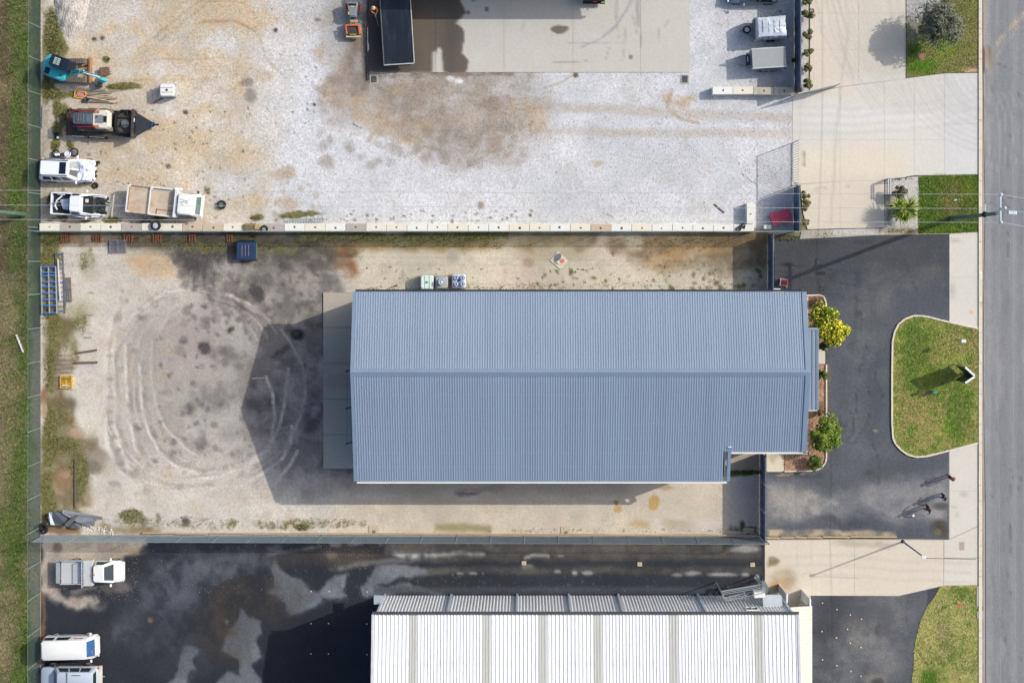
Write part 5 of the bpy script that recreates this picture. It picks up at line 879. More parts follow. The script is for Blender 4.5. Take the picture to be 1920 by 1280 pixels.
def cabin(root, xr, xf, hw, zb, xrt, xft, hwt, zt, paint, nside=2, name='cab', glass=None, ws=(.07, .93, .08, .93), c=.12, rear=True, wsname='windscreen', side_v=(.12, .86)):
    g = glass or GLASS; b = MB(); B0, T0 = oct_ring(xr, xf, hw, zb, c), oct_ring(xrt, xft, hwt, zt, c)
    b.loft([B0, T0, [(p[0] * .96 + (xrt + xft) / 2 * .04, p[1] * .93, zt + .04) for p in T0]]); cb = b.build(name, paint, root, smooth=32)
    if ws: b = MB(); patch(b, (xf, -hw + c, zb), (xf, hw - c, zb), (xft, hwt - c, zt), (xft, -hwt + c, zt), *ws); b.build(wsname, g, root)
    if rear: b = MB(); patch(b, (xr, hw - c, zb), (xr, -hw + c, zb), (xrt, -hwt + c, zt), (xrt, hwt - c, zt), .08, .92, .2, .88); b.build('rear_window', g, root)
    for s_ in (-1, 1):
        for i in range(nside):
            u0 = .06 + (i / nside) * .9; u1 = u0 + .9 / nside - .04; A, B, C_, D = (xr + c, hw * s_, zb), (xf - c, hw * s_, zb), (xft - c, hwt * s_, zt), (xrt + c, hwt * s_, zt)
            if s_ > 0: A, B, C_, D = B, A, D, C_; 
            b = MB(); patch(b, A, B, C_, D, u0 if s_ < 0 else 1 - u1, u1 if s_ < 0 else 1 - u0, *side_v); b.build('side_window', g, root)
    return cb
def mirrors(root, x, hw, z, m_):
    for s_ in (-1, 1): b = MB(); b.box((x, s_ * (hw + .12), z), (.14, .22, .16)); b.build('wing_mirror', m_, root, bevel=.02)
def lights(root, xf, xr, hw, z):
    for s_ in (-1, 1):
        if xf: b = MB(); b.box((xf, s_ * (hw - .22), z), (.12, .34, .14)); b.build('headlight', LENS, root, bevel=.02)
        if xr: b = MB(); b.box((xr, s_ * (hw - .12), z + .1), (.08, .18, .26)); b.build('tail_light', TAIL, root)

# white wrecked station wagon
r = thing('wrecked_wagon', 'white wrecked wagon with dark sunroof and buckled bonnet beside the verge fence', 'car', W(134.5, 322), -1.8, rx=-6)
b = MB(); b.loft([body_ring(x, hw, zt, zb) for x, hw, zt, zb in [(-2.32, .70, .85, .45), (-2.25, .86, 1.0, .35), (-1.9, .93, 1.05, .3), (-1, .95, 1.03, .28), (0, .95, 1.02, .28), (.9, .95, 1.0, .28), (1.5, .93, .95, .3), (1.95, .88, .88, .35), (2.1, .74, .74, .4)]]); b.build('body', WCAR, r, smooth=35)
cabin(r, -2.25, .95, .90, 1.0, -2.0, .25, .66, 1.66, WCAR, 3, glass=GLASS, ws=(.05, .45, .1, .9), c=.14)
b = MB(); patch(b, (.95, -.7, 1.0), (.95, .8, 1.0), (.25, .55, 1.66), (.25, -.55, 1.66), .5, .97, .05, .95, .02); b.build('smashed_screen', mat('smashed_glass', (150, 160, 164), .5, 0, .6, 14), r)
b = MB(); b.box((-.2, 0, 1.71), (.52, .95, .02)); b.build('sunroof', mat('sunroof_glass', (18, 26, 44), .05, spec=.8), r)
for s_ in (-1, 1): b = MB(); b.bar((-2.0, s_ * .6, 1.72), (.2, s_ * .6, 1.74), .05); b.build('roof_rail', PLASTIC, r)
rr = random.Random(5); nx_, ny_ = 9, 8; b = MB(); vs_ = []
for i in range(nx_):
    for j in range(ny_):
        u, v = i / (nx_ - 1), j / (ny_ - 1); vs_.append((.72 + u * 1.28, -.82 + v * 1.66 * (1 - .12 * u), 1.06 + .16 * math.sin(u * 3.1) * (.4 + v) + rr.uniform(-.05, .07) + .14 * (v > .55) * math.sin(v * 9 + u * 4)))
b.add(vs_, [(i * ny_ + j, (i + 1) * ny_ + j, (i + 1) * ny_ + j + 1, i * ny_ + j + 1) for i in range(nx_ - 1) for j in range(ny_ - 1)]); b.build('bonnet', WCAR, r)
b = MB()
for k in range(14): b.box((2.02 + rr.uniform(-.12, .12), rr.uniform(-.8, .75), rr.uniform(.4, .8)), (rr.uniform(.06, .2), rr.uniform(.08, .3), rr.uniform(.05, .2)), rr.uniform(0, 90))
b.build('crushed_grille', PLASTIC, r)
for x in (-1.45, 1.42):
    for s_ in (-1, 1): wheel(r, x + (.0 if s_ < 0 else .0), s_ * .86, .35, .23, RIM, 8 if x > 0 else 0)
b = MB(); b.box((2.2, .72, .5), (.34, .2, .16), 20); b.build('torn_bumper', PLASTIC, r); mirrors(r, .75, .92, 1.08, WCAR); lights(r, None, -2.27, .85, .8)
# wrecked ute
r = thing('wrecked_ute', 'white wrecked utility with open bare engine bay and scrap panels in its tub', 'ute', W(158.5, 384), -2.5)
ut = MB(); L0, L1, hw = -2.35, -.75, .84
ut.box(((L0 + L1) / 2, 0, .62), (L1 - L0, 2 * hw - .1, .08)); ut.build('tub_floor', PLASTIC, r)
for s_ in (-1, 1): b = MB(); b.hexa([(L0, s_ * hw - .06, .4), (L1, s_ * hw - .06, .4), (L1, s_ * hw + .06, .4), (L0, s_ * hw + .06, .4)], [(L0, s_ * hw - .06, 1.08), (L1, s_ * hw - .06, 1.12), (L1, s_ * hw + .05, 1.12), (L0, s_ * hw + .05, 1.08)]); b.build('tub_side', WCAR, r, bevel=.025)
b = MB(); b.box((L0, 0, .8), (.1, 1.7, .55)); b.build('tailgate', WCAR, r, bevel=.02)
b = MB(); b.loft([body_ring(x, h_, zt, .35) for x, h_, zt in [(-.75, .88, 1.08), (-.2, .9, 1.05), (.5, .9, 1.0)]]); b.build('body', WCAR, r, smooth=35)
cabin(r, -.8, .2, .84, 1.05, -.7, .12, .62, 1.6, WCAR, 1, ws=None, c=.1)
b = MB(); b.box((.58, 0, 1.02), (.8, 1.4, .1)); b.build('dashboard', mat('dark_cabin', (34, 46, 50), .6, 0, .5, 6), r)
b = MB(); b.box((.52, .3, 1.12), (.26, .3, .12)); b.build('airbag', mat('airbag_pink', (226, 208, 206), .8), r, bevel=.05)
for s_ in (-1, 1): b = MB(); b.tube([(.15, s_ * .64, 1.62), (.95, s_ * .8, 1.12), (2.0, s_ * .78, .95)], .05); b.build('pillar', WCAR, r)
b = MB(); b.hexa([(.9, .66, .5), (2.0, .6, .5), (2.0, .78, .5), (.9, .9, .5)], [(.9, .66, 1.0), (2.0, .58, .85), (2.0, .76, .85), (.9, .88, 1.0)]); b.build('front_wing', WCAR, r, bevel=.03)
b = MB(); b.hexa([(.9, -1.0, .4), (1.35, -1.0, .4), (1.5, -.7, .4), (.9, -.75, .4)], [(.85, -1.02, .95), (1.35, -1.0, .85), (1.5, -.66, .9), (.9, -.7, 1.0)]); b.build('front_wing', WCAR, r, bevel=.03)
for k in range(34):
    b_ = b = MB() if k == 0 else b; b.box((rr.uniform(.95, 2.1), rr.uniform(-.6, .6), rr.uniform(.5, .85)), (rr.uniform(.08, .4), rr.uniform(.06, .3), rr.uniform(.08, .3)), rr.uniform(0, 180))
b.build('engine', mat('engine_clutter', (58, 66, 70), .5, .2, .9, 9), r, kind='stuff')
b = MB(); b.tube([(1.95, -.75, .6), (2.2, -.45, .62), (2.32, .4, .62)], .06); b.build('bumper_bar', GALV, r)
b = MB(); b.hexa([(-1.3, -.5, .7), (-.9, -.5, .7), (-.9, .45, .7), (-1.75, .3, .7)], [(-1.4, -.45, 1.05), (-.92, -.5, 1.15), (-.95, .4, 1.12), (-1.7, .3, .95)]); b.build('scrap_bonnet', SILV, r, bevel=.05)
b = MB(); b.tube([(-1.9, -.5, .9), (-2.05, -.2, 1.0), (-1.9, .25, 1.05), (-1.5, .62, 1.0)], .06); b.tube([(-1.3, .7, 1.0), (-1.9, .75, .95)], .05); b.build('scrap_wing_panel', WCAR, r)
b = MB(); b.tube([(-2.5, -.05, 1.05), (-2.2, 0, 1.1), (-1.5, .12, 1.1)], .04); b.build('scrap_tube', GALV, r)
for x, y in ((-1.5, .78), (-1.5, -.78), (1.5, .72), (1.55, -.6)): wheel(r, x, y, .36, .22, RIMD, 6 if x > 0 else 0)
b = MB(); b.hexa([(-.6, -.98, .45), (.6, -1.1, .45), (.6, -1.04, .45), (-.6, -.9, .45)], [(-.6, -.98, 1.0), (.6, -1.08, .98), (.6, -1.03, .98), (-.6, -.92, 1.0)]); b.build('bent_door', WCAR, r); mirrors(r, .5, .95, 1.05, WCAR)
# tipping truck
r = thing('tipper_truck', 'white flat-cab tipper truck with empty rusty tray parked by the block row', 'truck', W(313.5, 380), -6.2)
TRAYR = mat('worn_rusty_tray', (206, 190, 172), .7, .0, .12, 1.4, dirt=(176, 136, 98), dirt_amt=.5, dirt_scale=.9); RUST = mat('rust_edge', (168, 122, 88), .8, 0, .2, 5)
b = MB(); b.box((-.95, 0, 1.2), (3.75, 2.1, .08)); b.build('tray_floor', TRAYR, r)
for s_ in (-1, 1): b = MB(); b.box((-.95, s_ * 1.08, 1.17), (3.8, .07, .42)); b.build('tray_side', mat('tray_side_paint', (196, 180, 166), .6, 0, .1, 2, dirt=(150, 110, 84), dirt_amt=.45), r); b = MB(); b.box((-.1, s_ * 1.085, 1.4), (2.0, .1, .05)); b.build('side_cap', WHITEP, r)
for x, w_ in ((-2.85, .1), (-1.05, .08), (.95, .1)):
    b = MB(); b.bar((x, -1.1, 1.42), (x, 1.1, 1.42), w_, .08)
    for s_ in (-1, 1): b.add([(x, s_ * 1.1, 1.46), (x + .3, s_ * 1.1, 1.46), (x, s_ * .8, 1.46)], [(0, 1, 2) if s_ < 0 else (2, 1, 0)])
    b.build('tray_hoop', WHITEP, r)
b = MB(); b.box((-2.78, 0, 1.1), (.06, 2.1, .3)); b.build('tailgate', RUST, r)
b = MB(); b.box((1.08, 0, 1.25), (.24, 2.25, 1.0)); b.box((1.08, 1.15, 1.2), (.5, .2, .7)); b.build('headboard', WHITEP, r, bevel=.02)
b = MB(); b.box((.2, -.62, 1.26), (1.3, .05, .06)); b.box((-.45, -.8, 1.26), (.06, .45, .06)); b.build('floor_frame', RUST, r)
b = MB(); b.box((0, 0, .62), (5.0, .8, .22)); b.build('chassis', BLACKM, r)
b = MB(); b.loft([oct_ring(1.28, 2.92, .9, .45, .12), oct_ring(1.28, 3.0, .92, 1.15, .14), oct_ring(1.3, 2.72, .84, 1.9, .14), oct_ring(1.36, 2.5, .76, 1.97, .16)]); b.build('cab', WHITEP, r, smooth=28)
b = MB(); patch(b, (3.0, -.78, 1.15), (3.0, .78, 1.15), (2.72, .7, 1.9), (2.72, -.7, 1.9), .03, .97, .08, .92, .02); b.build('windscreen', GLASSG, r)
b = MB()
for (x, y, l_) in ((1.5, .35, .25), (1.8, .28, .4), (1.95, .1, .3), (1.6, -.05, .2), (1.75, .18, .5), (2.1, .36, .15), (1.5, .1, .3)): b.box((x + .1, y, 1.976), (l_, .03, .004))
b.build('paint_scrape', mat('dark_scrape', (70, 72, 76), .8), r)
for s_ in (-1, 1):
    b = MB(); A, B, C_, D = (1.4, s_ * .92, 1.15), (2.86, s_ * .92, 1.15), (2.6, s_ * .84, 1.9), (1.42, s_ * .84, 1.9)
    if s_ > 0: A, B, C_, D = B, A, D, C_
    patch(b, A, B, C_, D, .1, .85, .12, .85, .015); b.build('side_window', GLASSG, r)
b = MB(); b.box((3.02, 0, .62), (.12, 1.8, .22)); b.build('bumper', WHITEP, r, bevel=.03); mirrors(r, 2.75, .95, 1.5, PLASTIC); lights(r, 3.0, None, .9, .75)
for x, y in ((2.1, .8), (2.1, -.8), (-1.4, .85), (-1.4, -.85)): wheel(r, x, y, .38, .25 if x > 0 else .4, RIMD)
# silver-tray ute
r = thing('tray_ute', 'white utility with silver drop-side tray, tailgate down, on the south yard gravel', 'ute', W(174.5, 1067), 0)
ALU = mat('dull_aluminium', (204, 206, 210), .5, .05, .06, 2)
b = MB(); b.box((-1.3, 0, .88), (1.95, 1.82, .06)); b.build('tray_floor', ALU, r)
for s_ in (-1, 1): b = MB(); b.box((-1.3, s_ * .93, 1.05), (1.95, .05, .3)); b.build('drop_side', mat('bright_aluminium', (204, 212, 222), .4, .2), r)
b = MB(); b.hexa([(-2.72, -.95, .75), (-2.32, -.93, .86), (-2.32, .93, .86), (-2.72, .95, .75)], [(-2.73, -.95, .79), (-2.32, -.93, .9), (-2.32, .93, .9), (-2.73, .95, .79)]); b.build('tailgate', mat('pale_aluminium', (196, 206, 208), .5, .1), r)
b = MB(); b.box((-2.29, 0, .9), (.05, 1.86, .06)); b.build('tailgate_hinge', mat('brown_hinge', (120, 82, 70), .7), r)
b = MB(); b.box((.02, 0, 1.15), (.74, 2.05, .56)); b.build('toolbox', ALU, r, bevel=.015)
b = MB(); b.bar((-.37, -1.08, 1.75), (-.37, 1.0, 1.75), .06); b.bar((-.37, -1.05, .9), (-.37, -1.05, 1.75), .05); b.bar((-.37, .97, .9), (-.37, .97, 1.75), .05); b.bar((-.37, -1.05, 1.35), (-.37, .97, 1.35), .04)
for k in range(8): b.bar((-.37, -.95 + k * .27, .9), (-.37, -.95 + k * .27, 1.75), .025)
b.build('headboard_rack', mat('bright_aluminium', (204, 212, 222)), r)
b = MB(); b.loft([body_ring(x, h_, zt, .35) for x, h_, zt in [(.45, .85, 1.0), (1.2, .9, 1.0), (1.9, .9, .98), (2.4, .86, .9), (2.68, .74, .8)]]); b.build('body', WHITEP, r, smooth=35)
cabin(r, .45, 2.0, .86, 1.0, .52, 1.32, .68, 1.64, WHITEP, 1, ws=(.04, .96, .06, .95), c=.12); mirrors(r, 1.75, .92, 1.1, WHITEP); lights(r, 2.62, -2.3, .86, .7)
b = MB(); b.box((.56, -.05, 1.7), (.14, .1, .05)); b.build('beacon', mat('orange_beacon', (190, 82, 50), .4), r)
b = MB(); b.box((2.66, 0, .6), (.1, 1.5, .2)); b.build('bumper', WHITEP, r, bevel=.03)
for x, y in ((1.95, .8), (1.95, -.8), (-1.2, .8), (-1.2, -.8)): wheel(r, x, y, .36, .22, RIMT)
# white van
r = thing('delivery_van', 'white delivery van with blue lettering on its side on the black asphalt', 'van', W(138.5, 1206.5), 1.5)
b = MB(); b.loft([oct_ring(-2.1, 2.2, .84, .3, .2), oct_ring(-2.16, 2.24, .9, .6, .22), oct_ring(-2.15, 2.1, .9, 1.1, .22), oct_ring(-2.0, 1.55, .76, 1.9, .16), oct_ring(-1.92, 1.45, .66, 1.98, .18)]); b.build('body', WHITEP, r, smooth=30)
b = MB(); patch(b, (2.1, -.7, 1.1), (2.1, .7, 1.1), (1.55, .62, 1.9), (1.55, -.62, 1.9), .02, .98, .1, .95, .015); b.build('windscreen', GLASSB, r)
b = MB(); b.box((1.87, -.3, 1.45), (.16, .3, .03)); b.build('windscreen_sticker', mat('sticker_rust', (190, 110, 84), .5), r).rotation_euler = (0, .0, 0)
A, B, C_, D = (1.95, .905, 1.1), (-2.0, .905, 1.1), (-1.9, .765, 1.9), (1.45, .765, 1.9)
for u0, u1 in ((.42, .70), (.76, .97)): b = MB(); patch(b, A, B, C_, D, u0, u1, .22, .82, .01); b.build('side_window', GLASS, r)
b = MB(); patch(b, A, B, C_, D, .09, .36, .22, .82, .008); b.build('side_panel', WHITEP, r)
for u0, u1 in ((.12, .2), (.215, .32)): b = MB(); patch(b, A, B, C_, D, u0, u1, .5, .68, .014); b.build('red_decal', REDP, r)
# blue lettering along the side
lw = [.1, .07, .09, .1, .06, .09, .1, .08, .16, .12, .1, .09, .1, .08, .1, .12]; x = 1.4
for i, w_ in enumerate(lw):
    b = MB(); b.box((x, .908, .86), (w_, .012, .13 if i % 3 else .1)); b.build('letter_block', mat('blue_lettering', (40, 96, 176), .5), r); x -= w_ + .05
for s_ in (-1,):
    for u0, u1 in ((.05, .3), (.36, .62), (.68, .95)): b = MB(); patch(b, (-2.0, -.905, 1.1), (1.95, -.905, 1.1), (1.45, -.765, 1.9), (-1.9, -.765, 1.9), u0, u1, .22, .82, .01); b.build('side_window', GLASS, r)
b = MB(); patch(b, (-2.15, .7, 1.1), (-2.15, -.7, 1.1), (-2.0, -.62, 1.9), (-2.0, .62, 1.9), .05, .95, .1, .9, .012); b.build('rear_window', GLASS, r)
b = MB(); b.box((-2.2, 0, .55), (.14, 1.7, .3)); b.build('rear_bumper', PLASTIC, r); mirrors(r, 1.75, .95, 1.25, WHITEP); lights(r, 2.2, -2.14, .9, .75)
for x, y in ((1.35, .82), (1.35, -.82), (-1.25, .82), (-1.25, -.82)): wheel(r, x, y, .34, .2, RIM)
# silver four-wheel drive with snorkel bar, at the bottom edge
r = thing('four_wheel_drive', 'silver-blue four-wheel drive with roof bars parked below the white van', 'car', W(139, 1264), 0)
b = MB(); b.loft([body_ring(x, h_, zt, .45) for x, h_, zt in [(-2.35, .75, .95), (-2.2, .86, 1.05), (-1.4, .9, 1.1), (-.9, .92, 1.12), (1.0, .92, 1.12), (2.1, .92, 1.12), (2.2, .86, 1.05)]]); b.build('body', SILV, r, smooth=35)
cabin(r, -1.25, 2.15, .88, 1.1, -.8, 2.05, .7, 1.85, SILV, 3, ws=None, c=.12, rear=False)
b = MB(); patch(b, (-1.25, .74, 1.1), (-1.25, -.74, 1.1), (-.8, -.58, 1.85), (-.8, .58, 1.85), .02, .98, .08, .95, .015); b.build('windscreen', GLASS, r)
b = MB(); patch(b, (2.15, -.74, 1.1), (2.15, .74, 1.1), (2.05, .58, 1.85), (2.05, -.58, 1.85), .05, .95, .15, .9, .012); b.build('rear_window', GLASS, r)
for x in (.1,): b = MB(); b.bar((x, -.8, 1.98), (x, .8, 1.98), .06, .05); b.build('roof_bar', GALV, r)
b = MB(); b.box((.75, .48, 1.9), (.7, .05, .03)); b.build('roof_handle', PLASTIC, r)
b = MB(); b.tube([(-2.3, -.7, .7), (-2.5, -.5, .75), (-2.5, .5, .75), (-2.3, .7, .7)], .06); b.tube([(-2.5, -.35, .75), (-2.45, -.35, 1.15), (-2.45, .35, 1.15), (-2.5, .35, .75)], .04); b.build('bull_bar', PLASTIC, r)
b = MB(); b.bar((-1.0, 1.0, .5), (.95, 1.0, .5), .16, .06); b.build('side_step', PLASTIC, r); b = MB(); b.bar((-1.0, -1.0, .5), (.95, -1.0, .5), .16, .06); b.build('side_step', PLASTIC, r)
b = MB(); b.box((2.32, 0, .62), (.26, 1.8, .2)); b.build('rear_bumper', mat('cream_bumper', (214, 208, 202), .5), r, bevel=.03); b = MB(); b.bar((2.4, 0, .5), (2.62, 0, .5), .06); b.build('tow_ball', GALV, r)
for x in (-1.5, 1.3):
    for s_ in (-1, 1): wheel(r, x, s_ * .9, .4, .26, RIMT); 
mirrors(r, -.95, .95, 1.25, PLASTIC); lights(r, None, 2.2, .88, .8)
# blue hatch at the top edge
r = thing('parked_hatchback', 'grey-blue hatchback cut by the top edge beside the covered trailer', 'car', W(1408, -10), 180)
BCAR = mat('grey_blue_car_paint', (108, 128, 150), .3, .1, .03, 1, spec=.6)
b = MB(); b.loft([body_ring(x, h_, zt, .25) for x, h_, zt in [(-2.05, .7, .8), (-1.95, .83, .92), (-1, .87, .93), (.6, .87, .92), (1.4, .85, .88), (1.9, .78, .74), (2.05, .62, .62)]]); b.build('body', BCAR, r, smooth=35)
cabin(r, -1.95, 1.05, .8, .9, -1.5, .3, .6, 1.42, BCAR, 2, c=.12); mirrors(r, .75, .88, .98, BCAR); lights(r, 1.95, -1.98, .8, .68)
for x in (-1.25, 1.25):
    for s_ in (-1, 1): wheel(r, x, s_ * .78, .3, .19, RIM)
# dark ute tail at the top edge on the slab
r = thing('dark_ute', 'dark vehicle tail with red lamp at the top edge of the concrete slab', 'ute', W(1113, -40), 90)
b = MB(); b.loft([body_ring(x, h_, zt, .35) for x, h_, zt in [(-2.0, .8, .9), (-1.9, .88, 1.02), (0, .9, 1.02), (1.8, .88, .98), (2.4, .75, .8)]]); b.build('body', mat('near_black_paint', (26, 30, 42), .35, 0, .1, 2), r, smooth=35)
cabin(r, -.6, 1.3, .84, 1.0, -.4, .7, .64, 1.6, mat('near_black_paint', (0, 0, 0)), 2, c=.12)
b = MB(); b.box((-2.05, 0, .55), (.2, 1.75, .14)); b.build('rear_bumper', PLASTIC, r); b = MB(); b.box((-2.0, -.05, .82), (.1, .3, .12)); b.build('brake_lamp', mat('pink_lamp', (214, 60, 90), .3), r); b = MB(); b.box((-2.06, -.7, .72), (.1, .26, .07)); b.build('number_plate', mat('yellow_green_plate', (160, 190, 60), .5), r); b = MB(); b.bar((-2.1, 0, .45), (-2.4, 0, .45), .05); b.build('tow_bar', BLACKM, r)
for x in (-1.3, 1.5):
    for s_ in (-1, 1): wheel(r, x, s_ * .8, .36, .22, RIMD)
# long black deck truck body
r = thing('deck_truck', 'long black flat-deck truck being washed on the wet part of the slab', 'truck', W(743.5, 0), -86.5)
DECK = mat('black_wet_deck', (36, 43, 54), .35, 0, .3, 1.2, dirt=(78, 82, 90), dirt_amt=.25, dirt_scale=.7, stretch=(.4, 2, 1)); LR = 5.35
b = MB(); b.box((0, 0, 1.22), (2 * LR, 2.36, .1)); b.build('deck', DECK, r)
for s_ in (-1, 1): b = MB(); b.box((0, s_ * 1.21, 1.26), (2 * LR, .07, .14)); b.build('side_rail', mat('pale_worn_rail' if s_ > 0 else 'dull_worn_rail', (196, 200, 204) if s_ > 0 else (110, 116, 122), .5, .2, .2, 2), r)
b = MB(); b.box((LR + .02, 0, 1.24), (.08, 2.4, .16)); b.build('tail_rail', mat('pale_worn_rail', (0, 0, 0)), r)
for k in range(6):
    for s_ in (-1, 1):
        b = MB(); b.box((-3.6 - k * .28, s_ * .82, 1.29), (.05, .62, .03)); b.build('deck_slot', GALVD, r)
b = MB(); b.box((0, 0, .85), (2 * LR - .4, .9, .5)); b.build('chassis', BLACKM, r)
b = MB(); b.box((LR + .02, 0, .85), (.14, 1.7, .2)); b.build('rear_bumper', BLACKM, r)
for x in (3.6, 2.5, -4.4):
    for s_ in (-1, 1): wheel(r, x, s_ * .95, .48, .3, RIMD)
b = MB(); b.tube([(-4.9, .9, 1.32), (-4.4, .7, 1.34), (-4.0, .95, 1.33), (-4.6, 1.0, 1.33)], .025); b.build('blue_strap', mat('blue_strap', (40, 100, 180), .7), r)

# ---------------------------------------------------------------- trailers
r = thing('covered_trailer', 'box-shaped trailer under a crinkled silver tarpaulin with spare wheel on its drawbar', 'trailer', W(1440, 57), 3.5)
rr = random.Random(9); n1, n2 = 22, 16; b = MB(); vs_ = []
TARP = mat('silver_tarpaulin', (206, 216, 232), .35, .15, .05, 3, spec=.6)
rings = []
for z, sx, sy in ((.55, 1.28, .92), (.9, 1.27, .93), (1.35, 1.24, .9), (1.7, 1.18, .84), (1.86, 1.12, .78), (1.9, .8, .5), (1.93, .3, .2)):
    rg = []
    for i in range(40):
        a = 2 * math.pi * i / 40; c_, s2 = math.cos(a), math.sin(a); f = 1 / max(abs(c_), abs(s2)); k_ = rr.uniform(-.03, .03); rg.append(((c_ * f * .97 + k_) * sx, (s2 * f * .97 + k_) * sy, z + rr.uniform(-.03, .03)))
    rings.append(rg)
b.loft(rings); b.build('tarpaulin', TARP, r, smooth=18)
for x in (-.75, -.3, .15, .6): b = MB(); b.tube([(x, -.95, .7), (x + .01, -.86, 1.75), (x, -.4, 1.93), (x + .02, .4, 1.93), (x, .86, 1.75), (x, .95, .7)], .016, 5); b.build('strap', PLASTIC, r)
b = MB(); b.box((0, 0, .5), (2.4, 1.6, .2)); b.build('chassis', GALVD, r)
b = MB()
for s_ in (-1, 1): b.bar((-1.2, s_ * .55, .45), (-2.25, 0, .45), .06, .1)
b.box((-2.25, 0, .5), (.25, .1, .12)); b.build('drawbar', GALVD, r)
for s_ in (-1, 1): wheel(r, .1, s_ * .9, .32, .2, RIM)
b = MB().at((-1.8, .05, .62)); b.lathe((0, 0, 0), [(.2, -.1), (.3, -.11), (.33, -.05), (.33, .05), (.3, .11), (.2, .1)], 20, closed=True); t = b.build('spare_wheel', TYRE, r, smooth=50); b = MB().at((-1.8, .05, .62)); b.cyl((0, 0, -.05), (0, 0, .06), .2, n=16); b.cyl((0, 0, .06), (0, 0, .1), .06, n=8); b.build('rim', RIM, t)
b = MB(); b.box((-1.25, 0, .8), (.12, 1.6, .8)); b.build('front_board', GALVD, r)
r = thing('box_trailer', 'silver box trailer with flat aluminium lid, two wheels a side, above the short block row', 'trailer', W(1436, 113.5), 3.5)
b = MB(); b.box((0, 0, .95), (2.62, 1.5, .95)); b.build('body', ALU, r, bevel=.03)
b = MB(); b.box((0, 0, 1.5), (2.7, 1.42, .06)); b.build('lid', mat('brushed_lid', (172, 176, 178), .4, .2, .05, 4), r, bevel=.015)
for s_ in (-1, 1): b = MB(); b.box((0, s_ * .76, 1.49), (2.72, .1, .1)); b.build('lid_edge', mat('pale_aluminium', (0, 0, 0)), r)
b = MB(); b.box((-1.36, 0, .9), (.08, 1.45, .8)); b.build('front_panel', mat('blue_grey_panel', (130, 152, 172), .4), r)
b = MB(); b.cyl((.1, .1, 1.53), (.1, .1, 1.57), .05, n=8); b.bar((.02, .06, 1.56), (.2, .14, 1.58), .03); b.build('lid_knob', LENS, r)
b = MB()
for s_ in (-1, 1): b.bar((-1.3, s_ * .6, .45), (-3.05, 0, .42), .05, .08)
b.box((-3.0, 0, .46), (.36, .12, .12)); b.build('drawbar', GALVD, r)
b = MB(); b.box((-1.6, 0, .75), (.22, .8, .5)); b.build('front_locker', BLACKM, r); b = MB(); b.box((-1.62, .05, 1.01), (.08, .4, .02)); b.build('locker_plate', LENS, r)
for s_ in (-1, 1): b = MB(); b.box((.2, s_ * .86, .75), (1.6, .2, .08)); b.build('mudguard', GALVD, r)
for x in (-.3, .55):
    for s_ in (-1, 1): wheel(r, x, s_ * .86, .3, .18, RIM)

# ---------------------------------------------------------------- excavator
r = thing('excavator', 'teal excavator with black cab, slewed over its tracks, boom lowered', 'excavator', W(123.5, 133), 0)
TRK = mat('dusty_track_rubber', (112, 104, 96), .9, 0, .3, 5); GREY = mat('machine_grey', (96, 98, 100), .6, .1, .15, 3, dirt=(150, 120, 90), dirt_amt=.3)
def track(parent, y, L, r_, w_, x0=0):
    b = MB(); pts = []; n = 8
    for i in range(n + 1): a = math.pi / 2 + math.pi * i / n; pts.append((-L / 2 + r_ * math.cos(a), r_ + r_ * math.sin(a)))
    for i in range(n + 1): a = -math.pi / 2 + math.pi * i / n; pts.append((L / 2 + r_ * math.cos(a), r_ + r_ * math.sin(a)))
    m_ = len(pts); b.add([(x0 + x, y - w_ / 2, z) for x, z in pts] + [(x0 + x, y + w_ / 2, z) for x, z in pts], [(i, (i + 1) % m_, m_ + (i + 1) % m_, m_ + i) for i in range(m_)] + [tuple(range(m_ - 1, -1, -1)), tuple(range(m_, 2 * m_))])
    k = int(L / .16)
    for i in range(k): b.box((x0 - L / 2 + (i + .5) * L / k, y, 2 * r_ + .012), (.07, w_ * .96, .035))
    return b.build('track', TRK, parent)
track(r, .72, 2.5, .28, .42, .35); track(r, -.82, 2.5, .28, .42, .35)
b = MB(); b.box((.35, -.05, .4), (1.4, 1.2, .3)); b.cyl((0, 0, .5), (0, 0, .72), .5, n=18); b.build('undercarriage', GREY, r)
b = MB(); b.hexa([(2.05, -1.05, .1), (2.17, -1.05, .1), (2.17, 1.0, .1), (2.05, 1.0, .1)], [(1.98, -1.05, .5), (2.1, -1.05, .52), (2.1, 1.0, .52), (1.98, 1.0, .5)]); b.bar((1.4, .35, .4), (2.0, .6, .3), .1, .12); b.bar((1.4, -.4, .4), (2.0, -.6, .3), .1, .12); b.bar((1.3, .1, .4), (2.0, .2, .3), .08, .1); b.build('dozer_blade', mat('rusty_blade', (168, 124, 84), .7, .1, .2, 3), r)
up = bpy.data.objects.new('slew_house', None)
b = MB(); b.M = Matrix.Rotation(math.radians(-20), 4, 'Z')
hs = [(-1.35, -.55), (-1.2, -.8), (-.8, -.92), (.35, -.92), (.62, -.75), (.68, -.2), (.6, 0), (.0, 0), (-.15, .35), (-.2, .85), (-.8, .92), (-1.2, .78), (-1.4, .45), (-1.48, 0)]
b.prism(hs, .75, 1.35); b.prism([(x * .95 - .03, y * .93) for x, y in hs], 1.35, 1.46); b.build('slew_house', TEAL, r, smooth=35, bevel=.04)
b = MB(); b.M = Matrix.Rotation(math.radians(-20), 4, 'Z'); b.loft([oct_ring(-.75, .98, .50, 1.0, .1), oct_ring(-.75, 1.0, .50, 1.7, .1), oct_ring(-.65, .85, .46, 2.42, .1)])
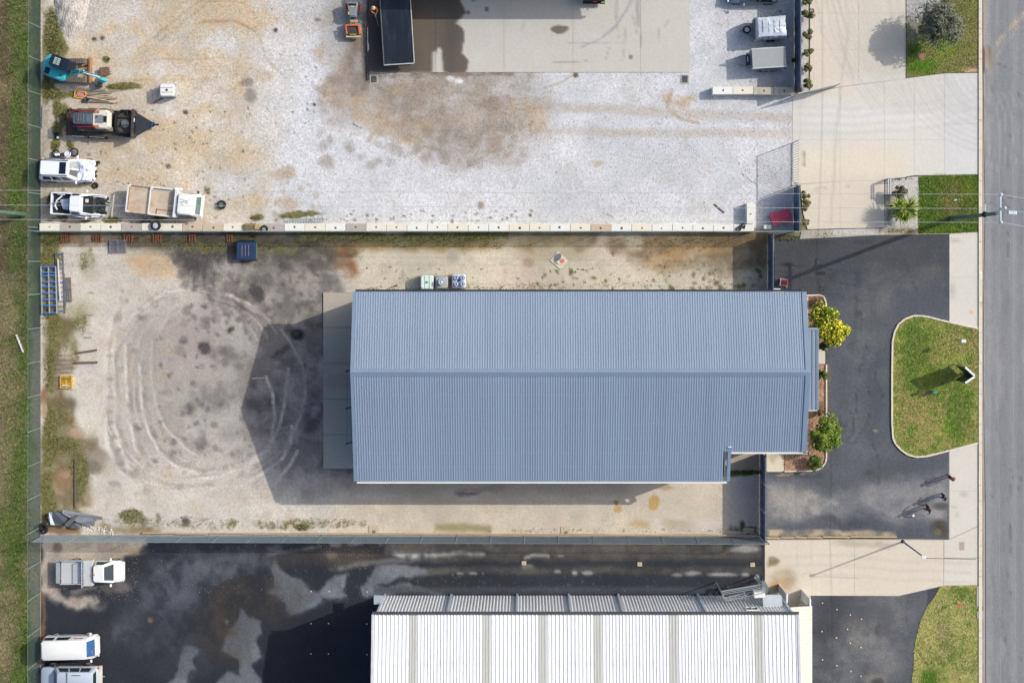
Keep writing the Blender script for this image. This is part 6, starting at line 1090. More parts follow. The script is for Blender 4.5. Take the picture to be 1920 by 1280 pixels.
b.v = [tuple(Matrix.Rotation(math.radians(-20), 4, 'Z') @ (Matrix.Translation((0, .42, 0)) @ (Matrix.Rotation(math.radians(20), 4, 'Z') @ Vector(p)))) for p in b.v]; b.build('cab', mat('dark_navy_cab', (34, 42, 62), .35, 0, .15, 2), r, smooth=30)
Rz = Matrix.Rotation(math.radians(-20), 4, 'Z')
for k in range(4):
    for j in range(2):
        b = MB(); b.M = Rz; b.box((-.22 + j * .27, .22 + k * .145, 2.44), (.22, .11, .03)); b.build('roof_light_pane', mat('pale_roof_pane', (168, 190, 184), .3), r)
b = MB(); b.M = Rz
for k in range(5): b.bar((.4, .05 + k * .19, 2.46), (.95, .05 + k * .19, 2.2), .03)
for k in range(3): b.bar((.42 + k * .22, .02, 2.46 - k * .08), (.42 + k * .22, .85, 2.46 - k * .08), .03)
b.build('falling_object_guard', BLACKM, r)
b = MB(); b.M = Rz; b.box((-.9, -.5, 1.48), (.4, .5, .04)); b.box((-.1, .05, 1.44), (.7, .28, .1)); b.build('black_cover', BLACKM, r); b = MB(); b.M = Rz; b.cyl((.28, -.5, 1.46), (.28, -.5, 1.56), .07, n=10); b.build('exhaust', BLACKM, r)
b = MB(); pts = [(.6, -.4, 1.0), (1.0, -.32, 1.6), (1.9, -.38, 2.2), (2.9, -.62, 1.9), (3.35, -.82, 1.6)]
for i in range(4): b.bar(pts[i], pts[i + 1], (.3, .28, .24, .2)[i], .32)
b.build('boom', TEAL, r, bevel=.02)
b = MB(); b.bar((3.3, -.8, 1.75), (3.75, -1.0, 1.3), .2, .26); b.bar((3.7, -1.0, 1.35), (3.0, -.95, .6), .17, .22); b.build('stick', TEAL, r, bevel=.02)
b = MB(); b.cyl((1.0, -.2, 1.5), (2.2, -.3, 2.42), .05, n=8); b.cyl((2.1, -.45, 2.35), (3.3, -.78, 2.0), .045, n=8); b.build('hydraulic_ram', LENS, r)
b = MB(); b.tube([(.7, -.35, 1.3), (1.2, -.25, 2.0), (2.0, -.34, 2.45), (2.9, -.55, 2.15)], .02, 5); b.tube([(.7, -.45, 1.3), (1.2, -.42, 1.95), (2.0, -.44, 2.42), (2.9, -.66, 2.12)], .02, 5); b.build('hose', BLACKM, r)
b = MB(); b.hexa([(2.45, -1.35, .05), (3.0, -1.35, .05), (3.05, -.75, .05), (2.5, -.75, .05)], [(2.5, -1.35, .55), (3.1, -1.35, .6), (3.1, -.7, .6), (2.5, -.7, .55)]); b.build('bucket', GREY, r, bevel=.04)
r2 = thing('spare_bucket', 'rusty spare digging bucket under the excavator boom by the dozer blade', 'bucket', W(198, 135), 12); b = MB(); b.hexa([(-.3, -.3, 0), (.3, -.3, 0), (.3, .3, 0), (-.3, .3, 0)], [(-.35, -.35, .45), (.35, -.35, .3), (.35, .35, .3), (-.35, .35, .45)]); b.build('shell', mat('rust_brown_steel', (110, 84, 66), .8, 0, .3, 4), r2, bevel=.04)
for k in range(4): b = MB(); b.box((.38, -.26 + k * .17, .1), (.12, .06, .05)); b.build('tooth', GREY, r2)

# ---------------------------------------------------------------- plant trailer, track loader and mulcher head
PT = mat('scuffed_black_steel', (66, 64, 66), .7, .1, .25, 2, dirt=(132, 110, 92), dirt_amt=.45)
r = thing('plant_trailer', 'black plant trailer with triangular drawbar carrying the red and white track loader', 'trailer', W(197, 233), -2)
b = MB(); b.box((-.1, 0, .6), (5.6, 2.1, .14)); b.build('deck', PT, r)
for s_ in (-1, 1): b = MB(); b.box((-.1, s_ * 1.02, .72), (5.6, .08, .14)); b.build('side_rail', PT, r)
b = MB(); b.hexa([(2.7, -.95, .55), (4.15, -.05, .55), (4.15, .15, .55), (2.7, .95, .55)], [(2.7, -.95, .63), (4.15, -.05, .63), (4.15, .15, .63), (2.7, .95, .63)]); b.build('drawbar', mat('dark_drawbar', (52, 58, 70), .6), r)
b = MB(); b.box((4.3, .05, .68), (.4, .14, .14)); b.build('coupling', BLACKM, r); b = MB(); b.tube([(3.9, -.1, .7), (4.1, .25, .72), (4.25, .05, .76)], .04); b.build('blue_strap', mat('blue_strap', (0, 0, 0)), r)
b = MB(); b.box((2.55, 0, 1.0), (.12, 2.3, .9)); b.build('headboard', PT, r)
b = MB(); b.bar((-2.7, -1.0, .7), (-2.45, 1.05, 1.3), .07); b.bar((-2.45, 1.0, .7), (-2.45, 1.1, 1.3), .07); b.bar((-2.95, .9, .9), (-2.4, -1.1, .75), .05); b.build('ramp_frame', mat('rusty_red_rail', (0, 0, 0)), r)
for s_ in (-1, 1):
    for x in (-.9, 0): wheel(r, x, s_ * 1.1, .34, .2, RIMD)
b = MB(); b.bar((-2.4, -1.1, .75), (-1.4, -1.12, .78), .05); b.bar((-1.0, -1.12, .76), (.2, -1.14, .76), .04); b.build('tie_rod', GALV, r)
r = thing('track_loader', 'compact track loader with white rear, red lift arms and grey caged roof, on the trailer', 'loader', W(181, 226, .67), -1.5)
track(r, .72, 2.3, .27, .32); track(r, -.72, 2.3, .27, .32)
b = MB(); b.loft([oct_ring(-1.4, .1, .46, .6, .08), oct_ring(-1.45, .1, .46, 1.2, .08), oct_ring(-1.38, .0, .44, 1.62, .1)]); b.build('cab', mat('loader_cab_grey', (82, 92, 112), .4, 0, .1, 2), r, smooth=30)
b = MB(); b.box((-.82, 0, 1.66), (.62, .62, .03)); b.build('roof_panel', mat('loader_roof', (128, 134, 146), .4), r)
for i in range(3):
    for j in range(4): b = MB(); b.box((-1.02 + i * .2, -.23 + j * .155, 1.685), (.15, .11, .015)); b.build('roof_pane', mat('roof_pane_brown', (72, 62, 62), .5), r)
b = MB(); patch(b, (.1, -.38, .95), (.1, .38, .95), (.0, .36, 1.6), (.0, -.36, 1.6), .05, .95, .1, .9, .01); b.build('rear_window', GLASSG, r); b = MB(); b.box((-.18, 0, 1.635), (.26, .56, .02)); b.build('roof_glass', GLASSG, r)
b = MB(); b.loft([oct_ring(.1, 1.35, .74, .45, .18), oct_ring(.1, 1.35, .74, 1.2, .2), oct_ring(.12, 1.28, .68, 1.34, .2)]); b.build('engine_cover', mat('cream_white_paint', (226, 220, 212), .5, 0, .05, 2, dirt=(170, 150, 130), dirt_amt=.25), r, smooth=30)
b = MB(); b.box((.62, 0, 1.36), (.62, .64, .03)); b.build('grille', mat('loader_roof', (0, 0, 0)), r); b = MB(); b.box((1.08, 0, 1.35), (.26, .5, .03)); b.build('rear_vent', BLACKM, r)
for s_ in (-1, 1): b = MB(); b.box((.42, s_ * .58, 1.38), (.4, .18, .1)); b.build('amber_cover', mat('copper_cover', (190, 128, 92), .6), r)
for s_ in (-1, 1): b = MB(); b.bar((-1.5, s_ * .62, 1.05), (.3, s_ * .62, 1.45), .1, .14); b.build('lift_arm', mat('dark_red_arm', (156, 46, 62), .5, 0, .15, 3), r, bevel=.015)
b = MB(); b.cyl((.45, .18, 1.37), (.45, .18, 1.5), .05, n=8); b.build('exhaust', BLACKM, r)
r = thing('slasher_attachment', 'black frame slasher attachment with round hub lying at the front of the plant trailer', 'machine attachment', W(237, 228, .68), -2)
pts = [(-.75, -.6), (-.75, .45), (-.35, .85), (.35, .85), (.75, .3), (.7, -.95), (-.55, -.95)]
b = MB(); 
for i in range(len(pts)): b.bar((*pts[i], .22), (*pts[(i + 1) % len(pts)], .22), .13, .35)
b.build('rim_frame', BLACKM, r); b = MB(); b.prism([(x * .95, y * .95) for x, y in pts], .02, .1); b.build('base_plate', mat('dirty_steel_plate', (88, 82, 78), .7, .1, .4, 3), r)
b = MB(); b.lathe((0, -.2, .1), [(.36, 0), (.34, .18), (.16, .26), (.12, .45), (.0, .46)], 18); b.build('hub', mat('shiny_grey_hub', (128, 134, 140), .3, .4), r, smooth=40); b = MB(); b.bar((-.7, .35, .3), (.6, .35, .3), .1); b.bar((.1, .8, .3), (.5, -.8, .3), .08); b.build('cross_bar', PT, r)
b = MB(); b.box((.72, .1, .42), (.12, .3, .02)); b.build('white_plate', WHITEP, r); b = MB(); b.box((.66, -.72, .42), (.05, .4, .02)); b.build('yellow_strip', mat('yellow_paint', (230, 190, 60), .5), r)

# ---------------------------------------------------------------- trench roller
r = thing('trench_roller', 'orange and grey articulated trench roller beside the kerb of the wash slab', 'roller', W(664, 38), -90)
GRH = mat('roller_grey_hood', (138, 144, 158), .4, 0, .05, 2)
b = MB(); b.loft([[(-1.3, -.5, .5), (-.1, -.3, .5), (-.1, .3, .5), (-1.3, .5, .5)], [(-1.32, -.52, .95), (-.05, -.26, .95), (-.05, .26, .95), (-1.32, .52, .95)], [(-1.2, -.42, 1.15), (-.2, -.22, 1.12), (-.2, .22, 1.12), (-1.2, .42, 1.15)]]); b.build('hood', GRH, r, smooth=30, bevel=.03)
b = MB(); b.box((-1.05, 0, 1.17), (.16, .6, .03)); b.build('hood_vent', BLACKM, r)
for y, x in ((.0, -.88), (-.3, -.35)): b = MB(); b.box((x, y, 1.16), (.1, .26, .02) if y == 0 else (.22, .1, .02)); b.build('yellow_sticker', mat('yellow_paint', (0, 0, 0)), r)
for x in (-.85, .95):
    for s_ in (-1, 1):
        b = MB().at((x, s_ * .42, .32), rx=90); b.cyl((0, 0, -.2), (0, 0, .2), .32, n=16)
        for k in range(12): a = k * math.pi / 6; b.box((math.cos(a) * .33, math.sin(a) * .33, .1 if k % 2 else -.1), (.08, .08, .14))
        b.build('pad_drum', mat('muddy_drum', (176, 158, 130), .9, 0, .2, 4), r)
for s_ in (-1, 1): b = MB(); b.box((-.95, s_ * .6, .62), (.5, .12, .3)); b.build('side_guard', ORANGE, r, bevel=.02)
b = MB(); b.bar((.55, -.6, .85), (.55, .5, .85), .1); b.bar((.55, -.55, .85), (1.25, -.48, .75), .1); b.bar((.55, .45, .85), (1.25, .55, .75), .12); b.build('roll_frame', ORANGE, r)
b = MB(); b.box((.9, 0, .6), (.75, .8, .3)); b.build('front_frame', mat('dark_machine', (62, 66, 70), .6, 0, .3, 4), r); b = MB(); b.box((1.42, .0, .5), (.14, 1.15, .28)); b.build('front_scraper', mat('sandy_plate', (206, 188, 150), .8), r); b = MB(); b.box((1.28, 0, .8), (.05, .5, .02)); b.build('yellow_label', mat('yellow_paint', (0, 0, 0)), r)
b = MB(); b.box((.1, 0, .55), (.5, .3, .3)); b.build('pivot_joint', mat('dark_machine', (0, 0, 0)), r); b = MB(); b.box((.25, .1, .9), (.22, .6, .2)); b.build('mud_box', mat('muddy_drum', (0, 0, 0)), r)
# ---------------------------------------------------------------- kerbs
KERB = mat('pale_kerb_concrete', (226, 216, 202), .85, 0, .06, 1.2, dirt=(150, 136, 120), dirt_amt=.25, dirt_scale=2)
def strip_objs(name, pts, wd, z0, z1, m_, closed=False, cuts=None, kind='structure', gap=.012):
    P = [W(*p) for p in pts]; n = len(P); off = []
    for i in range(n):
        a = P[i - 1] if (i > 0 or closed) else P[i]; c = P[(i + 1) % n] if (i < n - 1 or closed) else P[i]
        t = (c - a).normalized(); nn = Vector((-t.y, t.x, 0)) * wd / 2; off.append((P[i] + nn, P[i] - nn))
    for i in range(n if closed else n - 1):
        j = (i + 1) % n; d = (P[j] - P[i]).normalized() * gap; a, b_, c, e = off[i][0] + d, off[i][1] + d, off[j][1] - d, off[j][0] - d
        b = MB(); q = [b_, c, e, a]; b.hexa([(p.x, p.y, z0) for p in q], [(p.x, p.y, z1) for p in q]); o = b.build(name, m_, bevel=.01); o['kind'] = kind
ks = list(range(-60, 1400, 57)); kx = lambda y: 1837.6 if y < 1105 or y > 1165 else 1837.6
strip_objs('road_kerb', [(1837.6, y) for y in ks if not 1100 < y < 1165], .27, -.05, .10, KERB)
strip_objs('island_kerb', [(1780, 604), (1763, 600), (1745, 595), (1728, 592), (1712, 592), (1696, 598), (1684, 608), (1677, 622), (1673, 640), (1672, 700), (1672, 790), (1674, 822), (1679, 832), (1688, 842), (1700, 851), (1716, 856), (1735, 855), (1760, 849), (1779, 844), (1833, 830)], .14, 0, .13, KERB)
strip_objs('island_kerb', [(1780, 604), (1834, 616)], .12, 0, .1, KERB)
strip_objs('bed_kerb', [(1508, 554), (1536, 553), (1544, 556), (1548, 566), (1549, 576), (1549, 655)], .12, 0, .14, KERB); strip_objs('bed_kerb', [(1549, 683), (1549, 770), (1549, 857), (1547, 867), (1541, 875), (1532, 880), (1520, 882), (1470, 883)], .12, 0, .14, KERB)
strip_objs('edging', [(1530, 442), (1660, 440), (1780, 438)], .05, 0, .05, mat('sand_edging', (196, 180, 150), .9)); strip_objs('edging', [(1699, 148), (1699, 0), (1699, -60)], .04, 0, .05, mat('dark_edging', (96, 88, 76), .9)); strip_objs('edging', [(1518, 172), (1518, -60)], .06, 0, .06, mat('dark_edging', (0, 0, 0)))
# drain pit in the kerb
r = thing('kerb_drain', 'grated stormwater pit set in the road kerb beside the southern grass strip', 'drain', W(1838, 1130))
b = MB(); b.box((-.08, .55, .03), (.5, 1.6, .1)); b.build('pit_lid', mat('grey_pit_concrete', (168, 172, 160), .9), r, bevel=.02); b = MB(); b.box((.0, -.1, .0), (.42, .9, .05)); b.build('pit_well', mat('pit_dark', (40, 44, 46), .9), r)
for k in range(9): b = MB(); b.box((0, -.5 + k * .1, .035), (.4, .035, .03)); b.build('grate_bar', GALVD, r)
b = MB(); b.box((-.05, -.95, .03), (.5, .55, .1)); b.build('pit_lid', MATS['grey_pit_concrete'], r, bevel=.02)
# concrete kerb along the wash slab with water on it
r = thing('slab_kerb', 'dark raised kerb strip with a wet white streak between the trench roller and the wash slab', 'kerb', (0, 0, 0))
b = MB(); p, q = W(690.5, -60), W(690.5, 150); b.bar((p.x, p.y, .06), (q.x, q.y, .06), .17, .12); b.build('kerb_strip', mat('dark_kerb', (72, 68, 76), .7, 0, .2, 2), r)
b = MB(); p, q = W(689.3, 52), W(690.3, 98); b.bar((p.x, p.y, .124), (q.x, q.y, .124), .05, .01); p = W(691, 88); b.box((p.x, p.y, .125), (.1, .5, .01), 5); b.build('white_streak', mat('foam_white', (216, 226, 240), .3), r)
# grated drains of the north yard, pit covers of the other yards
for px, py, lab in ((701, 149, 'square grated drain at the south-west corner of the wash slab'), (1284, 149, 'square grated drain at the south-east corner of the concrete slab')):
    r = thing('drain_grate', lab, 'drain', W(px, py)); b = MB(); b.box((0, 0, .015), (.66, .72, .03)); b.build('surround', mat('pit_concrete', (178, 172, 164), .9, 0, .1, 3), r); b = MB(); b.box((0, .02, .032), (.46, .56, .008)); b.build('well', MATS['pit_dark'], r)
    for k in range(5): b = MB(); b.box((-.2 + k * .1, .02, .045), (.025, .56, .02)); b.build('grate_bar', GALVD, r)
    for k in range(6): b = MB(); b.box((0, -.24 + k * .105, .043), (.46, .02, .016)); b.build('grate_bar', GALVD, r)
for px, py, sz, lab in ((701, 993, .82, 'square cream pit surround beside the south boundary boards, below the shed west end'), (1061, 995, .82, 'square cream pit surround beside the south boundary boards, below the shed middle'), (1403.5, 998, .86, 'square grey pit surround in the fence shade at the east end of the south strip'),
                        (982.5, 1055, .36, 'small cream pit cover in the black driveway, westernmost of its row'), (1199.5, 1057, .36, 'small cream pit cover in the black driveway, middle of its row'), (1411, 1058, .36, 'small cream pit cover in the black driveway, by its east end')):
    r = thing('pit_cover', lab, 'pit cover', W(px, py), random.Random(px).uniform(-3, 3)); b = MB(); b.box((0, 0, .02), (sz, sz * .9, .05)); b.build('surround', mat('cream_pit', (206, 190, 166), .9, 0, .08, 3), r, bevel=.01)
    if sz > .5: b = MB(); b.box((0, -.14, .05), (.26, .26, .01)); b.build('lid', mat('grey_lid', (120, 126, 136), .7), r)
    else: b = MB(); b.box((0, 0, .048), (.2, .2, .01)); b.build('lid', mat('tan_lid', (200, 176, 140), .8), r)
for px, py, sx, sy, c, lab in ((1803.5, 1023, .42, .68, (186, 172, 162), 'rectangular brownish access cover in the southern driveway'), (1822, 585, .3, .3, (228, 206, 160), 'small yellowish square cover in the footpath by the grass island'), (1838, 560, .2, .36, (240, 240, 236), 'pale repair patch on the road kerb, lower of two'), (1838, 516, .24, .6, (236, 232, 222), 'pale repair patch on the road kerb, upper of two')):
    r = thing('cover_plate', lab, 'cover', W(px, py)); zt_ = .1 if px > 1830 else .02; b = MB(); b.box((0, 0, zt_), (sx, sy, .012)); b.build('plate', mat('cover_' + str(px), c, .8, 0, .12, 6), r); b = MB(); b.box((0, 0, zt_ + .008), (sx * .7, sy * .8, .006)); b.build('inset', mat('coveri_' + str(px), tuple(int(v * .95) for v in c), .8, 0, .1, 8), r)
r = thing('manhole_cover', 'round brownish manhole cover in the grass below the grey tree', 'manhole', W(1728, 107)); b = MB(); b.cyl((0, 0, 0), (0, 0, .06), .29, n=24); b.build('lid', mat('brown_lid', (156, 124, 104), .9, 0, .1, 5), r); b = MB(); b.torus((0, 0, .06), .24, .015, 24, 6); b.build('rim_ring', mat('brown_rim', (130, 104, 86), .9), r)
r = thing('manhole_cover', 'round white lid in the asphalt beside the shadow of the person in black', 'manhole', W(1712.5, 966)); b = MB(); b.cyl((0, 0, 0), (0, 0, .03), .1, n=16); b.build('lid', WHITEP, r); b = MB(); b.torus((0, 0, .02), .15, .012, 16, 5); b.build('rim_ring', mat('grey_ring', (150, 150, 152), .8), r)
# timber boards along the south boundary
TIM = mat('weathered_timber', (196, 172, 140), .9, 0, .2, 3, stretch=(1, 6, 1)); TIMD = mat('dark_old_timber', (108, 94, 84), .95, 0, .25, 3, stretch=(1, 6, 1)); TIMG = mat('grey_old_timber', (160, 150, 140), .95, 0, .2, 3, stretch=(6, 1, 1))
r = thing('retaining_boards', 'low weathered timber boards along the south boundary of the middle yard', 'retaining wall', (0, 0, 0)); rr = random.Random(2)
x = 268
while x < 1420: L = 62; a, c = W(x, 998.5 + (x - 268) * .0033), W(min(x + L, 1424), 998.5 + (x + L - 268) * .0033); b = MB(); b.bar((a.x + .01, a.y + rr.uniform(-.02, .02), .12), (c.x - .01, c.y + rr.uniform(-.02, .02), .12), .09, .24); b.build('board', TIM, r); x += L
r = thing('retaining_boards', 'timber sleeper edging between the car park and the southern driveway', 'retaining wall', (0, 0, 0))
for i, (xa, xb, y0, y1) in enumerate([(1434, 1463, 1007, 1007.5), (1463, 1490, 1006.5, 1007), (1490, 1513, 1006, 1007), (1513, 1542, 1006, 1007), (1542, 1593, 1005.5, 1006), (1593, 1681, 1005, 1005.5)]): a, c = W(xa + .5, y0), W(xb - .5, y1); b = MB(); b.bar((a.x, a.y, .1), (c.x, c.y, .1), .1, .2); b.build('sleeper', TIM, r)
# ---------------------------------------------------------------- gates
GATEM = mat('pale_gate_tube', (206, 212, 214), .45, .1, .05, 3)
def gate(label, x0, y0, x1, y1, ht, n):
    r = thing('swing_gate', label, 'gate', (0, 0, 0)); a, c = W(x0, y0), W(x1, y1)
    for z in (.12, ht): b = MB(); b.bar(a + Vector((0, 0, z)), c + Vector((0, 0, z)), .05, .07); b.build('frame_rail', GATEM, r)
    base = None
    for i in range(n + 1):
        p = a.lerp(c, i / n)
        if i in (0, n): b = MB(); b.box((p.x, p.y, ht / 2 + .06), (.08, .08, ht)); b.build('gate_post', GATEM, r)
        elif base is None: b = MB(); b.box((0, 0, ht / 2 + .06), (.035, .035, ht - .1)); base = b.build('bar', GATEM, r); base.location = (p.x, p.y, 0)
        else: link_copy(base, r, (p.x, p.y, 0))
    return r
gate('open barred gate leaf standing along the gravel edge above the red ribbed lid', 1487, 268, 1487, 349, 2.4, 17)
gate('open barred gate leaf swung over the northern driveway beside the short block row', 1488, 181, 1564, 163, 2.1, 17)
r = thing('bollard_rail', 'pale tube guard rail at the corner of the gravel bed with round shrub', 'rail', (0, 0, 0))
for p0, p1 in (((1660, 337), (1660, 364)), ((1664, 337), (1664, 364)), ((1662, 336), (1692, 333))): a, c = W(*p0), W(*p1); b = MB(); b.tube([(a.x, a.y, 0), (a.x, a.y, .95), (c.x, c.y, .95), (c.x, c.y, 0)], .045, 8); b.build('hoop', GATEM, r)
# ---------------------------------------------------------------- loose things
def ibc(label, px, py, rz, top, cagec=None, cap=(60, 60, 66), ribs=True, group=None, z=0, sx=1.16, sy=1.0):
    r = thing('liquid_tank', label, 'tank', W(px, py), rz)
    for x in (-.42, 0, .42): b = MB(); b.box((x, 0, .07), (.12, sy, .14)); b.build('pallet_foot', GALVD, r)
    b = MB(); b.loft([oct_ring(-sx / 2, sx / 2, sy / 2, .15, .1), oct_ring(-sx / 2, sx / 2, sy / 2, 1.08, .1), oct_ring(-sx / 2 + .06, sx / 2 - .06, sy / 2 - .06, 1.15, .1)]); b.build('bottle', top, r, smooth=30)
    if ribs:
        for y in (-.18, .18): b = MB(); b.box((0, y * sy, 1.155), (sx * .92, .03, .02)); b.build('top_bar', cagec or GALVD, r)
    b = MB()
    for z in (.3, .55, .8, 1.05):
        for s_ in (-1, 1): b.bar((-sx / 2, s_ * (sy / 2 + .015), z), (sx / 2, s_ * (sy / 2 + .015), z), .02); b.bar((s_ * (sx / 2 + .015), -sy / 2, z), (s_ * (sx / 2 + .015), sy / 2, z), .02)
    for k in range(7):
        for s_ in (-1, 1): x = -sx / 2 + k * sx / 6; b.bar((x, s_ * (sy / 2 + .02), .14), (x, s_ * (sy / 2 + .02), 1.08), .02); b.bar((s_ * (sx / 2 + .02), -sy / 2 + k * sy / 6, .14), (s_ * (sx / 2 + .02), -sy / 2 + k * sy / 6, 1.08), .02)
    b.build('cage', GALV, r)
    b = MB(); b.cyl((0, 0, 1.14), (0, 0, 1.2), .09, n=14); b.build('cap', mat('cap' + str(cap), cap, .5), r); return r
ibc('white caged liquid tank standing alone on the sandy north yard', 319.5, 172, 1, mat('white_plastic_tank', (240, 240, 240), .5, 0, .03, 2))
ibc('white caged tank with green cap, westernmost of three beside the shed wall', 802.5, 528.5, 90, mat('mint_white_tank', (226, 244, 240), .5, 0, .03, 2), cap=(60, 170, 150), sx=1.1, sy=1.02)
r = ibc('grey-sided caged tank with blue drum on top, middle of three beside the shed wall', 829.5, 528.5, 90, mat('grubby_tank', (178, 178, 172), .6, 0, .25, 3), ribs=False, sx=.98, sy=.98)
t = thing('blue_drum', 'pale blue round drum wrapped in plastic on top of the middle tank', 'drum', W(829, 528, 1.2)); b = MB(); b.lathe((0, 0, 0), [(.26, 0), (.29, .08), (.27, .2), (.29, .35), (.26, .42)], 20); b.build('shell', mat('pale_blue_drum', (136, 168, 214), .5, 0, .12, 4), t, smooth=40); b = MB(); b.lathe((0, 0, .42), [(.26, .0), (.26, .03), (.22, .03), (.22, 0)], 20, closed=True); b.build('rim_ring', WHITEP, t); b = MB(); b.box((.03, -.02, .44), (.2, .16, .05), 20); b.build('plastic_scrap', WHITEP, t)
r = ibc('white caged tank holding four blue cans, easternmost of three beside the shed wall', 861.5, 526.5, 90, mat('white_plastic_tank', (0, 0, 0)), ribs=False, sx=1.08, sy=1.08)
for i, (x, y) in enumerate(((-.25, -.25), (.25, -.25), (-.25, .25), (.25, .25))):
    t = thing('blue_can', 'blue can wrapped in clear plastic on top of the easternmost tank', 'can', W(861.5, 526.5, 1.15) + Vector((x, y, 0)), group='four blue cans on the easternmost tank'); b = MB(); b.lathe((0, 0, 0), [(.2, 0), (.21, .1), (.2, .22), (.14, .26)], 14); b.build('shell', mat('bright_blue_plastic', (40, 104, 196), .4, 0, .5, 5), t, smooth=40); b = MB(); b.lathe((0, 0, .26), [(.15, 0), (.15, .02), (.1, .02), (.1, 0)], 12, closed=True); b.build('rim_ring', WHITEP, t)
# sticks and boards
STK = mat('grey_stick_timber', (178, 160, 142), .9, 0, .2, 4)
def plank(name, label, x0, y0, x1, y1, wd=.1, ht=.06, m_=None, z=.03, group=None, cat='plank'):
    a, c = W(x0, y0), W(x1, y1); b = MB(); b.bar(a + Vector((0, 0, z)), c + Vector((0, 0, z)), wd, ht); return tag(b.build(name, m_ or STK), label, cat, group)
rr = random.Random(8)
for i in range(13):
    y = 172 + i * 1.55; plank('timber_post', 'long thin grey timber stick in the loose pile south of the excavator', 165 + rr.uniform(-3, 8), y + rr.uniform(-2, 2), 214 + rr.uniform(-12, 10), y + rr.uniform(-6, 4), .07, .07, STK, .04 + (i % 4) * .05, 'timber sticks in the pile south of the excavator')
plank('timber_post', 'long stick slanting across the top of the stick pile', 166, 183, 218, 192, .07, .07, mat('pale_stick', (206, 190, 170), .9), .28); plank('timber_board', 'short sawn board end at the east side of the stick pile', 220, 193, 232, 187, .14, .06, mat('sawn_end', (204, 178, 148), .9), .08)
plank('timber_board', 'grey flat board on top of the stick pile, beside the excavator bucket', 174, 171, 199, 170, .2, .04, mat('grey_board', (132, 134, 134), .8), .24); plank('timber_board', 'thin board leaning out from under the lone white tank', 287, 194, 306, 184, .14, .05, mat('brown_board', (150, 128, 110), .9), .04)
plank('timber_sleeper', 'dark old timber sleeper on the pale gravel, upper of two', 142, 662, 182, 656, .16, .12, TIMD, .06, cat='sleeper'); plank('timber_sleeper', 'dark old timber sleeper on the pale gravel, lower of two', 139, 680, 183, 679, .15, .12, TIMD, .06, cat='sleeper')
plank('timber_board', 'short pale board lying at the edge of the shed shadow', 473, 709, 499, 708, .13, .05, mat('pale_board', (190, 180, 166), .9), .05); plank('steel_bar', 'dark steel bar lying on the white gravel near the crosswise block', 1339, 383, 1358, 399, .09, .05, DARKSTEEL, .04, cat='bar'); plank('white_marker', 'white marker post lying in the verge grass', 31, 627, 44, 660, .12, .1, WHITEP, .06, cat='marker post')
plank('steel_pipe', 'thin pale pipe lying along the verge fence in the north yard', 81, 198, 80, 240, .1, .08, GALV, .06, cat='pipe'); plank('timber_rail', 'long low timber rail in the weedy west margin', 141, 860, 141, 952, .1, .1, TIMD, .04, cat='rail')
# louvred rack by the blocks
r = thing('slatted_rack', 'long pale slatted rack leaning on the block row', 'rack', (0, 0, 0)); a, c = W(535, 421, .7), W(606, 417, .8)
for dy in (0, .34): b = MB(); b.bar(a + Vector((0, dy, 0)), c + Vector((0, dy, 0)), .05); b.build('rail', GALV, r)
base = None
for k in range(24):
    p = a.lerp(c, (k + .5) / 24)
    if base is None: b = MB(); b.bar((0, 0, 0), (0, .34, 0), .06, .03); base = b.build('slat', GALVD, r); base.location = p
    else: link_copy(base, r, p)
# wheels and tyres
def tyre(label, loc, R=.34, r_=.12, rim=None, rx=0, ry=0, cat='tyre', group=None):
    t = thing('loose_tyre' if not rim else 'loose_wheel', label, cat, loc, 0, group, rx, ry); b = MB(); b.lathe((0, 0, r_), [(R * .6, -r_), (R * .92, -r_), (R, -r_ * .5), (R, r_ * .5), (R * .92, r_), (R * .6, r_), (R * .7, 0)], 24, closed=True); b.build('tyre', TYRE, t, smooth=50)
    if rim:
        b = MB(); b.cyl((0, 0, r_ * .8), (0, 0, r_ * 1.4), R * .6, n=20); b.cyl((0, 0, r_ * 1.4), (0, 0, r_ * 1.9), R * .18, n=10)
        for k in range(8): a = k * math.pi / 4; b.box((math.cos(a) * R * .42, math.sin(a) * R * .42, r_ * 1.5), (.09, .09, .03), math.degrees(a))
        b.build('rim', rim, t)
    else: b = MB(); b.torus((0, 0, r_), R * .66, .02, 20, 5); b.build('bead', PLASTIC, t)
    return t
tyre('white-rimmed wheel lying flat on the block row below the tipper truck', W(293, 423, .84), .4, .12, mat('white_rim', (214, 222, 236), .4), cat='wheel')
tyre('black tyre leaning between the block row and the tipper tray', W(274, 415, .3), .42, .1, rx=60); tyre('dusty wheel lying alone on the gravel east of the tipper truck', W(416, 384), .37, .13, RIMD, cat='wheel')
tyre('wheel standing askew at the east end of the firewood on the block row', W(496, 428, .86), .3, .1, RIM, rx=25, cat='wheel'); tyre('small tyre on the block row by the crosswise block, left of two', W(1385, 429, .84), .2, .06); tyre('small tyre on the block row by the crosswise block, right of two', W(1393, 423, .86), .2, .06, rx=15)
tyre('tyre at the south-west corner of the middle yard, upper of two stacked', W(82, 986, .3), .36, .1, rx=20); tyre('tyre at the south-west corner of the middle yard, lower of two stacked', W(83, 992), .36, .1)
tyre('dark tyre between the wrecked wagon and wrecked ute', W(179, 348), .26, .06)
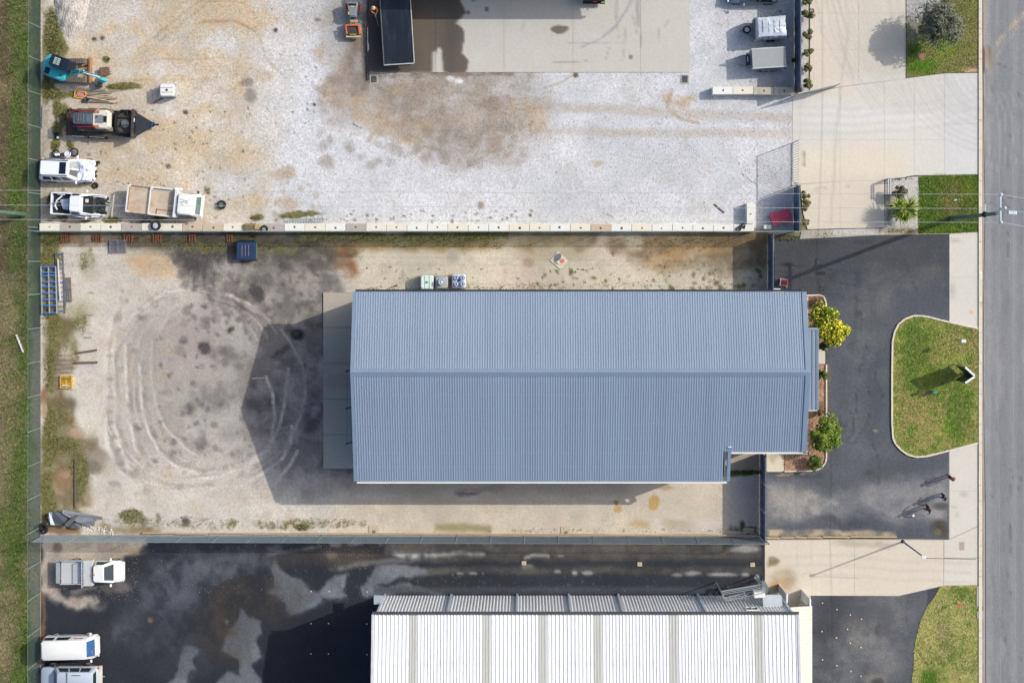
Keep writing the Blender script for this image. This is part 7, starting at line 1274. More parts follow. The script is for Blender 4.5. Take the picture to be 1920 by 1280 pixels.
# firewood on the blocks
for k in range(8): plank('firewood_log', 'brown firewood stick lying on the block row', 459 + rr.uniform(0, 8), 421 + k * 1.35, 484 + rr.uniform(-5, 5), 421 + k * 1.35 + rr.uniform(-1, 1), .09, .09, mat('firewood_brown', (142, 122, 98), .9, 0, .3, 6), .88 + (k % 2) * .04, 'firewood sticks on the block row', 'firewood')
plank('timber_offcut', 'yellowish block of wood beside the wheel on the block row', 482, 426, 490, 426, .36, .2, mat('yellow_wood', (190, 160, 108), .9), .94, cat='offcut')
# brick stacks
BR = mat('red_brick', (150, 98, 78), .9, 0, .25, 4)
for i, (px, ww) in enumerate(((124, 20), (183, 18), (241, 19), (295, 18), (361, 15), (431, 13))):
    r = thing('brick_stack', ['row of red bricks at the west end of the middle yard top edge', 'rows of red bricks left of the grey slatted pallet', 'rows of red bricks touching the grey slatted pallet', 'rows of red bricks below the white-rimmed wheel', 'rows of red bricks in the damp top edge, right of the wheel', 'rows of red bricks left of the navy canopy'][i], 'bricks', W(px, 446.5)); base = None; n = ww // 4
    for a in range(n):
        for c in range(4):
            p = (-ww * S / 2 + (a + .5) * ww * S / n + rr.uniform(-.01, .01), -.24 + c * .16 + rr.uniform(-.01, .01), 0)
            if base is None: b = MB(); b.box((0, 0, .06), (.11, .145, .12)); base = b.build('brick', BR, r); base.location = p
            else: link_copy(base, r, p, rot=(0, 0, rr.uniform(-.1, .1)), scale=(1, 1, rr.uniform(.8, 1.5)))
# pallets
def pallet(label, px, py, L, Wd, m_, n, rz, ht=.14, extra=None):
    r = thing('pallet', label, 'pallet', W(px, py), rz); 
    for x in (-L / 2 + .05, 0, L / 2 - .05): b = MB(); b.box((x, 0, ht / 2), (.1, Wd, ht)); b.build('bearer', m_, r)
    for k in range(n): b = MB(); b.box((0, -Wd / 2 + .05 + k * (Wd - .1) / (n - 1), ht + .02), (L, (Wd / n) * .5, .035)); b.build('slat', m_, r)
    return r
pallet('grey slatted pallet lying below the red brick rows', 221.5, 462, 1.34, 1.05, mat('grey_purple_slats', (136, 134, 150), .8, 0, .1, 3), 7, 1)
r = pallet('yellow and orange slatted pallet with tools on it in the west margin', 125, 715.5, 1.0, 1.05, mat('yellow_orange_pallet', (224, 178, 66), .7, 0, .2, 5), 8, 0)
for lab_, a in (('green bar lying on the yellow pallet, upper of two', (118, 709, 133, 709)), ('pale bar lying on the yellow pallet, lower of two', (118, 721, 132, 723))): plank('tool_bar', lab_, *a, .08, .05, mat('green_tool', (60, 90, 60), .6) if 'green' in lab_ else LENS, .2, cat='tool')
# blue-rung racks in the west margin
RK = mat('pale_rack_steel', (176, 182, 188), .6, .1, .12, 3); RB = mat('blue_rack_rung', (66, 118, 190), .6, 0, .1, 4); RKD = mat('dark_rack_steel', (112, 118, 126), .7, .1, .15, 3)
r = thing('blue_rack', 'large steel rack with blue rungs lying by the verge fence', 'rack', W(93, 543.5), 1.5); hL = 44 * S
for x in (-.58, .02, .6): b = MB(); b.box((x, 0, .2), (.07, 2 * hL, .1)); b.build('rail', RK, r)
for k, y in enumerate([hL - .02, .75 * hL, .62 * hL, .35 * hL, .14 * hL, -.12 * hL, -.4 * hL, -.65 * hL, -hL + .05]):
    for x in (-.28, .31): b = MB(); b.box((x, y, .22), (.52, .13, .05)); b.build('rung', RB, r)
for y in (.9, .5, .05, -.3, -.75): b = MB(); b.box((0, y * hL, .12), (1.15, .04, .04)); b.build('cross_tube', RKD, r)
r = thing('ladder_rack', 'narrow grey ladder-like frame beside the blue-runged rack', 'rack', W(114, 530), 2)
for x in (-.3, .3): b = MB(); b.box((x, 0, .1), (.045, 4.9, .05)); b.build('rail', RKD, r)
b = MB(); b.bar((-.1, 1.9, .2), (-.02, -1.4, .2), .09); b.build('white_tube', mat('white_tube', (222, 226, 232), .5), r)
for k in range(13): b = MB(); b.box((0, 2.3 - k * .38, .12), (.6, .035 if k % 3 else .07, .03)); b.build('rung', RKD if k % 3 else RB, r)
r = thing('frame_rack', 'short dark frame of upright bars east of the ladder-like frame', 'rack', W(129, 543), 3)
for x in (-.26, -.1, .05, .22): b = MB(); b.box((x, 0, .1), (.04, 2.0 if x > -.2 else 2.7, .05)); b.build('bar', RKD if x < .2 else mat('rusty_bar', (128, 106, 92), .8), r)
for y in (-.85, 0, .95): b = MB(); b.box((0, y, .13), (.62, .04, .04)); b.build('cross_bar', RKD, r)
# navy canopy
r = thing('ute_canopy', 'navy blue vehicle canopy with red-white roof ribs standing in the damp corner', 'canopy', W(464, 470), 0)
b = MB(); b.loft([oct_ring(-.78, .82, .78, 0, .08), oct_ring(-.76, .8, .76, .6, .08), oct_ring(-.7, .72, .68, .78, .1)]); b.build('shell', mat('navy_canopy', (44, 66, 100), .35, 0, .06, 2), r, smooth=30)
for k in range(3): b = MB(); b.box((-.28 + k * .26, 0, .79), (.03, .9, .02)); b.build('roof_rib', mat('pinkish_rib', (176, 140, 158), .5), r)
b = MB(); b.box((.83, 0, .4), (.04, 1.3, .5)); b.build('rear_glass', GLASSG, r); b = MB(); b.box((.0, .82, .3), (1.3, .04, .4)); b.build('side_glass', BLACKM, r)
# print sign lying on the ground
r = thing('printed_board', 'square board with faded grey, cream and pink picture lying on the sandy strip', 'sign', W(1048.5, 488.5), -42)
b = MB(); b.box((0, 0, .04), (1.12, .98, .04)); b.build('board', mat('print_cream', (218, 212, 198), .5, 0, .15, 2), r)
for (x, y, a, c_, col, nm) in ((-.28, .1, .5, .75, (112, 120, 128), 'dark'), (.2, .12, .34, .36, (220, 120, 128), 'pink'), (.3, -.15, .3, .3, (228, 196, 150), 'sand'), (-.1, -.3, .5, .2, (160, 162, 160), 'mid')): b = MB(); b.M = Matrix.Translation((x, y, .062)); b.cyl((0, 0, 0), (0, 0, .003), .5, n=14); b.v = [(x + (p[0] - x) * a, y + (p[1] - y) * c_, p[2] + .001 * len(nm)) for p in b.v]; b.build('printed_patch', mat('print_' + nm, col, .5, 0, .3, 5), r)
# red and yellow sign lying in the north yard
r = thing('lying_sign', 'red sign with yellow border and two lines of white lettering lying by the stick pile', 'sign', W(151.5, 178), -9)
b = MB(); b.box((0, 0, .12), (1.0, .6, .03)); b.build('board', mat('yellow_paint', (0, 0, 0)), r); b = MB(); b.box((0, 0, .14), (.78, .44, .01)); b.build('red_panel', REDP, r)
def lettering(txt, size, parent, loc, rot, m_, name='lettering'):
    cu = bpy.data.curves.new(name, 'FONT'); cu.body = txt; cu.size = size; cu.extrude = .002; cu.align_x = 'CENTER'; cu.align_y = 'CENTER'; cu.space_line = .85
    to = bpy.data.objects.new(name, cu); COL.objects.link(to); bpy.context.view_layer.update(); me = bpy.data.meshes.new_from_object(to.evaluated_get(bpy.context.evaluated_depsgraph_get())); bpy.data.objects.remove(to); me.materials.clear(); me.materials.append(m_)
    o = bpy.data.objects.new(name, me); COL.objects.link(o); o.parent = parent; o.location = loc; o.rotation_euler = rot; return o
lettering('REDUCE\nSPEED', .2, r, (0, 0, .15), (0, 0, math.pi), WHITEP)
r = thing('blue_tub', 'small blue plastic tub at the corner of the red and yellow sign', 'tub', W(164, 187), 20); b = MB(); b.lathe((0, 0, 0), [(.15, 0), (.2, .28), (.17, .28), (.13, .04), (.0, .04)], 10); b.build('tub', mat('teal_blue_plastic', (40, 96, 124), .5), r); b = MB(); b.box((.05, .02, .2), (.1, .06, .1)); b.build('red_item', REDP, r)
r = thing('black_junk', 'black crate with white tin on the weedy gravel below the plant trailer', 'crate', W(107, 256), 10); b = MB(); b.box((0, .1, .12), (.35, .45, .24), 0, .9); b.build('crate', BLACKM, r, bevel=.02); b = MB(); b.box((.14, -.12, .28), (.18, .16, .08)); b.build('tin', WHITEP, r)
# wrecked motorcycle
r = thing('wrecked_motorcycle', 'white and black wrecked motorcycle lying against the north side of the wrecked wagon', 'motorcycle', W(124, 290), 6)
for x in (-.75, .72): b = MB().at((x, .1, .18), rx=12); b.torus((0, 0, 0), .3, .055, 20, 6); w_ = b.build('wheel', TYRE, r); b = MB().at((x, .1, .18), rx=12); b.cyl((0, 0, -.02), (0, 0, .02), .2, n=10); b.build('rim', RIMD, w_)
b = MB(); b.tube([(-.75, .1, .2), (-.3, .0, .35), (.2, .0, .45), (.5, .08, .35), (.72, .1, .2)], .05); b.tube([(.45, -.25, .5), (.5, .3, .6)], .02); b.build('frame', BLACKM, r)
b = MB(); b.loft([oct_ring(.0, .5, .14, .35, .06), oct_ring(.05, .42, .12, .55, .06)]); b.build('tank', WCAR, r, smooth=40); b = MB(); b.bar((-.75, .05, .5), (-.35, .02, .5), .2, .06); b.build('tail_fairing', WCAR, r, bevel=.02); b = MB(); b.torus((.28, -.02, .52), .22, .05, 16, 5); b.build('white_fairing_hoop', WCAR, r); b = MB(); b.box((-.1, 0, .35), (.35, .25, .3)); b.build('engine', mat('engine_clutter', (0, 0, 0)), r)
# scrap sheets
SC = mat('grey_scrap_sheet', (142, 148, 158), .6, .1, .15, 2); SCD = mat('dark_scrap_plastic', (86, 94, 106), .5, 0, .15, 2)
def scrap(label, pts, z, m_, name='scrap_sheet', cat='scrap sheet', th=.02):
    b = MB(); P = [W(x, y) for x, y in pts]; zz = [z + .12 * math.sin(i * 2.1) for i in range(len(P))]; b.add([(p.x, p.y, zz[i]) for i, p in enumerate(P)] + [(p.x, p.y, zz[i] + th) for i, p in enumerate(P)], [tuple(range(len(P))), tuple(range(2 * len(P) - 1, len(P) - 1, -1))] + [(i, len(P) + i, len(P) + (i + 1) % len(P), (i + 1) % len(P)) for i in range(len(P))]); return tag(b.build(name, m_), label, cat)
scrap('grey bent steel sheet, longest of the scrap heap at the south-west corner', [(122, 952), (196, 966), (194, 972), (178, 970), (182, 974), (180, 985), (150, 977), (121, 959)], .5, SC)
scrap('dark upturned plastic liner at the west end of the scrap heap', [(97, 958), (104, 956), (130, 961), (129, 982), (105, 982), (100, 977), (94, 969)], .45, SCD, 'plastic_liner'); scrap('pale curled edge piece on the west end of the scrap heap', [(97, 957), (104, 956), (102, 968), (108, 981), (101, 980), (94, 968)], .66, mat('pale_scrap', (196, 204, 216), .5), 'curled_edge')
scrap('folded grey metal strip across the middle of the scrap heap', [(145, 963), (153, 962), (140, 978), (133, 983), (128, 978)], .75, mat('mid_scrap', (110, 116, 124), .5, .2)); scrap('small dark sheet at the south side of the scrap heap', [(131, 984), (142, 978), (154, 980), (152, 990), (136, 988)], .3, SCD)
rr = random.Random(4); b = MB()
def rock(b, x, y, z, r_, rr):
    vs = []; 
    for (a, c_) in ((0, 0), (60, 0), (120, 0), (180, 0), (240, 0), (300, 0)): q = r_ * rr.uniform(.7, 1.2); vs.append((x + q * math.cos(math.radians(a)), y + q * math.sin(math.radians(a)), z + rr.uniform(0, .3) * r_))
    vs += [(x + rr.uniform(-.3, .3) * r_, y + rr.uniform(-.3, .3) * r_, z + r_ * rr.uniform(.5, .9)), (x, y, z - .3 * r_)]; b.add(vs, [(i, (i + 1) % 6, 6) for i in range(6)] + [((i + 1) % 6, i, 7) for i in range(6)])
wr = mat('white_rubble', (214, 211, 206), .8, 0, .25, 5); base = None
for k in range(100):
    px, py = 153 + rr.uniform(0, 60), 0; py = 990 + (px - 155) * .1 + rr.gauss(0, 3.0)
    if base is None: bb = MB(); rock(bb, 0, 0, 0, .12, rr); base = bb.build('rubble_lump', wr); base.location = W(px, py); o = base
    else: o = base.copy(); COL.objects.link(o); o.location = W(px, py)
    sc_ = rr.uniform(.25, .9); o.scale = (sc_, sc_ * rr.uniform(.7, 1.2), sc_); o.rotation_euler = (0, 0, rr.uniform(0, 6)); tag(o, 'white broken concrete lump in the scatter east of the scrap heap', 'rubble', 'white rubble east of the scrap heap')
# red ribbed lid, white box
r = thing('ribbed_container', 'red ribbed plastic container lid lying tilted in the shade of the blue fence', 'container', W(1462, 407.5), 17)
b = MB(); b.box((0, 0, .55), (1.66, 1.02, .08)); b.build('lid', mat('crimson_plastic', (250, 84, 116), .45, 0, .08, 2), r)
for k in range(10): b = MB(); b.box((-.74 + k * .165, 0, .61), (.07, .98, .05)); b.build('rib', mat('lit_crimson_rib', (255, 120, 146), .4), r)  # ribs paler than the lid: sunlight on them is put into the colour
b = MB(); b.box((-.05, 0, .27), (1.4, .86, .5), 0, 1.1); b.build('bin_body', mat('dark_bin_grey', (70, 80, 90), .6), r)
tag(MB().box((0, 0, .3), (.56, .34, .6)).build('white_cabinet', WHITEP, bevel=.02), 'small white cabinet between the red ribbed lid and the end of the block row', 'cabinet').location = W(1437, 426)
# cart, meter box, hose
r = thing('utility_cart', 'red and black cart with white frame standing by the steel fence', 'cart', W(1467, 529.5), -6)
b = MB(); b.box((.05, 0, .35), (.62, .44, .3)); b.build('tray', mat('cart_red', (196, 36, 56), .45), r); b = MB(); b.box((.05, 0, .51), (.5, .33, .02)); b.build('liner', BLACKM, r)
b = MB(); b.tube([(-.3, -.25, .2), (-.3, -.25, .75), (-.3, .25, .75), (-.3, .25, .2)], .02); b.tube([(-.3, -.28, .3), (.4, -.28, .3)], .02); b.tube([(-.3, .28, .3), (.4, .28, .3)], .02); b.build('frame', GATEM, r)
for x in (-.15, .28):
    for s_ in (-1, 1): wheel(r, x, s_ * .26, .11, .07, RIMD)
r = thing('meter_box', 'white box with coiled green hose at the north-east corner of the shed', 'box', W(1451, 544), 0); b = MB(); b.box((0, 0, .55), (.66, .3, 1.1)); b.build('cabinet', WHITEP, r, bevel=.02); b = MB(); b.box((.52, -.05, .3), (.45, .2, .6)); b.build('side_box', WHITEP, r); b = MB(); b.torus((.75, .1, .08), .28, .02, 20, 5); b.torus((.78, .08, .12), .24, .02, 20, 5); b.build('hose', mat('green_hose', (40, 130, 100), .5), r)
# ---------------------------------------------------------------- signs and posts on the islands
r = thing('roadside_sign', 'V-shaped free-standing sign with white edges and dark faces on the grass island', 'sign', (0, 0, 0))
v0 = W(1809, 699, 0); hz = 2.9
for (x0, y0, x1, y1) in ((1789, 683, 1806, 698.5), (1789, 712, 1806, 700.5)):
    a, c = W(x0, y0), W(x1, y1); d = (c - a).normalized(); n_ = Vector((-d.y, d.x, 0))
    b = MB(); b.hexa([a - n_ * .06 + Vector((0, 0, .45)), c - n_ * .06 + Vector((0, 0, .45)), c + n_ * .06 + Vector((0, 0, .45)), a + n_ * .06 + Vector((0, 0, .45))], [a - n_ * .06 + Vector((0, 0, hz)), c - n_ * .06 + Vector((0, 0, hz)), c + n_ * .06 + Vector((0, 0, hz)), a + n_ * .06 + Vector((0, 0, hz))]); b.build('sign_panel', mat('sign_dark_face', (44, 48, 56), .5), r)
    b = MB(); b.bar(a + Vector((0, 0, hz + .02)), c + Vector((0, 0, hz + .02)), .16, .06); b.build('white_edge', WHITEP, r)
    for p in (a, c): b = MB(); b.cyl(p, p + Vector((0, 0, hz)), .045, n=8); b.build('post', GALV, r)
r = thing('service_pillar', 'short green service pillar in the grass island below the V-shaped sign', 'pillar', W(1748, 733.5, 0)); b = MB(); b.loft([oct_ring(-.2, .2, .11, 0, .05), oct_ring(-.2, .2, .11, .75, .05), oct_ring(-.16, .16, .08, .82, .04)]); b.build('pillar_body', mat('green_pillar', (84, 150, 132), .5), r, smooth=30); b = MB(); b.box((0, -.12, .5), (.24, .01, .12)); b.build('plate', WHITEP, r)
r = thing('letter_box', 'small white box on a post in the grass island near the footpath', 'box', W(1792, 636.5)); b = MB(); b.cyl((0, 0, 0), (0, 0, 1.9), .03, n=8); b.build('post', GALVD, r); b = MB(); b.box((.0, 0, 2.0), (.36, .24, .26)); b.build('box', WHITEP, r, bevel=.01)
r = thing('survey_marker', 'small red-topped marker in the southern grass strip', 'marker', W(1792, 1129)); b = MB(); b.cyl((0, 0, 0), (0, 0, .8), .03, n=6); b.build('stake', BLACKM, r); b = MB(); b.box((.05, 0, .85), (.28, .14, .14)); b.build('red_head', mat('marker_red', (214, 80, 60), .5), r)
r = thing('small_sign', 'tiny pale blue litter in the middle grass strip', 'litter', W(1791, 375)); b = MB(); b.box((0, 0, .06), (.28, .14, .05), 10, .8); b.build('sheet', mat('pale_blue_litter', (170, 206, 226), .5), r, bevel=.02)
r = thing('kerb_plate', 'three white plates fixed on the road kerb beside the V-shaped sign', 'plate', W(1838, 670)); 
for k in range(3): b = MB(); b.box((0, .17 - k * .16, .115), (.2, .1, .02)); b.build('plate', WHITEP, r)
# raised pavement dots laid out as a grid
dn = mat('cream_stud', (236, 206, 160), .6); base = None
for (px, py) in [(583, 1108), (617, 1108), (688, 1109), (583, 1168), (616, 1168), (688, 1169), (583, 1225), (616, 1225), (688, 1226), (1513, 1118), (1542, 1130), (1569, 1142), (1594, 1152), (1615, 1160), (1541, 1183), (1568, 1195), (1594, 1205), (1614, 1213), (1542, 1236), (1569, 1247), (1595, 1258), (1614, 1267), (1589, 1179)]:
    if base is None: b = MB(); b.lathe((0, 0, .005), [(.06, 0), (.055, .03), (.03, .045), (.0, .048)], 10); base = b.build('pavement_stud', dn); o = base
    else: o = base.copy(); COL.objects.link(o)
    o.location = W(px, py) + Vector((0, 0, .008)); e = px > 1000; tag(o, 'small cream pavement stud in the grid on the forecourt asphalt' if e else 'small cream pavement stud in the grid west of the white warehouse', 'stud', 'studs on the forecourt asphalt' if e else 'studs west of the white warehouse')
# ---------------------------------------------------------------- poles and wires
PG = mat('green_treated_timber', (92, 122, 112), .9, 0, .15, 3); WIREM = mat('bright_cable', (206, 210, 214), .5, .1, .05, 3); WIRED = mat('dark_cable', (60, 62, 66), .6)
r = thing('power_pole', 'greenish timber power pole with pale crossarms at the kerb', 'power pole', W(1783, 409)); HP = 11.3
b = MB(); b.cyl((0, 0, 0), (0, 0, HP), .19, .13, n=14); b.build('pole', PG, r, smooth=40)
def wl(px, py, h): v = W(px, py, h); o = W(1783, 409); return (v.x - o.x, v.y - o.y, h)
b = MB(); b.bar(wl(1876, 364, 11.0), wl(1876, 419, 11.0), .12, .14); b.build('crossarm', mat('pale_crossarm', (190, 204, 222), .5, 0, .1, 3), r); b = MB(); b.bar(wl(1847, 383, 8.9), wl(1847, 407, 8.9), .1, .1); b.build('crossarm', MATS['pale_crossarm'], r)
for p in (wl(1876, 365, 11.1), wl(1876, 392, 11.1), wl(1876, 417, 11.1), wl(1883, 390, 11.3)): b = MB().at(p); b.lathe((0, 0, 0), [(.05, 0), (.11, .06), (.06, .12), (.11, .18), (.04, .26)], 12); b.build('insulator', LENS, r, smooth=50)
b = MB(); b.tube([wl(1845, 403, 8.9), wl(1862, 398, 9.6), wl(1880, 393, 9.9), wl(1893, 393, 10.0)], .045, 8); b.build('lamp_arm', GALV, r); b = MB().at(wl(1898, 399, 10.0)); b.box((0, 0, 0), (.75, .3, .16), 0, .8); b.build('street_lamp_head', mat('lamp_white', (216, 224, 236), .4), r, bevel=.04); b = MB(); b.cyl(wl(1846, 402, 8.6), wl(1846, 402, 9.0), .22, n=12); b.build('clamp_band', BLACKM, r)
b = MB(); b.tube([wl(1884, 365, 11.1), wl(1892, 372, 10.6), wl(1899, 370, 11.0)], .012, 5); b.tube([wl(1876, 368, 11), wl(1893, 392, 10.3)], .015, 5); b.tube([wl(1852, 384, 9), wl(1860, 378, 9.2), wl(1866, 386, 9.0)], .014, 5); b.build('jumper_cable', WIRED, r)
r = thing('power_pole', 'greenish timber pole rising from the verge grass at the left edge', 'power pole', W(46, 402)); b = MB(); b.cyl((0, 0, 0), (0, 0, 10.5), .19, .13, n=14); b.build('pole', PG, r, smooth=40); b = MB(); b.bar((0, -1.2, 10.2), (0, 1.2, 10.2), .12); b.build('crossarm', MATS['pale_crossarm'], r)
def cable(label, pts, rad=.014, m_=None, sag=.35, group=None, n=12):
    b = MB(); P = []
    for i in range(len(pts) - 1):
        a, c = W(*pts[i]), W(*pts[i + 1])
        for k in range(n): t = k / n; q = a.lerp(c, t); q.z -= sag * 4 * t * (1 - t); P.append(q)
    P.append(W(*pts[-1])); b.tube(P, rad, 4); return tag(b.build('overhead_cable', m_ or WIREM), label, 'cable', group)
cable('pale overhead cable crossing to the left edge, uppermost of three', [(-130, 356, 10.2), (1876, 364.5, 11.2)], .013, sag=.5, n=24); cable('pale overhead cable crossing to the left edge, middle of three', [(-130, 384, 10.2), (1850, 391, 9.4)], .013, sag=.3, n=24); cable('pale overhead cable crossing to the left edge, lowest of three', [(-130, 411, 10.2), (1876, 417, 11.2)], .013, sag=.5, n=24)
cable('short pale cable from crossarm to the right edge, upper of three', [(1876, 365, 11.2), (2060, 392, 11)], .018, sag=.1); cable('short pale cable from crossarm to the right edge, middle of three', [(1893, 394, 11), (2060, 420, 11)], .018, sag=.1); cable('short pale cable from crossarm to the right edge, lower of three', [(1876, 417, 11.2), (2060, 447, 11)], .018, sag=.1)
cable('thin cable running down the road, nearer the kerb', [(1857, -700, 11), (1875, 390, 11.1), (1873, 900, 10.6), (1885, 2000, 11)], .011, mat('thin_pale_cable', (180, 184, 190), .5), sag=.2, n=16); cable('thin cable running down the road, farther from the kerb', [(1880, -700, 11), (1900, 392, 11.1), (1902, 900, 10.6), (1915, 2000, 11)], .011, MATS['thin_pale_cable'], sag=.2, n=16)
cable('dark twisted service cable along the kerb', [(1845, -400, 8.8), (1847, 395, 8.9), (1848, 960, 8.2), (1858, 2000, 8.8)], .022, WIRED, sag=.4, n=16)
r = thing('light_pole', 'slim blue-grey street light pole leaning out from the southern driveway edge', 'light pole', W(1692.5, 1014.5)); b = MB(); b.cyl((0, 0, 0), (0, 0, 6.0), .075, .05, n=10); b.build('pole', mat('blue_grey_pole', (88, 118, 158), .5), r, smooth=40); b = MB(); b.box((.0, -.0, 6.05), (.36, .24, .12)); b.build('lamp_head', WHITEP, r, bevel=.03); b = MB(); b.cyl((0, 0, 0), (0, 0, .03), .16, n=12); b.build('base_plate', BLACKM, r)
cable('dark service cable from the light pole to the kerb side', [(1731, 1045, 6.0), (1737, 1046, 6.0), (1826, 1048, 6.2), (1830, 1047, 6.2)], .02, WIRED, sag=.02, n=4)
# ---------------------------------------------------------------- people
def person(label, loc, rz, shirt, pants, skin, hair, pose, vest=None, hat=None):
    r = thing('person', label, 'person', loc, rz); K = 1.0
    J = dict(pel=(0, 0, .95), sp=(0, 0, 1.15), ch=(.01, 0, 1.35), nk=(.02, 0, 1.5), hd0=(.03, 0, 1.58), hd=(.04, 0, 1.66), hd2=(.03, 0, 1.74), sl=(0, .19, 1.42), sr=(0, -.19, 1.42), hl=(0, .1, .9), hr=(0, -.1, .9)); J.update(pose)
    names = []; vs = []; rad = []; es = []
    def v(n, p, r_): names.append(n); vs.append(p); rad.append(r_); return len(vs) - 1
    pel = v('pel', J['pel'], (.15, .12)); sp = v('sp', J['sp'], (.145, .11)); ch = v('ch', J['ch'], (.165, .12)); nk = v('nk', J['nk'], (.058, .058)); h0 = v('h0', J['hd0'], (.075, .085)); h1 = v('h1', J['hd'], (.088, .1)); h2 = v('h2', J['hd2'], (.07, .08)); es += [(pel, sp), (sp, ch), (ch, nk), (nk, h0), (h0, h1), (h1, h2)]
    for s in 'lr':
        a = v('s', J['s' + s], (.07, .07)); e = v('e', J['e' + s], (.045, .045)); w_ = v('w', J['w' + s], (.032, .03)); es += [(ch, a), (a, e), (e, w_)]; d = (Vector(J['w' + s]) - Vector(J['e' + s])).normalized(); side = d.cross(Vector((1, 0, .2))).normalized(); pm = v('p', tuple(Vector(J['w' + s]) + d * .06), (.04, .02)); es.append((w_, pm))
        for k, (o_, ln) in enumerate(((-.032, .065), (-.011, .078), (.011, .074), (.032, .058))):
            q = Vector(J['w' + s]) + d * .10 + side * o_; f1 = v('f', tuple(q), (.009, .009)); f2 = v('f', tuple(q + d * ln * .55 + Vector((.008, 0, -.004))), (.008, .008)); f3 = v('f', tuple(q + d * ln + Vector((.022, 0, -.012))), (.007, .007)); es += [(pm, f1), (f1, f2), (f2, f3)]
        t1 = v('f', tuple(Vector(J['w' + s]) + d * .05 - side * .045), (.011, .011)); t2 = v('f', tuple(Vector(J['w' + s]) + d * .09 - side * .062), (.009, .009)); es += [(pm, t1), (t1, t2)]
        hp = v('h', J['h' + s], (.1, .1)); kn = v('k', J['k' + s], (.062, .062)); an = v('a', J['a' + s], (.042, .042)); f = Vector(J['a' + s]) + Vector((.04, 0, -.04)); ft = v('t', (f.x + .14, f.y, f.z - .01), (.035, .03)); es += [(pel, hp), (hp, kn), (kn, an), (an, ft)]
    me = bpy.data.meshes.new('body'); me.from_pydata(vs, es, []); o = bpy.data.objects.new('body', me); COL.objects.link(o); o.modifiers.new('skin', 'SKIN'); 
    sd = me.skin_vertices[0].data
    for i, q in enumerate(rad): sd[i].radius = q
    sd[0].use_root = True; ss = o.modifiers.new('sub', 'SUBSURF'); ss.levels = 1; ss.render_levels = 1
    bpy.context.view_layer.update(); m2 = bpy.data.meshes.new_from_object(o.evaluated_get(bpy.context.evaluated_depsgraph_get())); bpy.data.objects.remove(o)
    mk = lambda nm, c_: mat('cloth_' + nm + str(c_), c_, .8, 0, .1, 8)
    m2.materials.clear(); [m2.materials.append(x) for x in (mk('skin', skin), mk('shirt', shirt), mk('pants', pants), mk('shoe', (40, 40, 44)))]
    P = np.array(vs); nm_ = names
    for f in m2.polygons:
        c_ = np.array(f.center); i = int(np.argmin(((P - c_) ** 2).sum(1))); n_ = nm_[i]; f.material_index = {'pel': 2, 'sp': 1, 'ch': 1, 'nk': 0, 'h0': 0, 'h1': 0, 'h2': 0, 's': 1, 'e': 1, 'w': 0, 'p': 0, 'f': 0, 'h': 2, 'k': 2, 'a': 2, 't': 3}[n_]
    m2.shade_smooth(); bo = bpy.data.objects.new('body', m2); COL.objects.link(bo); bo.parent = r
    hx, hy, hz_ = J['hd']; b = MB(); b.lathe((hx - .015, hy, hz_ + .0), [(.1, .0), (.104, .05), (.09, .1), (.05, .135), (.0, .145)], 14); b.build('hair' if not hat else 'hat', mk('hair' if not hat else 'hat', hair if not hat else hat), r, smooth=60)
    if hat: b = MB(); b.lathe((hx, hy, hz_ + .04), [(.1, 0), (.16, -.01), (.16, .0), (.1, .02)], 16, closed=True); b.build('hat_brim', mk('hat', hat), r)
    b = MB(); b.box((hx + .1, hy, hz_ - .01), (.03, .025, .04), 0, .7); b.build('nose', mk('skin', skin), r)
    for s_ in (-1, 1):
        b = MB(); b.box((hx + .09, hy + s_ * .033, hz_ + .02), (.012, .02, .01)); b.build('eye', mk('eye', (40, 40, 44)), r); b = MB(); b.box((hx, hy + s_ * .092, hz_ - .005), (.03, .02, .055)); b.build('ear', mk('skin', skin), r)
    b = MB(); b.box((hx + .088, hy, hz_ - .055), (.012, .045, .01)); b.build('mouth', mk('lip', (150, 90, 84)), r)
    if vest: b = MB(); cx, cy, cz = J['ch']; b.loft([[(cx + .135 * math.cos(a) * q, cy + .2 * math.sin(a) * q, z_) for a in [k * math.pi / 8 for k in range(16)]] for q, z_ in ((.95, cz - .33), (1.05, cz - .15), (1.08, cz + .02), (.8, cz + .12), (.45, cz + .16))], cap=False); b.build('vest', mk('vest', vest), r, smooth=60)
    return r
walk = dict(el=(-.1, .27, 1.18), wl=(.02, .28, .95), er=(.08, -.27, 1.18), wr=(.22, -.25, 1.0), kl=(.16, .1, .52), al=(.1, .1, .1), kr=(-.04, -.1, .5), ar=(-.26, -.1, .14))
person('person in black top with orange panels walking by the white lid on the asphalt', W(1733, 949), 200, (34, 32, 38), (44, 46, 52), (196, 150, 126), (60, 40, 34), dict(walk, el=(.05, .34, 1.2), wl=(.1, .42, .98), er=(-.02, -.34, 1.2), wr=(.0, -.42, 1.0)), vest=(96, 52, 40))
person('person in dark jacket and blue jeans walking at the edge of the concrete footpath', W(1762, 927), 190, (36, 44, 66), (60, 104, 168), (200, 156, 132), (40, 32, 30), walk)
person('person in dark clothes with orange cap standing on the footpath edge', W(1775.5, 892), 30, (44, 44, 62), (70, 72, 84), (196, 150, 126), (50, 40, 36), dict(el=(.0, .25, 1.17), wl=(.05, .26, .93), er=(.0, -.25, 1.17), wr=(.05, -.26, .93), kl=(.02, .1, .5), al=(0, .1, .08), kr=(.02, -.1, .5), ar=(0, -.1, .08)), hat=(150, 84, 62))
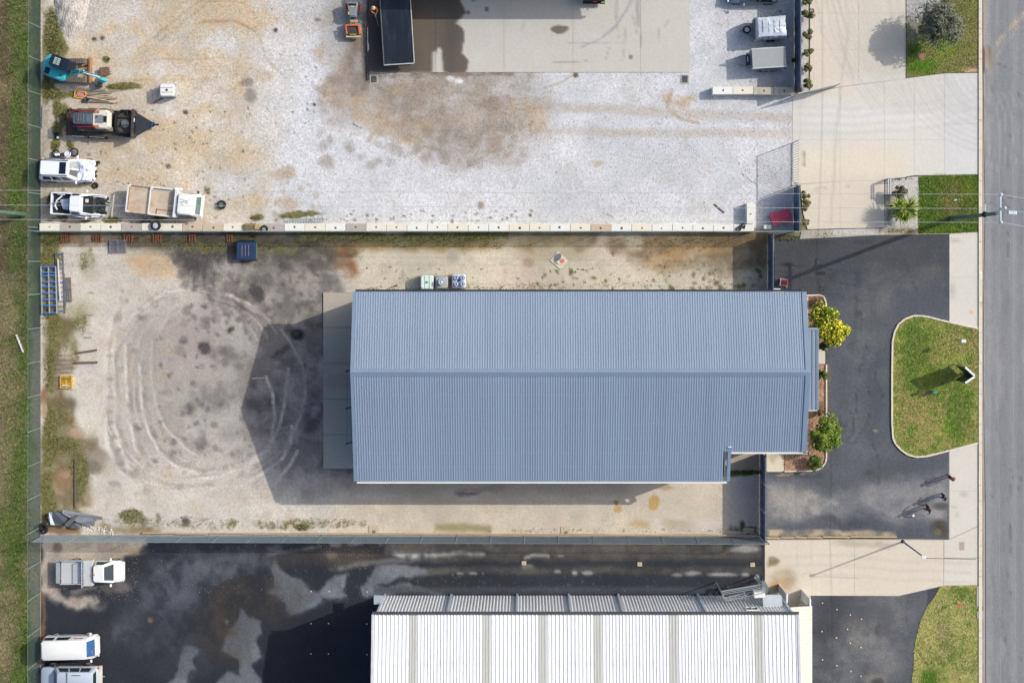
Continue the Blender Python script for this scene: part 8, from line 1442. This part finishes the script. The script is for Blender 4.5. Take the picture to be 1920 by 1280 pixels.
person('person in orange work shirt holding a wash lance beside the black deck truck', W(704, 21), -80, (244, 120, 40), (32, 40, 56), (200, 156, 130), (60, 46, 40), dict(el=(.2, .24, 1.2), wl=(.42, .12, 1.05), er=(.18, -.24, 1.2), wr=(.42, -.06, 1.1), kl=(.05, .13, .5), al=(.0, .14, .08), kr=(.02, -.13, .5), ar=(-.05, -.14, .08)), hat=(206, 200, 190), vest=(248, 122, 36))
r = thing('wash_lance', 'thin grey pressure-wash lance held by the person in orange', 'lance', W(704, 21)); b = MB(); b.tube([(.05, -.3, 1.15), (.2, -.9, .9), (.33, -1.35, .75)], .016, 6); b.build('tube', GALV, r); b = MB(); b.box((.02, -.36, 1.13), (.05, .2, .08), 20); b.build('trigger_grip', BLACKM, r)
# ---------------------------------------------------------------- plants
def leafmat(key, rough=.6):
    m = bpy.data.materials.new(key); m.use_nodes = True; n = m.node_tree.nodes; l = m.node_tree.links; b = n['Principled BSDF']; a = n.new('ShaderNodeAttribute'); a.attribute_name = 'Tint'; l.new(a.outputs['Color'], b.inputs['Base Color']); b.inputs['Roughness'].default_value = rough; b.inputs['Specular IOR Level'].default_value = .3
    nz = n.new('ShaderNodeTexNoise'); nz.inputs['Scale'].default_value = 6; hs = n.new('ShaderNodeHueSaturation'); mr = n.new('ShaderNodeMapRange'); mr.inputs[3].default_value = .75; mr.inputs[4].default_value = 1.25; l.new(nz.outputs[0], mr.inputs[0]); l.new(mr.outputs[0], hs.inputs['Value']); l.new(a.outputs['Color'], hs.inputs['Color']); l.new(hs.outputs[0], b.inputs['Base Color']); return m
LEAF = leafmat('leaves'); BARK = mat('bark', (112, 96, 82), .95, 0, .2, 6)
def leaves(pts, nrm, size, pal, seed, stretch=1.8):
    """leaf-sized quads at points, facing roughly along nrm"""
    rng = np.random.RandomState(seed); n = len(pts); d = nrm + rng.normal(0, .55, (n, 3)); d /= np.linalg.norm(d, axis=1)[:, None]; t = np.cross(d, rng.normal(0, 1, (n, 3))); t /= np.linalg.norm(t, axis=1)[:, None]; u = np.cross(d, t); s = size * rng.uniform(.6, 1.3, (n, 1))
    V = np.stack([pts - t * s * stretch / 2, pts + u * s / 2, pts + t * s * stretch / 2 + d * s * .15, pts - u * s / 2], 1).reshape(-1, 3); F = np.arange(4 * n).reshape(n, 4)
    c = np.array([alb(x) for x in pal]); w_ = rng.dirichlet(np.ones(len(pal)) * .5, n); C_ = (w_ @ c) * rng.uniform(.8, 1.2, (n, 1)); return V, F, np.hstack([np.repeat(C_, 4, 0), np.ones((4 * n, 1))])
def plant(name, label, cat, px, py, rx, rz_, n, size, pal, seed, clumps=14, base=.15, trunk=True, ry=None, group=None, low=-.5, stretch=1.8, pal2=None, sun_pal=True, loc=None):
    ry = ry or rx; rng = np.random.RandomState(seed); loc = loc or W(px, py); r = thing(name, label, cat, loc, 0, group); cz = base + rz_
    cc = rng.normal(0, 1, (clumps, 3)); cc /= np.linalg.norm(cc, axis=1)[:, None]; cc[:, 2] = np.abs(cc[:, 2]) * rng.choice([1, -.5], clumps, p=[.8, .2]); cc *= rng.uniform(.4, .92, (clumps, 1)); cr = rng.uniform(.2, .48, clumps)
    k = rng.randint(0, clumps, n); d = rng.normal(0, 1, (n, 3)); d /= np.linalg.norm(d, axis=1)[:, None]; d[:, 2] = np.where(d[:, 2] < low, -d[:, 2], d[:, 2]); rad = rng.uniform(.55, 1.05, (n, 1)) ** .6
    P = (cc[k] + d * rad * cr[k][:, None]) * np.array([rx, ry, rz_]) + np.array([0, 0, cz]); P[:, 2] = np.maximum(P[:, 2], .04)
    V, F, Cc = leaves(P, d + np.array([0, 0, .5]), size, pal, seed + 1, stretch)
    if pal2 is not None:  # clumps of a different real leaf colour (new growth)
        sel = (rad[:, 0] > .82) & (rng.rand(n) < np.where(np.isin(k, np.arange(0, clumps, 3)), .3, .72)); V2, F2, C2_ = leaves(P, d + np.array([0, 0, .5]), size, pal2, seed + 1, stretch); m4 = np.repeat(sel, 4); Cc[m4] = C2_[m4]
    me = bpy.data.meshes.new('crown'); me.from_pydata(V.tolist(), [], F.tolist()); a = me.color_attributes.new('Tint', 'FLOAT_COLOR', 'POINT'); a.data.foreach_set('color', Cc.astype(np.float32).ravel()); me.materials.append(LEAF); o = bpy.data.objects.new('crown', me); COL.objects.link(o); o.parent = r
    b = MB(); b.tube([(0, 0, 0), (.03, .02, cz * .5), (0, 0, cz)], [max(.03, rx * .09), max(.02, rx * .06), max(.015, rx * .04)], 8)
    for i in range(min(8, clumps)): q = cc[i] * np.array([rx, ry, rz_]) + np.array([0, 0, cz]); b.tube([(0, 0, cz * .5), tuple(q * .55 + np.array([0, 0, cz * .22])), tuple(q)], [max(.02, rx * .04), max(.014, rx * .025), .01], 5)
    b.build('trunk', BARK, r); return r
GRN = [(60, 84, 40), (84, 110, 50), (110, 134, 66), (130, 140, 84)]
plant('grey_tree', 'rounded grey-green feathery tree in the northern nature strip', 'tree', 1746, 55, 1.75, 1.35, 9500, .075, [(92, 98, 80), (122, 126, 108), (74, 82, 62), (146, 148, 130)], 1, 60, .9, stretch=3.4)
plant('yellow_tree', 'bushy tree with bright yellow-green new leaves at the shed north-east corner', 'tree', 1543, 605, 1.55, 1.3, 7500, .13, [(78, 112, 30), (110, 140, 36), (60, 90, 26)], 2, 34, .7, pal2=[(250, 232, 64), (236, 214, 50), (206, 206, 56)], stretch=1.5)
plant('citrus_tree', 'dark green citrus-like bush with small orange fruit at the shed front', 'tree', 1537, 807, 1.3, 1.1, 5200, .12, [(70, 104, 30), (98, 132, 40), (130, 150, 56)], 3, 26, .5, pal2=[(110, 140, 44), (150, 156, 54), (84, 112, 36)], stretch=1.7)
plant('small_shrub', 'round dark green shrub beside the shed entry awning', 'shrub', 1540, 702, .5, .5, 1500, .09, [(62, 88, 28), (84, 108, 36), (104, 120, 44)], 4, 12, .1); plant('small_shrub', 'dark green shrub half hidden by the shed awning below the yellow tree', 'shrub', 1543, 646, .42, .5, 1100, .09, [(56, 78, 28), (76, 96, 34)], 5, 10, .1)
plant('small_shrub', 'ball-shaped dark green shrub at the southern corner of the mulch bed', 'shrub', 1526, 864, .62, .6, 2400, .085, [(58, 84, 26), (84, 108, 34), (104, 120, 44)], 6, 16, .08); plant('dry_shrub', 'sparse brownish green shrub between the awning and the citrus-like bush', 'shrub', 1534, 768, .42, .4, 420, .08, [(96, 100, 56), (120, 104, 70), (84, 84, 50)], 7, 9, .05); plant('dry_shrub', 'sparse reddish shrub in the mulch above the yellow tree', 'shrub', 1532, 567, .5, .35, 420, .07, [(110, 88, 64), (96, 104, 56), (130, 96, 76)], 8, 9, .05)
BP = [(74, 92, 50), (96, 112, 60), (120, 124, 78), (140, 120, 96)]
for i, (y, rr_) in enumerate([(4, .42), (30, .52), (67, .44), (100, .42), (130, .42), (158, .45), (-30, .45)]): plant('hedge_shrub', ['clipped shrub by the blue fence, at the top edge', 'clipped shrub by the blue fence, second from the top edge and roundest', 'clipped shrub by the blue fence, third from the top edge', 'clipped shrub by the blue fence, fourth from the top edge', 'clipped shrub by the blue fence, second above the gateway', 'clipped shrub by the blue fence, nearest the gateway', 'clipped shrub by the blue fence beyond the top edge'][i], 'shrub', 1511, y, rr_, rr_ * 1.1, 1300, .075, BP, 20 + i, 12, .1, group='clipped shrubs along the blue fence')
for i, (y, rr_) in enumerate([(367, .4), (387, .5), (420, .36)]): plant('hedge_shrub', ['shrub against the lower blue fence, uppermost of three', 'shrub against the lower blue fence, largest of three', 'shrub against the lower blue fence, lowest of three'][i], 'shrub', 1508, y, rr_, rr_ * 1.1, 1200, .075, BP + [(160, 130, 90)], 30 + i, 12, .1)
plant('round_shrub', 'round dark shrub behind the pale guard rail', 'shrub', 1680, 361, .58, .6, 2000, .075, [(70, 80, 50), (96, 100, 66), (120, 104, 84)], 40, 16, .15); plant('small_shrub', 'small dark shrub inside the blue fence by the box trailer', 'shrub', 1487, 115, .24, .3, 300, .08, [(50, 70, 40), (70, 90, 50)], 41, 6, .02)
# yucca
r = thing('yucca', 'large spiky yellow-green yucca in the pale gravel bed', 'yucca', W(1687, 395)); rng = np.random.RandomState(3); V, F, Cc = [], [], []
for hx, hy, hz, m_ in ((0, .1, 1.5, 120), (-.5, .3, 1.1, 90), (.4, -.25, 1.2, 90), (-.25, -.4, .9, 90), (.5, .35, 1.0, 80)):
    for k in range(m_):
        a = rng.uniform(0, 6.28); e = rng.uniform(-.1, 1.35); L = rng.uniform(.75, 1.2); d = np.array([math.cos(a) * math.cos(e), math.sin(a) * math.cos(e), math.sin(e)]); s = np.array([-math.sin(a), math.cos(a), 0]) * .035; p0 = np.array([hx, hy, hz]); pm = p0 + d * L * .5 + np.array([0, 0, .03]); p1 = p0 + d * L - np.array([0, 0, .12 * L]); o_ = len(V)
        V += [p0 - s * .6, p0 + s * .6, pm + s, pm - s, p1]; F += [(o_, o_ + 1, o_ + 2, o_ + 3), (o_ + 3, o_ + 2, o_ + 4)]; c = np.array(alb([(112, 142, 34), (156, 172, 60), (84, 116, 30), (188, 190, 90)][rng.randint(4)])); Cc += [np.append(c, 1)] * 5
me = bpy.data.meshes.new('leaf_rosette'); me.from_pydata([tuple(v) for v in V], [], F); a = me.color_attributes.new('Tint', 'FLOAT_COLOR', 'POINT'); a.data.foreach_set('color', np.array(Cc, np.float32).ravel()); me.materials.append(LEAF); o = bpy.data.objects.new('leaf_rosette', me); COL.objects.link(o); o.parent = r
b = MB()
for hx, hy, hz in ((0, .1, 1.5), (-.45, .3, 1.1), (.35, -.2, 1.2), (-.2, -.35, .9), (.45, .35, 1.0)): b.tube([(0, 0, 0), (hx * .6, hy * .6, hz * .6), (hx, hy, hz)], [.12, .09, .06], 8)
b.build('trunk', BARK, r)
# ---------------------------------------------------------------- weeds, grass tufts, stones (nobody could count them)
def scatter_tufts(name, label, cat, boxes, seed, pal, size, lean=.6, z=0.0, grp=None):
    rng = np.random.RandomState(seed); P = []
    for (cx, cy, rx, ry, n) in boxes:
        n = max(4, int(n * .6))
        a = rng.uniform(0, 6.28, n); q = np.sqrt(rng.rand(n)) if rx != ry or True else 0; x = cx + np.cos(a) * q * rx; y = cy + np.sin(a) * q * ry; P.append(np.stack([(x - NX) * S, -(y - NY) * S, np.full(n, z)], 1))
    P = np.concatenate(P); n = len(P); d = rng.normal(0, 1, (n, 3)); d[:, 2] = np.abs(d[:, 2]) + .8; d /= np.linalg.norm(d, axis=1)[:, None]; s = size * rng.uniform(.5, 1.5, (n, 1)); t = np.cross(d, rng.normal(0, 1, (n, 3))); t /= np.linalg.norm(t, axis=1)[:, None]
    tip = P + np.stack([rng.normal(0, lean, n), rng.normal(0, lean, n), np.full(n, 1)], 1) * s; V = np.stack([P - t * s * .35, P + t * s * .35, tip], 1).reshape(-1, 3); F = np.arange(3 * n).reshape(n, 3); c = np.array([alb(x) for x in pal]); C_ = (rng.dirichlet(np.ones(len(pal)) * .5, n) @ c) * rng.uniform(.75, 1.25, (n, 1))
    me = bpy.data.meshes.new(name); me.from_pydata(V.tolist(), [], F.tolist()); a = me.color_attributes.new('Tint', 'FLOAT_COLOR', 'POINT'); a.data.foreach_set('color', np.hstack([np.repeat(C_, 3, 0), np.ones((3 * n, 1))]).astype(np.float32).ravel()); me.materials.append(LEAF); o = bpy.data.objects.new(name, me); COL.objects.link(o); o['kind'] = 'stuff'; o['label'] = label; o['category'] = cat; return o
WP = [(104, 112, 58), (130, 130, 76), (150, 138, 96), (88, 104, 50)]
rr = random.Random(77); bx = []
for b_ in [(97, 60, 14, 40, 1100), (104, 88, 16, 18, 600), (90, 150, 8, 36, 500), (100, 178, 20, 8, 250), (108, 205, 7, 14, 160), (122, 225, 8, 22, 160), (110, 245, 8, 14, 120), (104, 278, 7, 8, 160), (130, 275, 5, 7, 60), (100, 374, 10, 12, 260), (120, 412, 7, 4, 80), (160, 415, 8, 3, 60), (212, 414, 16, 4, 160), (222, 164, 24, 4, 200), (200, 110, 6, 4, 80), (386, 356, 3, 6, 50), (165, 330, 6, 6, 40), (300, 408, 16, 5, 160), (480, 409, 10, 4, 90), (560, 406, 40, 4, 60), (158, 190, 8, 4, 90)]: bx.append(b_)
for b_ in [(100, 450, 22, 10, 400), (92, 490, 14, 34, 500), (95, 600, 16, 40, 500), (90, 690, 9, 36, 420), (95, 820, 14, 60, 700), (120, 832, 26, 14, 400), (150, 880, 18, 48, 600), (90, 930, 12, 46, 350), (158, 490, 8, 18, 90), (110, 660, 18, 20, 160), (116, 780, 12, 26, 160), (120, 968, 40, 14, 240), (150, 610, 14, 18, 120)]: bx.append(b_)
for b_ in [(760, 445, 200, 8, 1300), (430, 462, 130, 10, 700), (860, 460, 150, 5, 300), (610, 455, 60, 12, 250), (250, 455, 60, 10, 200), (1300, 455, 140, 14, 300), (1000, 536, 60, 8, 80), (1120, 537, 320, 8, 420), (740, 541, 60, 5, 180), (900, 541, 60, 4, 140), (1394, 885, 31, 5, 700), (1400, 990, 26, 6, 120), (245, 965, 22, 10, 260), (330, 978, 120, 9, 320), (565, 988, 12, 6, 260), (580, 980, 100, 9, 380), (1160, 994, 260, 4, 260), (340, 455, 20, 6, 100)]: bx.append(b_)
for k in range(70): bx.append((rr.uniform(680, 1430), rr.uniform(500, 545), 2.2, 1.8, 9))
for k in range(50): bx.append((rr.uniform(90, 480), rr.uniform(200, 418), 2, 1.8, 7))
for b_ in [(1690, 432, 26, 5, 160), (1475, 446, 26, 6, 300), (1560, 440, 30, 4, 60), (1690, 335, 30, 2, 90), (1470, 866, 2, 14, 60), (1500, 853, 28, 2, 60)]: bx.append(b_)
scatter_tufts('weeds', 'low green and brown weeds along fences and wall feet of the yards', 'weeds', bx, 5, WP, .10)
gb = [(1768, 70, 66, 76, 5000), (1780, 384, 56, 52, 4500)]; G1 = [(84, 116, 38), (110, 128, 54), (136, 130, 80), (70, 100, 30)]
def inpoly(x, y, P):
    ins = np.zeros(len(x), bool); P = np.array(P, float)
    for (ax, ay), (bx_, by_) in zip(P, np.roll(P, -1, 0)): ins ^= ((ay > y) != (by_ > y)) & (x < (bx_ - ax) * (y - ay) / (by_ - ay + 1e-12) + ax)
    return ins
def turf(name, label, poly, cv, n, seed, z, size=.06, gain=1.3):
    P = np.array(poly, float); rng = np.random.RandomState(seed); x = rng.uniform(P[:, 0].min(), P[:, 0].max(), n); y = rng.uniform(P[:, 1].min(), P[:, 1].max(), n); k = inpoly(x, y, poly); x, y = x[k], y[k]; n = len(x); c, m_ = cv.sample(x, y); gr = np.clip(m_[:, :1] * 1.3, 0, .8); c = c * (1 - gr) + gr * np.array(alb((88, 110, 50)))
    c = c * rng.uniform(.85, 1.9, (n, 1)) * np.array([1.08, 1.05, .85]) * gain; B_ = np.stack([(x - NX) * S, -(y - NY) * S, np.full(n, z)], 1); s = size * rng.uniform(.5, 1.5, (n, 1)); t = rng.normal(0, 1, (n, 3)); t[:, 2] = 0; t /= np.linalg.norm(t, axis=1)[:, None]; tip = B_ + np.stack([rng.normal(0, .7, n), rng.normal(0, .7, n), np.full(n, .8)], 1) * s
    V = np.stack([B_ - t * s * .4, B_ + t * s * .4, tip], 1).reshape(-1, 3); me = bpy.data.meshes.new(name); me.from_pydata(V.tolist(), [], np.arange(3 * n).reshape(n, 3).tolist()); a = me.color_attributes.new('Tint', 'FLOAT_COLOR', 'POINT'); a.data.foreach_set('color', np.hstack([np.repeat(c, 3, 0), np.ones((3 * n, 1))]).astype(np.float32).ravel()); me.materials.append(LEAF); o = bpy.data.objects.new(name, me); COL.objects.link(o); o['kind'] = 'stuff'; o['label'] = label; o['category'] = 'grass'
turf('island_grass', 'patchy green and straw turf of the kerbed island', ISL, CV_I, 34000, 1, .05); turf('south_strip_grass', 'straw-green turf of the southern strip', SEG, CV_I, 26000, 2, .03); turf('north_strip_grass', 'turf of the northern nature strip', [(1699, 40), (1722, 70), (1765, 40), (1765, -40), (1834, -40), (1834, 118), (1812, 136), (1770, 137), (1699, 146)], CV_N, 16000, 3, .02)
turf('middle_strip_grass', 'dark green turf between the driveways', [(1722, 332), (1834, 328), (1834, 434), (1780, 438), (1723, 439)], CV_N, 14000, 4, .02, .07); turf('verge_grass', 'patchy grass verge outside the left fence', [(-60, -60), (58, -60), (58, 1400), (-60, 1400)], CV_G, 60000, 5, -.012, .09, .9)
# loose stones over the gravel yards
def stones(name, label, boxes, seed, cols, r0, r1, cvs, mixg, cat='stones'):
    rng = np.random.RandomState(seed); V, F, C_ = [], [], []; o = 0; oc = np.array([(1, 0, 0), (-.5, .87, 0), (-.5, -.87, 0), (0, 0, .7), ], float)
    for (xa, ya, xb, yb, n) in boxes:
        x = rng.uniform(xa, xb, n); y = rng.uniform(ya, yb, n); B_ = np.stack([(x - NX) * S, -(y - NY) * S, np.full(n, .0)], 1); s = rng.uniform(r0, r1, (n, 1, 1)) * (rng.rand(n, 1, 1) ** 1.5 + .5); a = rng.uniform(0, 6.28, n); R_ = np.zeros((n, 3, 3)); R_[:, 0, 0] = np.cos(a); R_[:, 0, 1] = -np.sin(a); R_[:, 1, 0] = np.sin(a); R_[:, 1, 1] = np.cos(a); R_[:, 2, 2] = 1
        V.append((np.einsum('nij,kj->nki', R_, oc) * s * rng.uniform(.6, 1.2, (n, 4, 1)) + B_[:, None]).reshape(-1, 3)); i = np.arange(n)[:, None, None] * 4 + o; F.append((i + np.array([[0, 1, 3], [1, 2, 3], [2, 0, 3]])[None]).reshape(-1, 3)); o += 4 * n; c = np.array([alb(q) for q in cols])[rng.randint(0, len(cols), n)] * rng.uniform(.85, 1.12, (n, 1)); g_ = cvs.sample(x, y)[0]; c = c * (1 - mixg) + mixg * g_ * rng.uniform(.72, 1.3, (n, 1)); C_.append(np.repeat(np.clip(c, 0, .85), 4, 0))
    V, F, C_ = map(np.concatenate, (V, F, C_)); me = bpy.data.meshes.new(name); me.from_pydata(V.tolist(), [], F.tolist()); a = me.color_attributes.new('Tint', 'FLOAT_COLOR', 'POINT'); a.data.foreach_set('color', np.hstack([C_, np.ones((len(C_), 1))]).astype(np.float32).ravel()); me.materials.append(STONEM); ob = bpy.data.objects.new(name, me); COL.objects.link(ob); ob['kind'] = 'stuff'; ob['label'] = label; ob['category'] = cat
STONEM = leafmat('stones', .85)
stones('loose_stones', 'loose pale stones over the gravel yards', [(480, -60, 1486, 418, 30000), (84, -60, 480, 418, 9000), (90, 440, 1436, 545, 3500), (90, 545, 600, 1000, 2600), (600, 910, 1420, 1000, 500)], 3, [(226, 226, 232), (200, 198, 200), (170, 168, 172), (214, 204, 192), (240, 240, 244), (150, 146, 146)], .025, .06, CV_Y, .8)
stones('scattered_chips', 'pale gravel chips scattered over the black asphalt', [(80, 1010, 260, 1130, 2600), (240, 1012, 840, 1130, 1800), (600, 1018, 820, 1042, 1200), (840, 1020, 1430, 1108, 900), (1440, 445, 1780, 560, 500), (1440, 890, 1779, 1004, 900), (1525, 1118, 1700, 1270, 250), (1444, 994, 1680, 1006, 500)], 4, [(206, 200, 194), (180, 172, 164), (226, 224, 222), (190, 160, 120)], .018, .038, CV_B, .35)
# stone stockpile in the north-west corner
rng = np.random.RandomState(6); r = None; b = MB(); n1, n2 = 60, 44; vs_ = []
for i in range(n1):
    for j in range(n2):
        px = 98 + i * (78 / (n1 - 1)); py = -50 + j * (128 / (n2 - 1)); e = max(0, 1 - ((px - 134) / 34) ** 2 * .9 - ((py + 0) / 76) ** 2); p = W(px, py); nn = .35 * math.sin(px * .31 + py * .17) + .3 * math.sin(py * .23 - px * .11) + rng.uniform(-.1, .1); e = max(0, e - .12 + .13 * nn); vs_.append((p.x, p.y, -.04 + .6 * e + rng.uniform(-.015, .02) * (e > 0)))
b.add(vs_, [(i * n2 + j, (i + 1) * n2 + j, (i + 1) * n2 + j + 1, i * n2 + j + 1)[::-1] for i in range(n1 - 1) for j in range(n2 - 1)]); o = b.build('gravel_heap', mat('heap_stone', (196, 189, 184), .9, 0, .4, 7, bump=.3)); o['kind'] = 'stuff'; o['label'] = 'low heap of pale crushed stone in the north-west corner'; o['category'] = 'gravel heap'
